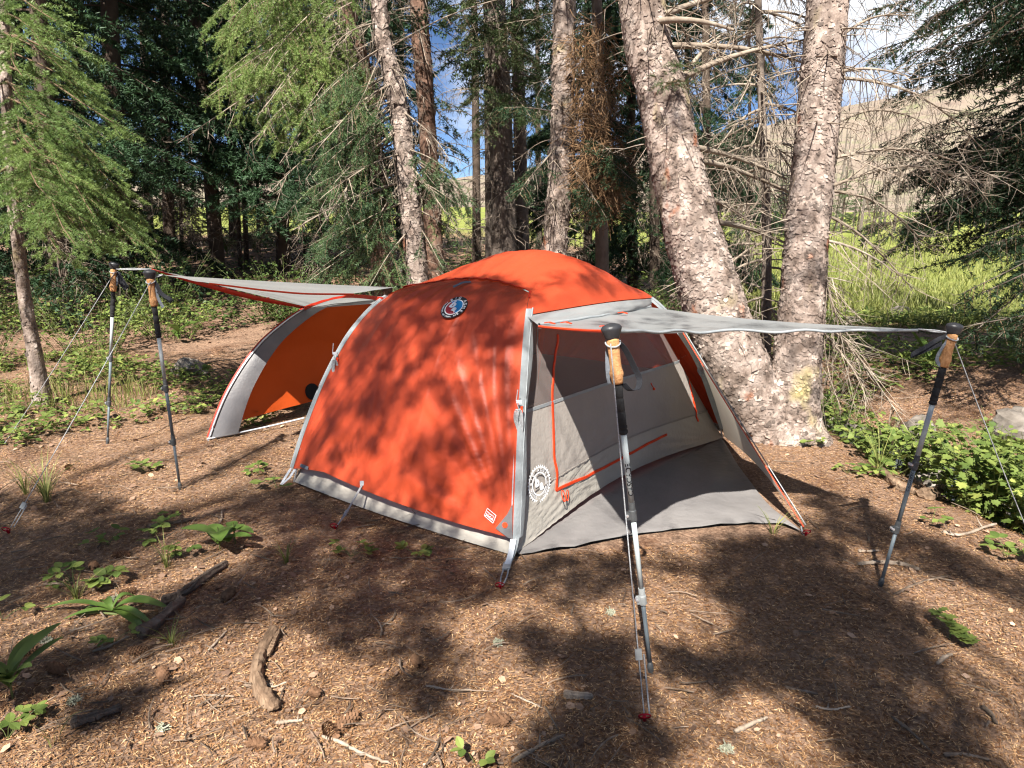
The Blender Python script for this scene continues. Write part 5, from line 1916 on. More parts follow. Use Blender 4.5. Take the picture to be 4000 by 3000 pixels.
mbN.build('crown', M['ndl_sun'], sp_)['kind'] = 'stuff'
mbT.build('twigs', M['twig'], sp_)['kind'] = 'stuff'
mbD.build('dead_twigs', M['dead'], sp_)['kind'] = 'stuff'

# forest behind at left: dark spruces
far_specs = [
    ([(150, -60, 9.2, 56), (195, 500, 9.2, 62), (240, 1150, 9.2, 80)], 'big dark spruce behind the young spruce at left', 51, 11, 2.6, 0.7),
    ([(745, -60, 13.0, 26), (772, 464, 13.0, 30), (802, 730, 13.0, 34), (840, 960, 13.0, 46)], 'leaning dark trunk in the shade left of centre', 52, 11, 2.4, 2.2),
    ([(880, 0, 14.0, 16), (910, 700, 14.0, 20), (930, 960, 14.0, 26)], 'thin trunk in the deep shade, left one of a close pair', 53, 8, 1.2, 2.6),
    ([(925, 0, 14.2, 14), (940, 700, 14.2, 18), (955, 960, 14.2, 24)], 'thin trunk in the deep shade, right one of a close pair', 54, 8, 1.2, 2.8),
    ([(1230, -60, 11.0, 24), (1242, 400, 11.0, 28), (1262, 1020, 11.0, 36)], 'slim shaded spruce behind the bright boughs', 55, 10, 1.9, 1.6),
    ([(430, -60, 11.5, 40), (455, 500, 11.5, 46), (480, 1020, 11.5, 60)], 'dense dark spruce left of the leaning trunk', 56, 12, 2.6, 1.2),
    ([(640, -60, 16.0, 36), (650, 500, 16.0, 40), (660, 960, 16.0, 50)], 'dark spruce farther back at left', 57, 12, 2.6, 1.5),
    ([(1080, -60, 13.5, 30), (1090, 500, 13.5, 34), (1100, 980, 13.5, 44)], 'full dark spruce behind the left awning', 58, 12, 2.3, 1.3),
    ([(-250, -60, 10.5, 40), (-240, 500, 10.5, 44), (-220, 1100, 10.5, 60)], 'dark spruce just outside the left edge, boughs reaching in', 59, 12, 3.0, 0.8),
    ([(1380, -60, 15.0, 30), (1385, 500, 15.0, 34), (1390, 980, 15.0, 44)], 'dark spruce showing behind the reddish trunk', 60, 12, 2.2, 1.3),
    ([(2460, -60, 12.0, 36), (2470, 500, 12.0, 40), (2480, 1000, 12.0, 50)], 'dark spruce behind the left of the twin trunks', 61, 9, 2.2, 1.0),
    ([(2760, -60, 10.5, 30), (2770, 500, 10.5, 34), (2780, 1050, 10.5, 44)], 'shaded spruce seen between the twin trunks', 62, 8, 1.7, 0.8),
    ([(2100, -60, 16.0, 24), (2105, 500, 16.0, 26), (2110, 950, 16.0, 32)], 'small dark spruce behind the slim straight trunk', 63, 9, 1.7, 3.4),
    ([(300, -60, 17.0, 36), (310, 500, 17.0, 40), (320, 960, 17.0, 50)], 'tall dark spruce at the back of the left woods', 64, 13, 2.8, 1.5),
    ([(900, -60, 19.0, 30), (905, 500, 19.0, 34), (910, 900, 19.0, 40)], 'dark spruce at the far back left of centre', 65, 12, 2.6, 3.0),
]
far_specs += [
    ([(2560, -60, 11.0, 36), (2570, 1000, 11.0, 50)], 'shaded spruce right behind the hanging brown mass', 66, 9, 2.2, 1.0),
    ([(2290, -60, 11.5, 30), (2300, 1000, 11.5, 44)], 'dark spruce filling the gap right of the thick brown-pink trunk', 67, 9, 2.0, 1.3),
    ([(50, -60, 14.0, 36), (60, 1000, 14.0, 50)], 'dense dark spruce at the back behind the left edge', 68, 12, 2.6, 0.8),
    ([(560, -60, 21.0, 30), (570, 900, 21.0, 40)], 'far dark spruce showing through the left woods', 69, 12, 2.6, 0.8),
    ([(1560, -60, 18.0, 30), (1565, 900, 18.0, 40)], 'far spruce closing the view behind the pale trunk', 71, 12, 2.4, 1.0),
    ([(2680, -60, 16.0, 30), (2690, 900, 16.0, 40)], 'far spruce behind the twin trunks', 74, 8, 2.4, 1.0),
    ([(2930, 100, 14.0, 30), (2940, 900, 14.0, 40)], 'small spruce farther back between the twin trunks', 75, 6, 1.6, 0.8),
    ([(420, 500, 15.0, 30), (425, 950, 15.0, 40)], 'low young spruce in the gap left of the leaning trunk', 76, 4.5, 1.7, 0.8),
    ([(700, 500, 18.0, 30), (705, 930, 18.0, 40)], 'low young spruce just left of the leaning trunk', 77, 5, 1.9, 0.8),
    ([(1000, 500, 17.0, 30), (1005, 930, 17.0, 40)], 'low young spruce right of the close pair of thin trunks', 78, 5, 1.9, 0.8),
    ([(1180, 500, 15.5, 30), (1185, 950, 15.5, 40)], 'low young spruce behind the left awning foliage', 79, 4.5, 1.7, 0.8),
    ([(1460, 500, 13.0, 30), (1465, 960, 13.0, 40)], 'low young spruce behind the reddish trunk', 80, 4.5, 1.6, 0.8),
    ([(2110, 500, 15.0, 30), (2115, 940, 15.0, 40)], 'low young spruce behind the slim straight trunk', 81, 4, 1.5, 0.8),
    ([(2350, 500, 13.0, 30), (2355, 950, 13.0, 40)], 'low young spruce below the hanging brown mass', 82, 4, 1.5, 0.8),
    ([(150, 500, 19.0, 30), (155, 930, 19.0, 40)], 'low young spruce at the far left', 83, 5, 2.0, 0.8),
]


def far_proto(seed, Lv, z0, trunk_r, dens):
    """trunk, limbs, crown and dead twigs round the origin, 12 m tall"""
    r = np.random.default_rng(seed)
    root = bpy.data.objects.new('spruce_tree', None)
    pth = np.array([(0, 0, -0.3), (0.03, 0.02, 3), (-0.02, 0.03, 6), (0.02, 0, 9), (0, 0, 12)])
    mb = MB()
    tubes(mb, smooth_path(pth, 24)[None], np.linspace(trunk_r, 0.02, 24)[None], 12, 0.5)
    mbB, mbN, mbD = MB(), MB(), MB()
    lo = ring_limbs(pth, r, int(dens * (6.5 - z0)), z0, 6.5, Lv, Lv * 0.75, -0.30, 0.07)
    hi = ring_limbs(pth, r, 45, 6.5, 11.8, Lv * 0.75, 0.3, -0.28, 0.07)
    limb_tubes(mbB, np.concatenate([lo, hi]), 0.014, 3)
    foliage(lo, r, mbN, None, 11, 0.6, 0.28, 62, 0.075, 0.022, 0.35, 4, 0.12, 0.25)
    foliage(hi, r, mbN, None, 8, 0.6, 0.28, 24, 0.11, 0.035, 0.35, 4, 0.12, 0.25)
    d_ = ring_limbs(pth, r, 34, 0.6, max(z0, 1.4) + 1.0, 1.1, 1.1, -0.2, 0.08)
    limb_tubes(mbB, d_, 0.009, 3)
    dead_twigs(d_, r, mbD, 8, 0.4, 0.5, 1, 0.006)
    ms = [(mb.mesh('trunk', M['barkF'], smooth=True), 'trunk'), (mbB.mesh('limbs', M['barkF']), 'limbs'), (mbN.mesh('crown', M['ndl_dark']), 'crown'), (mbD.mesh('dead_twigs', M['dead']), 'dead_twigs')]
    return ms


protos = [far_proto(501, 2.5, 0.7, 0.14, 7.5), far_proto(502, 2.3, 1.6, 0.13, 7.5), far_proto(503, 1.3, 2.4, 0.075, 7)]
for pts, label, seed, ztop, Lv, z0 in far_specs:
    rr_ = random.Random(seed)
    (x0_, y0_, Y_, w0_), (x1_, y1_, _, w1_) = pts[0], pts[-1]
    b_ = at(x1_, y1_, Y_)
    b_[2] = float(terrain(b_[0], b_[1]))
    tp_ = at(x0_, y0_, Y_)
    t = tree('spruce_tree', b_, label)
    t.rotation_euler = (0, math.atan2(tp_[0] - b_[0], tp_[2] - b_[2]), 0)
    k_ = 2 if Lv < 1.5 else (0 if z0 < 1.25 else 1)
    sc_ = ztop / 12.0 * rr_.uniform(0.95, 1.15)
    rz_ = rr_.uniform(0, 6.28)
    for me, nm in protos[k_]:
        o = bpy.data.objects.new(nm, me)
        col.objects.link(o)
        o.parent = t
        if nm != 'trunk':
            o['kind'] = 'stuff'
        o.rotation_euler = (0, 0, rz_)
        wd_ = sc_ * (Lv / (2.5, 2.3, 1.3)[k_]) ** 0.7
        o.scale = (wd_, wd_, sc_)

# tree line across the meadow: young conifers and grey snags
r = np.random.default_rng(71)
c0 = thing('young_conifer', (0, 0, 0), 'small conifer in the tree line across the bright meadow', 'tree', 'conifers across the meadow')
mb = MB()
tubes(mb, np.array([(0, 0, -0.2), (0, 0, 2.4), (0, 0, 4.6)])[None], np.array([[0.09, 0.06, 0.01]]), 6)
mb.build('trunk', M['barkF'], c0)
pth = np.array([(0, 0, 0.0), (0, 0, 4.6)])
ll = ring_limbs(pth, r, 60, 0.25, 4.4, 1.25, 0.15, -0.15, 0.03)
mb = MB()
foliage(ll, r, mb, None, 9, 0.4, 0.1, 26, 0.10, 0.03, 0.5, 3)
mb.build('crown', M['ndl_mid'], c0)
first = True
for i in range(26):
    y_ = r.uniform(36, 52)
    x_ = y_ * r.uniform(0.26, 0.74)
    z_ = float(terrain(x_, y_))
    if first:
        c0.location = (x_, y_, z_)
        c0.scale = (0.5, 0.5, 0.5)
        first = False
    else:
        copy_tree(c0, (x_, y_, z_), r.uniform(0, 6.28), r.uniform(0.45, 1.0))
s0 = None
for i in range(30):
    y_ = r.uniform(40, 60)
    x_ = y_ * r.uniform(0.26, 0.76)
    z_ = float(terrain(x_, y_))
    if s0 is None:
        mb = MB()
        tubes(mb, np.array([(0, 0, -0.3), (0.05, 0, 3), (0.0, 0, 7)])[None], np.array([[0.10, 0.08, 0.02]]), 6)
        dd_ = ring_limbs(np.array([(0, 0, 0.), (0, 0, 7.)]), r, 24, 1, 6.5, 0.6, 0.3, 0, 0.02)
        limb_tubes(mb, dd_, 0.018, 3)
        s0 = tag(mb.build('dead_snag', M['snag']), 'grey standing dead trunk at the far edge of the meadow', 'tree', 'snags across the meadow')
        s0.location = (x_, y_, z_)
    else:
        copy_tree(s0, (x_, y_, z_), r.uniform(0, 6.28), r.uniform(0.5, 1.1))

# ------------------------------------------------------------------ forest floor: litter, sticks, cones, plants
def scatter(r, n, y0, y1, xk=0.86, power=1.6):
    """random places in front of the camera, denser close by"""
    y = y0 + (y1 - y0) * r.random(n) ** power
    x = r.uniform(-1, 1, n) * (xk * y + 0.35)
    return x, y


def off_tent(x, y, m=0.0):
    """True outside the tent floor and the ground sheet"""
    d = np.stack([x - FA[0], y - FA[1]], -1)
    Mi = np.linalg.inv(np.array([[U3[0], V3[0]], [U3[1], V3[1]]]))
    pq = d @ Mi.T
    inn = (pq[:, 0] > -m) & (pq[:, 0] < 1 + m) & (pq[:, 1] > -m) & (pq[:, 1] < 1 + m)
    a, b, c = FA[:2], gp(3130, 2084)[:2], FC[:2]
    P = np.stack([x, y], -1)

    def sg(p, q):
        return (q[0] - p[0]) * (P[:, 1] - p[1]) - (q[1] - p[1]) * (P[:, 0] - p[0])
    tri = (sg(a, b) > 0) & (sg(b, c) > 0) & (sg(c, a) > 0)
    return ~(inn | tri)


r = np.random.default_rng(81)
mb = MB()
x, y = scatter(r, 260000, 0.95, 7.5, 0.86, 1.5)
k = off_tent(x, y)
x, y = x[k], y[k]
n = len(x)
z = terrain(x, y)
nn = terrain_n(x, y)
a = r.uniform(0, np.pi * 2, n)
t1 = nrm(np.stack([np.cos(a), np.sin(a), r.normal(0, 0.22, n)], -1))
t1 = nrm(t1 - nn * (t1 * nn).sum(1, keepdims=True) * 0.75)
sd = nrm(np.cross(nn, t1))
ln = r.uniform(0.010, 0.024, n)[:, None]
w = (0.0009 + 0.00040 * y)[:, None] * r.uniform(0.8, 1.3, n)[:, None]
c = np.stack([x, y, z], -1) + nn * r.uniform(0.002, 0.010, n)[:, None]
bend = sd * (ln * r.normal(0, 0.25, n)[:, None])
V = np.stack([c - t1 * ln / 2 - sd * w, c - t1 * ln / 2 + sd * w, c + t1 * ln / 2 + bend * 0.3], 1)
mb.add(V.reshape(-1, 3), np.arange(3 * n).reshape(-1, 3), None, np.repeat(np.clip(r.beta(1.1, 2.4, n), 0, 1), 3))
tag(mb.build('needle_litter', M['litter']), 'rusty brown fallen needles covering the forest floor', kind='stuff')

# bark chips, cone scales and leaf bits
mb = MB()
x, y = scatter(r, 26000, 0.95, 9.5, 0.86, 1.5)
k = off_tent(x, y) & (r.random(len(x)) < np.clip(0.55 + 1.5 * vnoise(x * 1.7, y * 1.7, 77), 0.05, 1) * np.where(x < 0.2, 1.0, 0.35))
x, y = x[k], y[k]
n = len(x)
chip = np.array([(-0.5, -0.25, 0), (0.1, -0.42, 0.05), (0.55, -0.05, 0.02), (0.3, 0.38, 0.09), (-0.35, 0.32, 0.03)])
inst(mb, chip, [(0, 1, 2), (0, 2, 3), (0, 3, 4)], np.stack([x, y, terrain(x, y) + r.uniform(0.004, 0.012, n)], -1), rot(r.uniform(0, 6.28, n), r.normal(0, 0.3, n), r.normal(0, 0.3, n)), 0.0045 * np.exp(r.exponential(0.62, n)).clip(0, 7) * (0.8 + 0.08 * y), np.clip(r.beta(1.4, 2.0, n), 0, 1))
tag(mb.build('bark_litter', M['chips']), 'small bark chips and cone scales strewn over the needles', kind='stuff')

# small loose twigs
mb = MB()
x, y = scatter(r, 2600, 1.0, 8.5, 0.86, 1.3)
lft = (x < 0.3) | (r.random(len(x)) < 0.3)
k = off_tent(x, y) & lft
x, y = x[k], y[k]
n = len(x)
a = r.uniform(0, 6.28, n)
tt = np.linspace(-0.5, 0.5, 5)
L_ = r.uniform(0.03, 0.16, n)
d = np.stack([np.cos(a), np.sin(a)], -1)
px_ = x[:, None] + d[:, :1] * L_[:, None] * tt - d[:, 1:] * L_[:, None] * (r.normal(0, 0.35, (n, 1)) * tt ** 2)
py_ = y[:, None] + d[:, 1:] * L_[:, None] * tt + d[:, :1] * L_[:, None] * (r.normal(0, 0.35, (n, 1)) * tt ** 2)
Q = np.stack([px_, py_, terrain(px_, py_) + 0.009 + r.uniform(0, 0.012, (n, 1)) + 0.02 * r.random((n, 1)) * (tt + 0.5)], -1)
tubes(mb, Q, (0.0008 + 0.0028 * r.random(n) ** 2)[:, None] * np.array([1, 1, 0.9, 0.75, 0.5])[None], 4, r.random(n))
tag(mb.build('twig_litter', M['stick']), 'thin broken twigs scattered through the litter', kind='stuff')


def stick(pts, wpx, mat, label, seed, side=0, name='stick', zoff=0.0):
    r = np.random.default_rng(seed)
    P = np.array([on_ground(a, b) for a, b in pts])
    dep = P[:, 1].mean() * CP + CAMH * SP
    rad = wpx / 2 / FPX * dep
    path = smooth_path(P, 26)
    path[:, 2] = np.maximum(terrain(path[:, 0], path[:, 1]).mean() * 0.5 + terrain(path[:, 0], path[:, 1]) * 0.5, terrain(path[:, 0], path[:, 1])) + rad * 0.75 + 0.004 + zoff
    nj = 0.18 if wpx < 24 else 0.05
    path[:, :2] += r.normal(0, rad * nj, (26, 2))
    nz_ = np.convolve(r.normal(size=30), np.ones(5) / 5, 'valid')
    prof = np.linspace(1.0, 0.72, 26) * (1 + 0.28 * nz_)
    prof[0] *= 0.6
    prof[-1] *= 0.5
    mb = MB()
    sides = 10 if wpx > 20 else 7
    t, a, b = frames(path[None])
    th = np.linspace(0, 2 * np.pi, sides, endpoint=False)
    rr = rad * prof[None] * (1 + 0.06 * r.normal(size=(sides, 26)) + 0.22 * r.normal(size=(sides, 1)) * (1 if wpx > 20 else 0.4))
    V = path[None] + rr[..., None] * (a[0][None] * np.cos(th)[:, None, None] + b[0][None] * np.sin(th)[:, None, None])
    K = 26
    T = []
    for kk in range(1, sides - 1):
        T += [(0, kk * K, (kk + 1) * K), (K - 1, (kk + 1) * K + K - 1, kk * K + K - 1)]
    mb.add(V.reshape(-1, 3), T, grid_q(sides, K, True), np.repeat(r.random(sides), K))
    for _ in range(side):
        j = r.integers(5, 22)
        d_ = nrm(np.gradient(path, axis=0)[j] * r.uniform(-0.5, 1) + np.cross(UP, np.gradient(path, axis=0)[j]) * r.choice([-1, 1]) + UP * 0.02)
        d_[2] = abs(d_[2]) * 0.3
        tubes(mb, np.array([path[j], path[j] + d_ * rad * 5, path[j] + d_ * rad * 9 + UP * rad])[None], np.array([[rad * 0.6, rad * 0.4, rad * 0.15]]), 5)
    o = mb.build(name, mat, origin=tuple(P[0]), smooth=wpx <= 20)
    return tag(o, label, 'log' if name == 'log' else 'stick')


stick([(633, 2372), (700, 2345), (780, 2290), (890, 2212)], 42, M['logd'], 'dark rotting branch slanting up behind the flattened green blades', 1, 1, 'log')
stick([(551, 2500), (620, 2450), (680, 2395), (723, 2361)], 46, M['logd'], 'dark broken branch end lying below the slanting dark branch', 2, 0, 'log')
stick([(1076, 2478), (1040, 2540), (1012, 2590), (1003, 2665), (1040, 2741), (1080, 2788)], 62, M['drift'], 'curved split piece of weathered wood in the foreground', 3, 0, 'log')
stick([(1078, 2482), (1060, 2530), (1045, 2575)], 36, M['drift'], 'short split sliver beside the top of the curved weathered wood', 4)
sticks = [
    ([(955, 2685), (1010, 2690), (1065, 2680)], 15, 'stick', 'brown stick butting against the curved weathered wood from the left', 1),
    ([(1040, 2672), (1065, 2690), (1120, 2672)], 9, 'stickp', 'thin twig crossing over the curved weathered wood', 1),
    ([(741, 2730), (830, 2722), (915, 2732)], 8, 'stickp', 'thin pale twig left of the lower end of the curved wood', 0),
    ([(362, 2552), (430, 2530), (506, 2492)], 12, 'stickp', 'pale bent twig below the flattened green blades', 1),
    ([(1257, 2886), (1330, 2910), (1400, 2945), (1530, 2995)], 18, 'stickp', 'mottled pale stick running off the bottom of the photo', 2),
    ([(1663, 2686), (1760, 2702), (1844, 2704)], 10, 'stickp', 'grey curved twig in the sunny foreground left of the near pole', 1),
    ([(580, 2065), (680, 2050), (768, 2032)], 18, 'stick', 'thin brown branch lying left of the short hem guy stake', 1),
    ([(813, 2550), (850, 2510), (886, 2470)], 10, 'stickp', 'straight twig slanting left of the curved weathered wood', 0),
    ([(1080, 2832), (1130, 2826), (1185, 2822)], 14, 'stickp', 'short pale stick under the tip of the curved wood', 1),
    ([(280, 2842), (370, 2815), (480, 2776)], 34, 'logd', 'dark piece of bark lying in the lower left shade', 0),
    ([(0, 2862), (60, 2850), (110, 2845)], 26, 'drift', 'short chunk of wood at the lower left edge', 0),
    ([(3348, 2212), (3450, 2205), (3530, 2215), (3592, 2238)], 18, 'stickp', 'forked pale stick lying behind the tip of the right pole', 2),
    ([(3350, 2158), (3390, 2160), (3432, 2158)], 12, 'stickp', 'short twig just above the forked stick at right', 0),
    ([(2200, 2723), (2260, 2728), (2316, 2732)], 26, 'stickp', 'stubby bleached stick left of the near guy line', 0),
    ([(2000, 2985), (2080, 2940), (2140, 2908), (2208, 2882)], 18, 'stickp', 'slanting branch at the bottom left of the near pole', 2),
    ([(2000, 2718), (2060, 2745), (2118, 2772)], 9, 'stickp', 'thin forked twig above the slanting bottom branch', 1),
    ([(2868, 2868), (2930, 2840), (2996, 2814)], 20, 'stickp', 'pale stick right of the near guy stake', 0),
    ([(3480, 2806), (3560, 2870), (3645, 2952)], 14, 'stick', 'dark twig slanting through the lower right shade', 1),
    ([(3682, 2958), (3760, 2955), (3862, 2976)], 16, 'stick', 'forked grey twig at the lower right', 2),
    ([(3067, 2692), (3130, 2705), (3194, 2722)], 12, 'stick', 'brown twig in the shade right of the near pole', 1),
    ([(3184, 2768), (3250, 2780), (3320, 2768)], 12, 'stickp', 'bleached bent twig below the brown twig in the shade', 1),
    ([(3660, 2605), (3690, 2575), (3720, 2565)], 16, 'stickp', 'short bent stick near the small fern-like plant', 0),
    ([(3836, 2768), (3870, 2800), (3890, 2840)], 18, 'stick', 'dark stub at the right edge of the sunny patch', 0),
    ([(3440, 1850), (3500, 1905), (3570, 1935)], 34, 'drift', 'sun-bleached root edge running along the bank at right', 1),
    ([(3590, 1945), (3640, 1940), (3690, 1925)], 46, 'drift', 'sawn log end beside the leafy bush at right', 0),
    ([(3680, 2085), (3760, 2095), (3890, 2065)], 16, 'stickp', 'pale branch lying under the leafy bush at right', 2),
    ([(3780, 1930), (3800, 1975), (3830, 2010)], 12, 'stickp', 'thin stem standing in front of the leafy bush', 0),
    ([(870, 2000), (860, 2050), (835, 2085)], 10, 'stick', 'short twig behind the broad-leaved plant near the tent', 0),
    ([(3490, 2330), (3600, 2280), (3700, 2262)], 12, 'stick', 'thin dark twig crossing the shade stripe at right', 1),
]
for i, (pts, w, mt, lb, sd_) in enumerate(sticks):
    stick(pts, w, M[mt], lb, 20 + i, sd_)


# cones
def cone_mesh():
    mb = MB()
    lathe(mb, A3(-0.036, 0, 0), A3(0.036, 0, 0), [(0, 0.006), (0.15, 0.011), (0.5, 0.0125), (0.85, 0.008), (1, 0.002)], 10, 0.1)
    r = np.random.default_rng(3)
    for i in range(78):
        f = i / 78
        xx = -0.034 + 0.068 * f
        a = i * 2.39996
        rad = 0.0125 * math.sin(math.pi * (0.12 + 0.80 * f)) ** 0.7 + 0.004
        c_ = A3(xx, math.cos(a) * rad * 0.75, math.sin(a) * rad * 0.75)
        o_ = A3(0.35, math.cos(a), math.sin(a))
        s_ = np.cross(o_, A3(1, 0, 0))
        s_ = nrm(s_)
        u_ = nrm(A3(0.8, math.cos(a) * 0.75, math.sin(a) * 0.75))
        mb.add([c_ - s_ * 0.003, c_ + s_ * 0.003, c_ + s_ * 0.0052 + u_ * 0.008, c_ + u_ * 0.0125, c_ - s_ * 0.0052 + u_ * 0.008], [(0, 1, 2), (0, 2, 3), (0, 3, 4)], None, r.random() * 0.6 + 0.2)
    return mb.mesh('cone', M['cone'])


cone_me = cone_mesh()
cones = [(505, 2325, 'cone lying behind the flattened green blades'), (535, 2555, 'cone half buried below the dark broken branch end'), (370, 2225, 'cone in the sun above the small clover-like plants'), (1350, 2842, 'cone at the foreground beside the mottled pale stick'), (1900, 2980, 'cone at the bottom centre of the photo'), (480, 2178, 'cone beside a short pale stick left of the leafy plant'), (890, 2340, 'dark cone in the shade right of the slanting dark branch'), (230, 2630, 'cone in the sun at lower left'), (1230, 2720, 'cone tucked right of the curved weathered wood'), (270, 1835, 'cone among the green plants at left'), (640, 2660, 'cone in the bright litter left of the curved wood'), (1630, 2600, 'cone in a bright patch at the middle foreground'), (1950, 2830, 'cone near the bottom, left of the slanting branch'), (1290, 2870, 'cone right below the pale stick under the curved wood'), (100, 2560, 'cone beside the plant at the left edge'), (1010, 2920, 'cone at the bottom left of centre')]
for i, (a, b, lb) in enumerate(cones):
    P = on_ground(a, b)
    o = bpy.data.objects.new('spruce_cone', cone_me)
    col.objects.link(o)
    o.location = (P[0], P[1], terrain(P[0], P[1]) + 0.016)
    o.rotation_euler = (rng.uniform(0, 6), rng.uniform(-0.2, 0.2), rng.uniform(0, 6.28))
    s_ = rng.uniform(0.85, 1.2)
    o.scale = (s_, s_, s_)
    tag(o, lb, 'cone', 'fallen spruce cones')

# lichen tufts and stray leaves
for i, (a, b, lb) in enumerate(((450, 2345, 'pale lichen tuft left of the slanting dark branch'), (635, 2855, 'pale lichen tuft in the lower left foreground'), (290, 2745, 'pale grey lichen patch in the lower left sun'), (1945, 2520, 'pale lichen tuft in the middle foreground'), (2385, 2400, 'green lichen tuft left of the near guy line'), (2840, 2935, 'pale lichen tuft at the bottom right of the near pole'), (185, 2510, 'lichen bit at the left below the green blades'))):
    P = on_ground(a, b)
    r = np.random.default_rng(900 + i)
    mb = MB()
    n = 70
    d_ = nrm(r.normal(size=(n, 3)) * A3(1, 1, 0.45) + UP * 0.25)
    Q = P[None, None] + UP * 0.008 + d_[:, None] * (r.uniform(0.006, 0.022, n)[:, None, None] * np.linspace(0, 1, 4)[None, :, None]) + r.normal(0, 0.004, (n, 4, 3))
    Q[..., 2] = np.maximum(Q[..., 2], terrain(P[0], P[1]) + 0.004)
    tubes(mb, Q, np.full((n, 4), 0.0016), 3, r.random(n))
    tag(mb.build('lichen_tuft', M['lichen'], origin=tuple(P)), lb, 'lichen', 'lichen tufts on the litter')


# ---- plants
def blade(mb, P0, P1, arch, w, r, tint=0.5, K=9, fold=0.25, tw=0.0):
    """one strap-shaped leaf from P0 to P1, folded along its midrib"""
    t = np.linspace(0, 1, K)[:, None]
    path = (1 - t) * P0 + t * P1 + UP * (arch * np.sin(np.pi * t ** 0.8))
    dr = nrm(P1 - P0)
    sd = nrm(np.cross(dr, UP + 0.01))
    sd = nrm(sd + UP * tw)
    wd = w * (np.sin(np.pi * np.clip(t * 0.93 + 0.05, 0, 1)) ** 0.75)
    up_ = np.cross(sd, dr)
    V = np.stack([path - sd * wd / 2 + up_ * wd * fold, path, path + sd * wd / 2 + up_ * wd * fold], 1)
    mb.add(V.reshape(-1, 3), None, grid_q(K, 3), tint + r.normal(0, 0.05))


def ovate(lobes=0):
    """flat leaf template along +Y, length 1"""
    if lobes == 0:
        V = [(0, 0, 0), (0.20, 0.22, 0.03), (0.27, 0.5, 0.04), (0.17, 0.80, 0.02), (0, 1, -0.04), (-0.17, 0.80, 0.02), (-0.27, 0.5, 0.04), (-0.20, 0.22, 0.03), (0, 0.5, -0.02)]
        T = [(0, 1, 8), (1, 2, 8), (2, 3, 8), (3, 4, 8), (4, 5, 8), (5, 6, 8), (6, 7, 8), (7, 0, 8)]
    else:
        V = [(0, 0, 0)]
        pts = [(0.10, 0.10), (0.42, 0.02), (0.36, 0.22), (0.58, 0.38), (0.40, 0.48), (0.44, 0.72), (0.22, 0.68), (0.0, 1.0), (-0.22, 0.68), (-0.44, 0.72), (-0.40, 0.48), (-0.58, 0.38), (-0.36, 0.22), (-0.42, 0.02), (-0.10, 0.10)]
        V += [(a, b, 0.05 * abs(a)) for a, b in pts] + [(0, 0.42, -0.03)]
        m_ = len(pts)
        T = [(i, i + 1, m_ + 1) for i in range(0, m_)] + [(m_, 0, m_ + 1)]
    return np.array(V, float), np.array(T)


OV, OT = ovate(0)
LV, LT = ovate(1)
Q4 = np.array([(0, 0, 0), (0.26, 0.42, 0.05), (0, 1, -0.03), (-0.26, 0.42, 0.05), (0, 0.45, -0.02)])
Q4T = np.array([(0, 1, 4), (1, 2, 4), (2, 3, 4), (3, 0, 4)])
NV_ = Q4 * A3(0.55, 1, 1)


def leaf_orient(r, n, up_bias=0.9):
    return rot(r.uniform(0, 6.28, n), r.normal(0.15, 0.35, n), r.normal(0, 0.3, n))


# flattened broad blades, lower left
r = np.random.default_rng(101)
c = on_ground(440, 2405)
root = thing('broad_leaved_plant', c, 'flattened plant with long broad green blades at lower left', 'plant')
for (ex, ey, w, ar) in ((662, 2388, 0.052, 0.035), (565, 2472, 0.042, 0.02), (600, 2455, 0.03, 0.03), (170, 2388, 0.03, 0.03), (250, 2430, 0.026, 0.015), (400, 2362, 0.034, 0.03), (560, 2360, 0.028, 0.05), (320, 2400, 0.028, 0.025)):
    mb = MB()
    e = on_ground(ex, ey)
    blade(mb, c + UP * 0.02, e + UP * (terrain(e[0], e[1]) - e[2] + 0.012), ar, w, r, 0.5, 12)
    mb.build('leaf', M['lily'], root, smooth=True)
mb = MB()
tubes(mb, np.array([c + UP * 0.005 + A3(0.02, 0, 0), on_ground(380, 2405) + UP * 0.016, on_ground(300, 2412) + UP * 0.012])[None], 0.005, 6)
mb.build('stalk', M['stem'], root, smooth=True)


def rosette(px, py, label, n, ln, w, seed, rise=0.6, mat='leaf'):
    r = np.random.default_rng(seed)
    c = on_ground(px, py)
    c[2] = terrain(c[0], c[1])
    root = thing('leafy_plant', c, label, 'plant')
    for i in range(n):
        a = i * 2.4 + r.uniform(-0.4, 0.4)
        l_ = ln * r.uniform(0.6, 1.15)
        up_ = rise * r.uniform(0.4, 1.2)
        s_ = c + UP * (0.03 + 0.06 * r.random() * ln / 0.15)
        e = s_ + A3(math.cos(a) * l_, math.sin(a) * l_, l_ * up_)
        mb = MB()
        blade(mb, s_, e, 0.10 * l_, w * r.uniform(0.8, 1.2), r, r.uniform(0.3, 0.7), 8, 0.18)
        mb.build('leaf', M[mat], root, smooth=True)
    mb = MB()
    tubes(mb, np.array([c - UP * 0.01, c + UP * 0.05, c + UP * 0.1 * ln / 0.15])[None], 0.003, 5)
    mb.build('stalk', M['stem'], root, smooth=True)
    return root


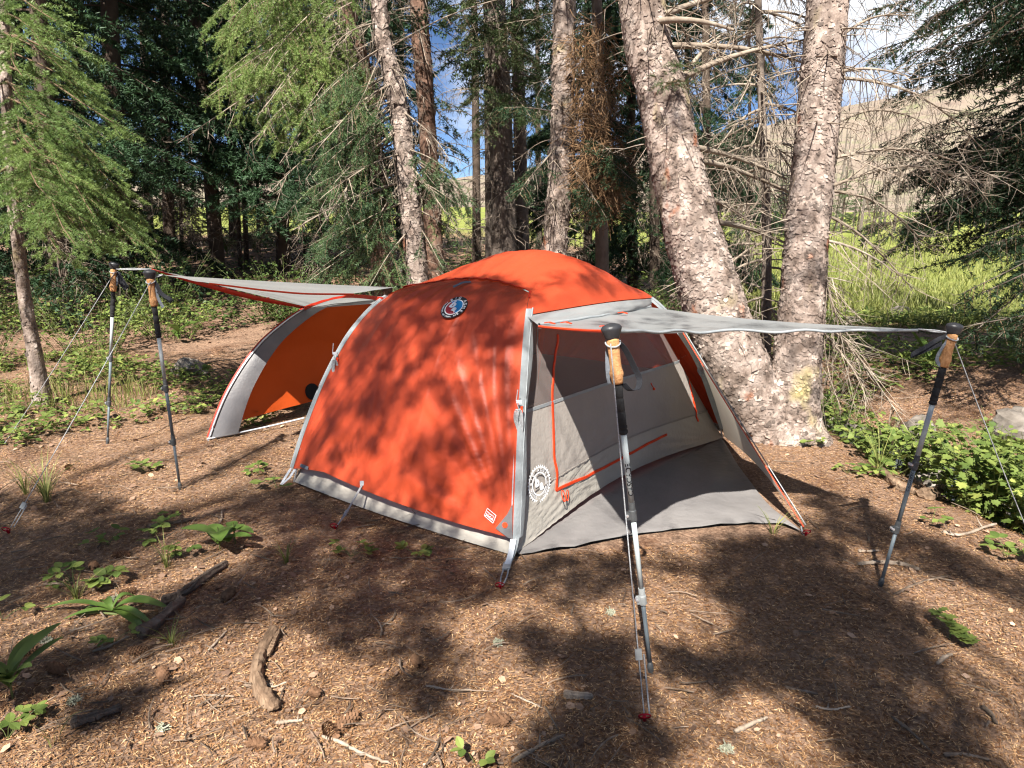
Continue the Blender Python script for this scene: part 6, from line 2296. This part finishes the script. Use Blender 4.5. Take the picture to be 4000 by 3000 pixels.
rosette(50, 2725, 'upright plant with pointed oval leaves at the lower left edge', 9, 0.15, 0.045, 111, 0.75)
rosette(860, 2150, 'curled broad-leaved plant in the sun left of the tent', 6, 0.17, 0.07, 112, 0.35, 'lily')
rosette(920, 2125, 'low broad leaf lying right of the curled plant', 3, 0.16, 0.05, 113, 0.1, 'lily')
rosette(3630, 1440, 'broad upright leaves growing on the far creek bank', 7, 0.28, 0.08, 114, 1.2, 'lily')
rosette(700, 1335, 'pair of broad pale leaves beyond the left poles', 4, 0.25, 0.09, 115, 0.6, 'lily')
rosette(1000, 1030, 'large pointed leaves in the half shade behind the left awning', 14, 0.55, 0.15, 116, 0.6, 'leafd')
rosette(1120, 1060, 'cluster of broad drooping leaves right of the large pointed leaves', 12, 0.5, 0.14, 117, 0.5, 'leafd')
rosette(890, 1010, 'tall narrow-leaved herb left of the large pointed leaves', 10, 0.45, 0.08, 118, 1.0, 'leafd')


def clover(px, py, label, n, size, seed, mat='leaf', spread=0.08):
    """low plant with leaflets in threes"""
    r = np.random.default_rng(seed)
    c = on_ground(px, py)
    c[2] = terrain(c[0], c[1])
    root = thing('low_plant', c, label, 'plant')
    mbs = MB()
    for i in range(n):
        a = r.uniform(0, 6.28)
        d_ = spread * r.random() ** 0.6
        h = r.uniform(0.02, 0.07)
        P = c + A3(math.cos(a) * d_, math.sin(a) * d_, h)
        tubes(mbs, np.array([c, (c + P) / 2 + UP * 0.01, P])[None], 0.0012, 4)
        mb = MB()
        s_ = size * r.uniform(0.7, 1.2)
        for k in range(3):
            yw = a - math.pi / 2 + (k - 1) * 1.25
            inst(mb, OV * A3(1.25, 1, 1), OT, P[None], rot(np.array([yw]), np.array([r.normal(0.05, 0.2)]), np.array([r.normal(0, 0.2)])), s_, r.uniform(0.2, 0.8))
        mb.build('leaf', M[mat], root)
    mbs.build('stalk', M['stem'], root)
    return root


for a, b, lb, n, s_, sd_ in ((285, 2275, 'low three-leaved plant above the flattened blades', 6, 0.045, 121), (395, 2295, 'clover-like plant right of the low three-leaved one', 7, 0.055, 122), (425, 2130, 'small three-leaved plant in the left shade edge', 6, 0.045, 123), (600, 2095, 'little green plant in the sun strip left of the tent', 6, 0.045, 124), (690, 2165, 'small plant left of the curled broad-leaved one', 5, 0.045, 125), (1370, 2175, 'shaded low plant in front of the hem guy', 6, 0.045, 126), (1630, 2180, 'faint low plant in the tent shade', 5, 0.04, 127), (445, 2515, 'tiny bright plant below the flattened blades', 4, 0.035, 128), (10, 2425, 'scrap of leaves at the left edge', 3, 0.045, 129), (30, 2890, 'blue-green sprig at the bottom left corner', 6, 0.045, 130), (3930, 2175, 'three-leaved plant in the shade at the right edge', 6, 0.06, 131), (3640, 2045, 'small green plant right of the right pole', 4, 0.04, 132), (3160, 1745, 'sprout at the foot of the twin trunks', 6, 0.045, 133), (640, 2040, 'small sprig left of the thin brown branch', 4, 0.035, 134), (1860, 2990, 'tiny bright leaf at the bottom centre', 2, 0.03, 135), (560, 1840, 'low leaves near the foot of the closer left pole', 7, 0.05, 136), (1010, 1850, 'low plant left of the tent corner', 5, 0.05, 137), (1080, 1905, 'flat leaf beside the back-left tent corner', 3, 0.06, 138), (3310, 1850, 'sprout on the bank in front of the twin trunks', 5, 0.05, 139), (3420, 1855, 'grassy herb on the bank right of the twin trunks', 8, 0.06, 140)):
    clover(a, b, lb, n, s_, sd_)

# fern-like seedling at right
r = np.random.default_rng(151)
c = on_ground(3710, 2490)
root = thing('seedling', c, 'fern-like seedling with toothed leaves in the sunny patch at right', 'plant')
mbs = MB()
axis = [on_ground(3640, 2415) + UP * 0.05, c + UP * 0.05, on_ground(3770, 2530) + UP * 0.03]
path = smooth_path(np.array(axis), 12)
tubes(mbs, path[None], 0.002, 5)
tubes(mbs, np.array([c - UP * 0.01, c + UP * 0.05])[None], 0.0025, 5)
mbs.build('stalk', M['stem'], root)
for i in range(1, 12):
    for s_ in (-1, 1):
        mb = MB()
        yw = math.atan2(*(path[i] - path[i - 1])[1::-1]) - math.pi / 2 + s_ * 0.9
        inst(mb, LV, LT, path[i][None], rot(np.array([yw]), np.array([r.normal(0.2, 0.2)]), np.array([0.0])), r.uniform(0.035, 0.055), r.uniform(0.3, 0.7))
        mb.build('leaf', M['leaf'], root)


def grass_tuft(px, py, label, n, h, seed, spread=0.06, mat='grass'):
    r = np.random.default_rng(seed)
    c = on_ground(px, py)
    c[2] = terrain(c[0], c[1])
    mb = MB()
    for i in range(n):
        a = r.uniform(0, 6.28)
        b0 = c + A3(math.cos(a), math.sin(a), 0) * spread * r.random() * 0.3
        l_ = h * r.uniform(0.5, 1.1)
        t = np.linspace(0, 1, 6)[:, None]
        path = b0 + A3(math.cos(a), math.sin(a), 0) * (l_ * r.uniform(0.3, 0.9) * t ** 1.8) + UP * (l_ * (t - 0.35 * r.random() * t ** 3))
        ribbon(mb, path, A3(-math.sin(a), math.cos(a), 0), 0.0045 * np.array([1, 1, .9, .75, .5, .1]), 0, r.random())
    return tag(mb.build('grass_tuft', M[mat], origin=tuple(c)), label, 'grass', 'grass tufts')


for a, b, lb, n, h, sd_ in ((1640, 2045, 'grass tuft against the hem of the orange end', 14, 0.20, 161), (185, 1960, 'grass tuft beside the left guy line', 40, 0.28, 162), (100, 1930, 'thin grass left of the guy line tuft', 16, 0.22, 163), (3020, 2085, 'grass tuft at the tip of the ground sheet', 16, 0.14, 164), (300, 2340, 'dry grass wisps above the flattened blades', 22, 0.12, 165), (1120, 2200, 'pale dry grass in the shade left of the tent', 18, 0.12, 166), (650, 2215, 'grass blades behind the slanting dark branch', 14, 0.16, 167), (670, 2520, 'small grass wisp right of the dark broken branch', 18, 0.10, 168), (3430, 1850, 'tall grass stems on the bank right of the twin trunks', 26, 0.34, 169), (210, 2905, 'grass blade at the bottom left', 5, 0.16, 170), (1610, 1905, 'grass wisp near the middle of the tent hem', 6, 0.10, 171), (3270, 1640, 'grass behind the twin trunk base', 16, 0.22, 172)):
    grass_tuft(a, b, lb, n, h, sd_)


def leafy_bush(base, label, nst, h, spread, leaf, seed, lobed=True, mat='leaf', per=16, name='leafy_bush', red=True):
    r = np.random.default_rng(seed)
    root = thing(name, base, label, 'bush')
    mbS, mbL = MB(), MB()
    for i in range(nst):
        a = r.uniform(0, 6.28)
        sp = spread * math.sqrt(r.random())
        hh = h * r.uniform(0.55, 1.1)
        b0 = base + A3(math.cos(a), math.sin(a), 0) * sp * 0.35
        e = base + A3(math.cos(a) * sp, math.sin(a) * sp, hh)
        m_ = (b0 + e) / 2 + A3(r.normal(0, 0.04), r.normal(0, 0.04), hh * 0.15)
        path = smooth_path(np.array([b0 - UP * 0.05, m_, e]), 10)
        tubes(mbS, path[None], np.linspace(0.0035, 0.0012, 10)[None], 4)
        f = 0.2 + 0.8 * r.random(per)
        j = np.minimum((f * 9).astype(int), 8)
        P = path[j] + nrm(r.normal(size=(per, 3)) * A3(1, 1, 0.4)) * (leaf * r.uniform(0.3, 1.3, per))[:, None]
        R_ = rot(r.uniform(0, 6.28, per), r.normal(-0.15, 0.4, per), r.normal(0, 0.35, per))
        inst(mbL, LV if lobed else OV * A3(1.2, 1, 1), LT if lobed else OT, P, R_, leaf * r.uniform(0.6, 1.25, per), np.clip(r.normal(0.5, 0.2, per), 0, 1))
    mbS.build('stems', M['stem'], root)['kind'] = 'stuff'
    lo = mbL.build('leaves', M[mat], root)
    lo['kind'] = 'stuff'
    return root


def gz(x, y):
    return A3(x, y, float(terrain(x, y)))


leafy_bush(gz(2.72, 3.55), 'sunlit lobed-leaf bush at the right edge below the guy line', 90, 0.50, 0.50, 0.045, 181, True, 'leaf', 20)
leafy_bush(gz(2.95, 3.1), 'lower part of the lobed-leaf thicket at the right edge', 60, 0.40, 0.42, 0.045, 182, True, 'leaf', 20)
leafy_bush(gz(2.50, 4.25), 'bright low bush between the twin trunks and the right pole', 60, 0.32, 0.42, 0.05, 183, False, 'leaf', 16)
leafy_bush(gz(2.42, 5.0), 'small leafy clump just right of the twin trunks', 30, 0.36, 0.32, 0.05, 184, False, 'leaf', 12)
leafy_bush(gz(3.4, 4.3), 'leafy bush across the creek at the right edge', 44, 0.6, 0.4, 0.045, 185, True, 'leaf', 18)

# shrubs in the half shade behind: left edge thicket, and behind the tent
shr = [
    (-4.6, 7.3, 0.75, 0.8, 'sun-flecked shrub behind the slim trunk at left', 'leaf'),
    (-4.2, 8.3, 0.65, 0.7, 'bright small-leaved shrub behind the leftmost pole', 'leaf'),
    (-2.9, 9.2, 0.5, 0.7, 'low shrub behind the closer left pole', 'leafd'),
    (-5.4, 6.6, 0.8, 0.7, 'shrub at the left edge below the spruce boughs', 'leaf'),
    (-4.9, 9.2, 1.1, 1.0, 'dark tall shrub in the left shade', 'leafd'),
    (-3.3, 9.6, 1.0, 1.0, 'dark shrub behind the left poles', 'leafd'),
    (-2.0, 10.2, 0.8, 0.9, 'shaded shrub under the left awning', 'leafd'),
    (-6.3, 8.6, 1.2, 1.0, 'tall dark shrub at the far left edge', 'leafd'),
    (1.25, 8.4, 0.95, 0.7, 'bright shrub behind the right end of the tent roof', 'leaf'),
    (0.35, 9.6, 1.1, 0.8, 'shrub in the dusk between the trunks behind the tent', 'leafd'),
    (2.1, 8.2, 0.9, 0.8, 'shrub behind the left of the twin trunks', 'leafd'),
    (-0.6, 10.5, 1.1, 0.9, 'shaded shrub behind the tent peak', 'leafd'),
]
for i, (x_, y_, h_, sp__, lb, mt) in enumerate(shr):
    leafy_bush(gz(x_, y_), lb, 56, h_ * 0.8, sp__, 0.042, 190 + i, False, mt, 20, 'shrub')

def inpoly2(x, y):
    """inside the pole-supported vestibule"""
    q = [FB[:2], HG[:2], (HG + HV * 2.2)[:2], FD[:2]]
    ins_ = np.ones(len(x), bool)
    for i in range(4):
        a, b = q[i], q[(i + 1) % 4]
        ins_ &= ((b[0] - a[0]) * (y - a[1]) - (b[1] - a[1]) * (x - a[0])) < 0.05
    return ins_


# ground cover: strawberry-like leaves at left, herbs in the woods, far creek bank
def cover(name, label, n, xf, yf, size, hmax, seed, mat, keep=None, tpl=None):
    r = np.random.default_rng(seed)
    x, y = xf(r, n), yf(r, n)
    k = off_tent(x, y, 0.03) & ~inpoly2(x, y)
    if name == 'ground_cover':
        k &= y < 6.3 - 0.55 * (x + 3.2)
    dens = vnoise(x * 1.3, y * 1.3, seed) + 0.5 * vnoise(x * 4, y * 4, seed + 1)
    k &= dens > (-0.05 if keep is None else keep)
    x, y = x[k], y[k]
    n = len(x)
    mb = MB()
    h = r.random(n) ** 1.3 * hmax
    for d in range(3):
        R_ = rot(r.uniform(0, 6.28) * 0 + (hsh(x, y, 3) * 6.28) + d * 2.1, r.normal(0.05, 0.3, n), r.normal(0, 0.3, n))
        inst(mb, (Q4 * A3(1.2, 1, 1)) if tpl is None else tpl, Q4T, np.stack([x, y, terrain(x, y) + 0.012 + h], -1), R_, size * r.uniform(0.55, 1.25, n), np.clip(r.normal(0.5, 0.22, n), 0, 1))
    return tag(mb.build(name, M[mat]), label, kind='stuff')


cover('ground_cover', 'low green leaves spread over the litter at left', 5200, lambda r, n: r.uniform(-5.2, -1.7, n), lambda r, n: r.uniform(4.0, 7.4, n), 0.05, 0.14, 201, 'leaf', -0.12)
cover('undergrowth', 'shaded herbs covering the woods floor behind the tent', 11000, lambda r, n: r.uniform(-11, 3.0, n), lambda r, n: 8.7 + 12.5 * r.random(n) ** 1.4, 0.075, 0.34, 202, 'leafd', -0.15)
cover('bank_herbs', 'green herbs covering the far creek bank at right', 5200, lambda r, n: r.uniform(2.6, 9.0, n), lambda r, n: 6.2 + 3.4 * r.random(n), 0.10, 0.20, 203, 'leaf', -0.08, NV_)


def blades_field(name, label, x, y, h, w, seed, mat='grass'):
    r = np.random.default_rng(seed)
    n = len(x)
    a = r.uniform(0, 6.28, n)
    z = terrain(x, y)
    ln = h * r.uniform(0.5, 1.2, n)
    P = np.stack([x, y, z], -1)
    dx = np.stack([np.cos(a), np.sin(a), np.zeros(n)], -1)
    sx_ = np.stack([-np.sin(a), np.cos(a), np.zeros(n)], -1) * (w * r.uniform(0.7, 1.3, n))[:, None]
    lean = r.uniform(0.2, 1.1, n)[:, None] * ln[:, None]
    V = np.stack([P - sx_ / 2, P + sx_ / 2, P + dx * lean * 0.35 + UP * ln[:, None] * 0.6 + sx_ / 2.6, P + dx * lean * 0.35 + UP * ln[:, None] * 0.6 - sx_ / 2.6, P + dx * lean + UP * ln[:, None] * 0.95], 1)
    q = np.arange(n)[:, None] * 5
    T = np.concatenate([q + np.array([[0, 1, 2]]), q + np.array([[0, 2, 3]]), q + np.array([[3, 2, 4]])])
    mb = MB()
    mb.add(V.reshape(-1, 3), T, None, np.repeat(np.clip(r.normal(0.5, 0.25, n), 0, 1), 5))
    return tag(mb.build(name, M[mat]), label, kind='stuff')


r = np.random.default_rng(211)
x, y = r.uniform(-5.0, -1.9, 4200), r.uniform(4.4, 7.0, 4200)
k = (vnoise(x * 1.5, y * 1.5, 212) > 0.0) & (y < 6.3 - 0.55 * (x + 3.2))
blades_field('left_grass', 'thin sunlit grass among the green leaves at left', x[k], y[k], 0.22, 0.0055, 213)
n = 32000
y = 8.6 + 26 * r.random(n) ** 1.8
x = y * r.uniform(0.22, 0.86, n)
k = meadow_mask(x, y) > r.random(n) * 0.8
blades_field('meadow_grass', 'bright meadow grass beyond the creek at right', x[k], y[k], 0.20, 0.016, 214)

# rocks
def rock(x_, y_, s_, label, seed, flat=0.65):
    r = np.random.default_rng(seed)
    nu, nv = 18, 11
    th = np.linspace(0, 2 * np.pi, nu, endpoint=False)
    ph = np.linspace(-np.pi / 2, np.pi / 2, nv)
    TH, PH = np.meshgrid(th, ph, indexing='ij')
    d_ = np.stack([np.cos(TH) * np.cos(PH), np.sin(TH) * np.cos(PH), np.sin(PH)], -1)
    rad = np.ones_like(TH)
    for _ in range(9):
        pl = nrm(r.normal(size=3))
        h = r.uniform(0.55, 0.9)
        dt_ = d_ @ pl
        rad = np.where(dt_ > 1e-3, np.minimum(rad, h / np.maximum(dt_, 1e-3)), rad)
    rad *= 1 + 0.05 * r.normal(size=rad.shape)
    V = d_ * rad[..., None] * A3(s_, s_ * 0.8, s_ * flat)
    a = r.uniform(0, 6.28)
    V = V @ np.array([[math.cos(a), -math.sin(a), 0], [math.sin(a), math.cos(a), 0], [0, 0, 1]]).T
    P = gz(x_, y_) + UP * s_ * flat * 0.35
    mb = MB()
    mb.add((V + P).reshape(-1, 3), None, grid_q(nu, nv, True), 0.5)
    return tag(mb.build('rock', M['rock'], origin=tuple(P), smooth=False), label, 'rock', 'rocks')


rock(3.45, 5.5, 0.22, 'dark rock in the creek bed behind the right pole', 301)
rock(3.9, 4.9, 0.30, 'large shaded rock by the creek at the right edge', 302)
rock(2.95, 4.6, 0.20, 'rock at the creek edge beyond the low bush', 303)
rock(3.1, 5.9, 0.22, 'flat shaded rock on the creek bank right of the twin trunks', 304, 0.4)
rock(3.1, 4.05, 0.18, 'small dark rock in the creek behind the leafy bush', 305)
rock(2.35, 5.1, 0.2, 'rock touching the right side of the twin trunk base', 306)
rock(4.7, 9.4, 0.16, 'pale boulder in the grass near the meadow edge', 307)
rock(5.9, 10.3, 0.17, 'grey boulder in the meadow grass at right', 308)
rock(-3.05, 6.3, 0.20, 'rock in the plants behind the leftmost pole', 309)
rock(-1.9, 9.3, 0.30, 'dark rock at the edge of the clearing under the left awning', 310)
rock(-1.5, 8.6, 0.2, 'small rock beside the dark rock under the awning', 311)
rock(-2.1, 13.5, 0.35, 'lit boulder on the wooded rise behind the left awning', 312)
rock(-1.45, 12.2, 0.33, 'mossy boulder right of the lit boulder on the rise', 313)
rock(-1.2, 11.4, 0.22, 'small pale stone below the mossy boulder', 314)

# ------------------------------------------------------------------ trees behind the photographer that throw the dappled shade
def inpoly(P, poly):
    x, y = P[:, 0], P[:, 1]
    ins_ = np.zeros(len(P), bool)
    j = len(poly) - 1
    for i in range(len(poly)):
        xi, yi = poly[i]
        xj, yj = poly[j]
        c_ = ((yi > y) != (yj > y)) & (x < (xj - xi) * (y - yi) / (yj - yi + 1e-12) + xi)
        ins_ ^= c_
        j = i
    return ins_


# outlines of the shaded ground (photo pixels, turned into places on the ground) and how dense each bough is
shade = [
    ([(-400, 1980), (300, 1960), (560, 2010), (620, 2090), (430, 2150), (300, 2230), (100, 2300), (-400, 2420)], 46, 0.9),
    ([(820, 2000), (1110, 1920), (1420, 2000), (1900, 2180), (2010, 2230), (1990, 2330), (1700, 2360), (1420, 2420), (1060, 2380), (880, 2290), (980, 2180), (1080, 2080)], 44, 0.9),
    ([(800, 2290), (1000, 2340), (900, 2440), (640, 2520), (420, 2560), (150, 2700), (-200, 2760), (-200, 2680), (250, 2560), (560, 2420)], 18, 0.8),
    ([(1100, 2400), (1600, 2400), (1800, 2480), (1650, 2560), (1500, 2560), (1400, 2640), (1300, 2580)], 6, 0.7),
    ([(1500, 2560), (1700, 2500), (1760, 2700), (1640, 2820), (1560, 2700)], 5, 0.7),
    ([(280, 2760), (520, 2720), (560, 2800), (300, 2860)], 5, 0.7),
    ([(2560, 2230), (3000, 2120), (3240, 2120), (3480, 2300), (3560, 2420), (3660, 2620), (3900, 2850), (3900, 3100), (3400, 3100), (3250, 2800), (3000, 2700), (2850, 2560), (2950, 2420), (2800, 2300)], 60, 1.0),
    ([(2050, 2200), (2450, 2190), (2480, 2330), (2240, 2380), (2040, 2330)], 9, 0.7),
    ([(2050, 2480), (2300, 2500), (2480, 2540), (2500, 2780), (2640, 2900), (2600, 3000), (2300, 3100), (2000, 3100), (2250, 2800), (2400, 2700), (2150, 2620)], 22, 0.8),
    ([(2600, 2580), (2900, 2600), (3000, 2700), (2850, 2700), (2640, 2640)], 6, 0.7),
    ([(3100, 1900), (3300, 1950), (3560, 2080), (3900, 2200), (4200, 2330), (4200, 2400), (3800, 2300), (3500, 2200), (3250, 2080)], 18, 0.8),
    ([(3250, 1420), (4100, 1400), (4100, 1600), (3300, 1640)], 26, 0.8),
]
r = np.random.default_rng(401)
TRUNKS = [A3(-4.6, -3.6, 0), A3(1.2, -4.8, 0), A3(4.8, -3.0, 0)]
clusters = [[], [], []]


def bough(pt, sz, dist=None):
    t = r.uniform(4.6, 7.4) if dist is None else dist
    P = pt + TO_SUN * t
    k_ = int(np.argmin([np.hypot(P[0] - q[0], P[1] - q[1]) for q in TRUNKS]))
    clusters[k_].append((P, sz))


for poly, n_, sz in shade:
    g = np.array([gp(a, b)[:2] for a, b in poly])
    lo_, hi_ = g.min(0), g.max(0)
    got = 0
    for _ in range(4000):
        c_ = r.uniform(lo_, hi_)
        if inpoly(c_[None], g)[0]:
            bough(A3(c_[0], c_[1], 0), sz * r.uniform(0.08, 0.17))
            got += 1
            if got >= n_ * 5.0:
                break
# on the orange end and roof, the door, the trunks
for _ in range(380):
    i_, j_ = r.integers(6, 184), r.integers(3, 88)
    bough(G_end[i_, j_], r.uniform(0.035, 0.10))
for _ in range(26):
    bough(G_roof[r.integers(5, 85), r.integers(3, 60)], r.uniform(0.06, 0.13))
for _ in range(10):
    bough(G_aw[r.integers(4, 42), r.integers(4, 36)], r.uniform(0.10, 0.16))
for _ in range(15):
    bough(at(r.uniform(2480, 2950), r.uniform(100, 1500), 4.4), r.uniform(0.05, 0.12))
    bough(at(r.uniform(3060, 3280), r.uniform(100, 1600), 4.3), r.uniform(0.04, 0.09))
for _ in range(60):
    bough(at(r.uniform(1680, 2320), r.uniform(0, 1000), r.uniform(6.8, 9.0)), r.uniform(0.10, 0.24))
# the dark boughs at the right edge stand in shade
for _ in range(60):
    bough(at(r.uniform(3500, 4150), r.uniform(-50, 1250), r.uniform(5.3, 6.6)), r.uniform(0.25, 0.4))
for _ in range(90):
    c_ = on_ground(r.uniform(-50, 1150), r.uniform(1060, 1290))
    bough(c_, r.uniform(0.16, 0.30), r.uniform(7.5, 10.0))
# the closer left pole and the tent's left shoulder stand in shade
for _ in range(16):
    f_ = r.random()
    bough(P_BASE['near_left'] * (1 - f_) + P_TOP['near_left'] * f_, r.uniform(0.07, 0.12))
for k_, base in enumerate(TRUNKS):
    t = tree('spruce_tree', base, ['spruce behind the photographer on the left, casting dappled shade', 'spruce straight behind the photographer, casting dappled shade', 'spruce behind the photographer on the right, casting dappled shade'][k_], group='spruces behind the photographer')
    base = gz(base[0], base[1])
    mb = MB()
    pth = np.array([base - UP * 0.1, base + A3(0.05, 0, 2), base + A3(0, 0.05, 4.5), base + A3(0.05, 0, 7), base + A3(0, 0, 9)])
    tubes(mb, smooth_path(pth, 30)[None], np.linspace(0.17, 0.02, 30)[None], 12)
    mb.build('trunk', M['barkB'], t, smooth=True)
    mbB, mbN = MB(), MB()
    PP = np.array([c_[0] for c_ in clusters[k_]])
    SZ = np.array([c_[1] for c_ in clusters[k_]])
    main = r.permutation(len(PP))[:max(6, len(PP) // 9)]
    S_ = np.stack([np.full(len(main), base[0]), np.full(len(main), base[1]), np.clip(PP[main, 2] + 0.5, 1.5, 8.8)], -1)
    lm = limb_paths(S_, PP[main], 0.05, 9, 0.03, r)
    limb_tubes(mbB, lm, 0.012, 4)
    nodes_ = lm[:, 4:].reshape(-1, 3)
    d2 = ((PP[:, None] - nodes_[None]) ** 2).sum(-1)
    src_ = nodes_[np.argmin(d2, 1)]
    limb_tubes(mbB, limb_paths(src_, PP, 0.05, 4), 0.0035, 3)
    m_ = 9
    dr_ = nrm((PP - base) * A3(1, 1, 0.2))
    c0_ = np.repeat(PP, m_, 0)
    z0_ = np.repeat(SZ, m_)[:, None]
    st_ = c0_ + nrm(r.normal(size=c0_.shape)) * (z0_ * r.random((len(c0_), 1)) ** 0.6) * A3(1, 1, 0.5)
    en_ = st_ + nrm(np.repeat(dr_, m_, 0) + r.normal(0, 0.6, c0_.shape)) * (z0_ * r.uniform(0.5, 1.2, (len(c0_), 1)))
    needles(mbN, st_, en_, 105, 0.034, 0.013, 0.4, r)
    mbB.build('limbs', M['barkB'], t)['kind'] = 'stuff'
    mbN.build('crown', M['ndl_mid'], t)['kind'] = 'stuff'
# the woods go on behind the camera and close off the low sky there
for i_, (x_, y_, lb) in enumerate(((-9.5, -1.5, 'left side, level with the camera'), (-12, -8, 'far left rear'), (-7, -13.5, 'left rear'), (-1.5, -14, 'middle rear'), (4.5, -13.5, 'right rear'), (10, -9, 'far right rear'), (10.5, -1.0, 'right side, level with the camera'), (-13.5, 4.5, 'left side, ahead of the camera'))):
    t = tree('spruce_tree', gz(x_, y_), 'full spruce out of view around the photographer, ' + lb, group='spruces behind the photographer')
    for me, nm in protos[i_ % 2]:
        o = bpy.data.objects.new(nm, me)
        col.objects.link(o)
        o.parent = t
        if nm != 'trunk':
            o['kind'] = 'stuff'
        o.rotation_euler = (0, 0, i_ * 1.3)
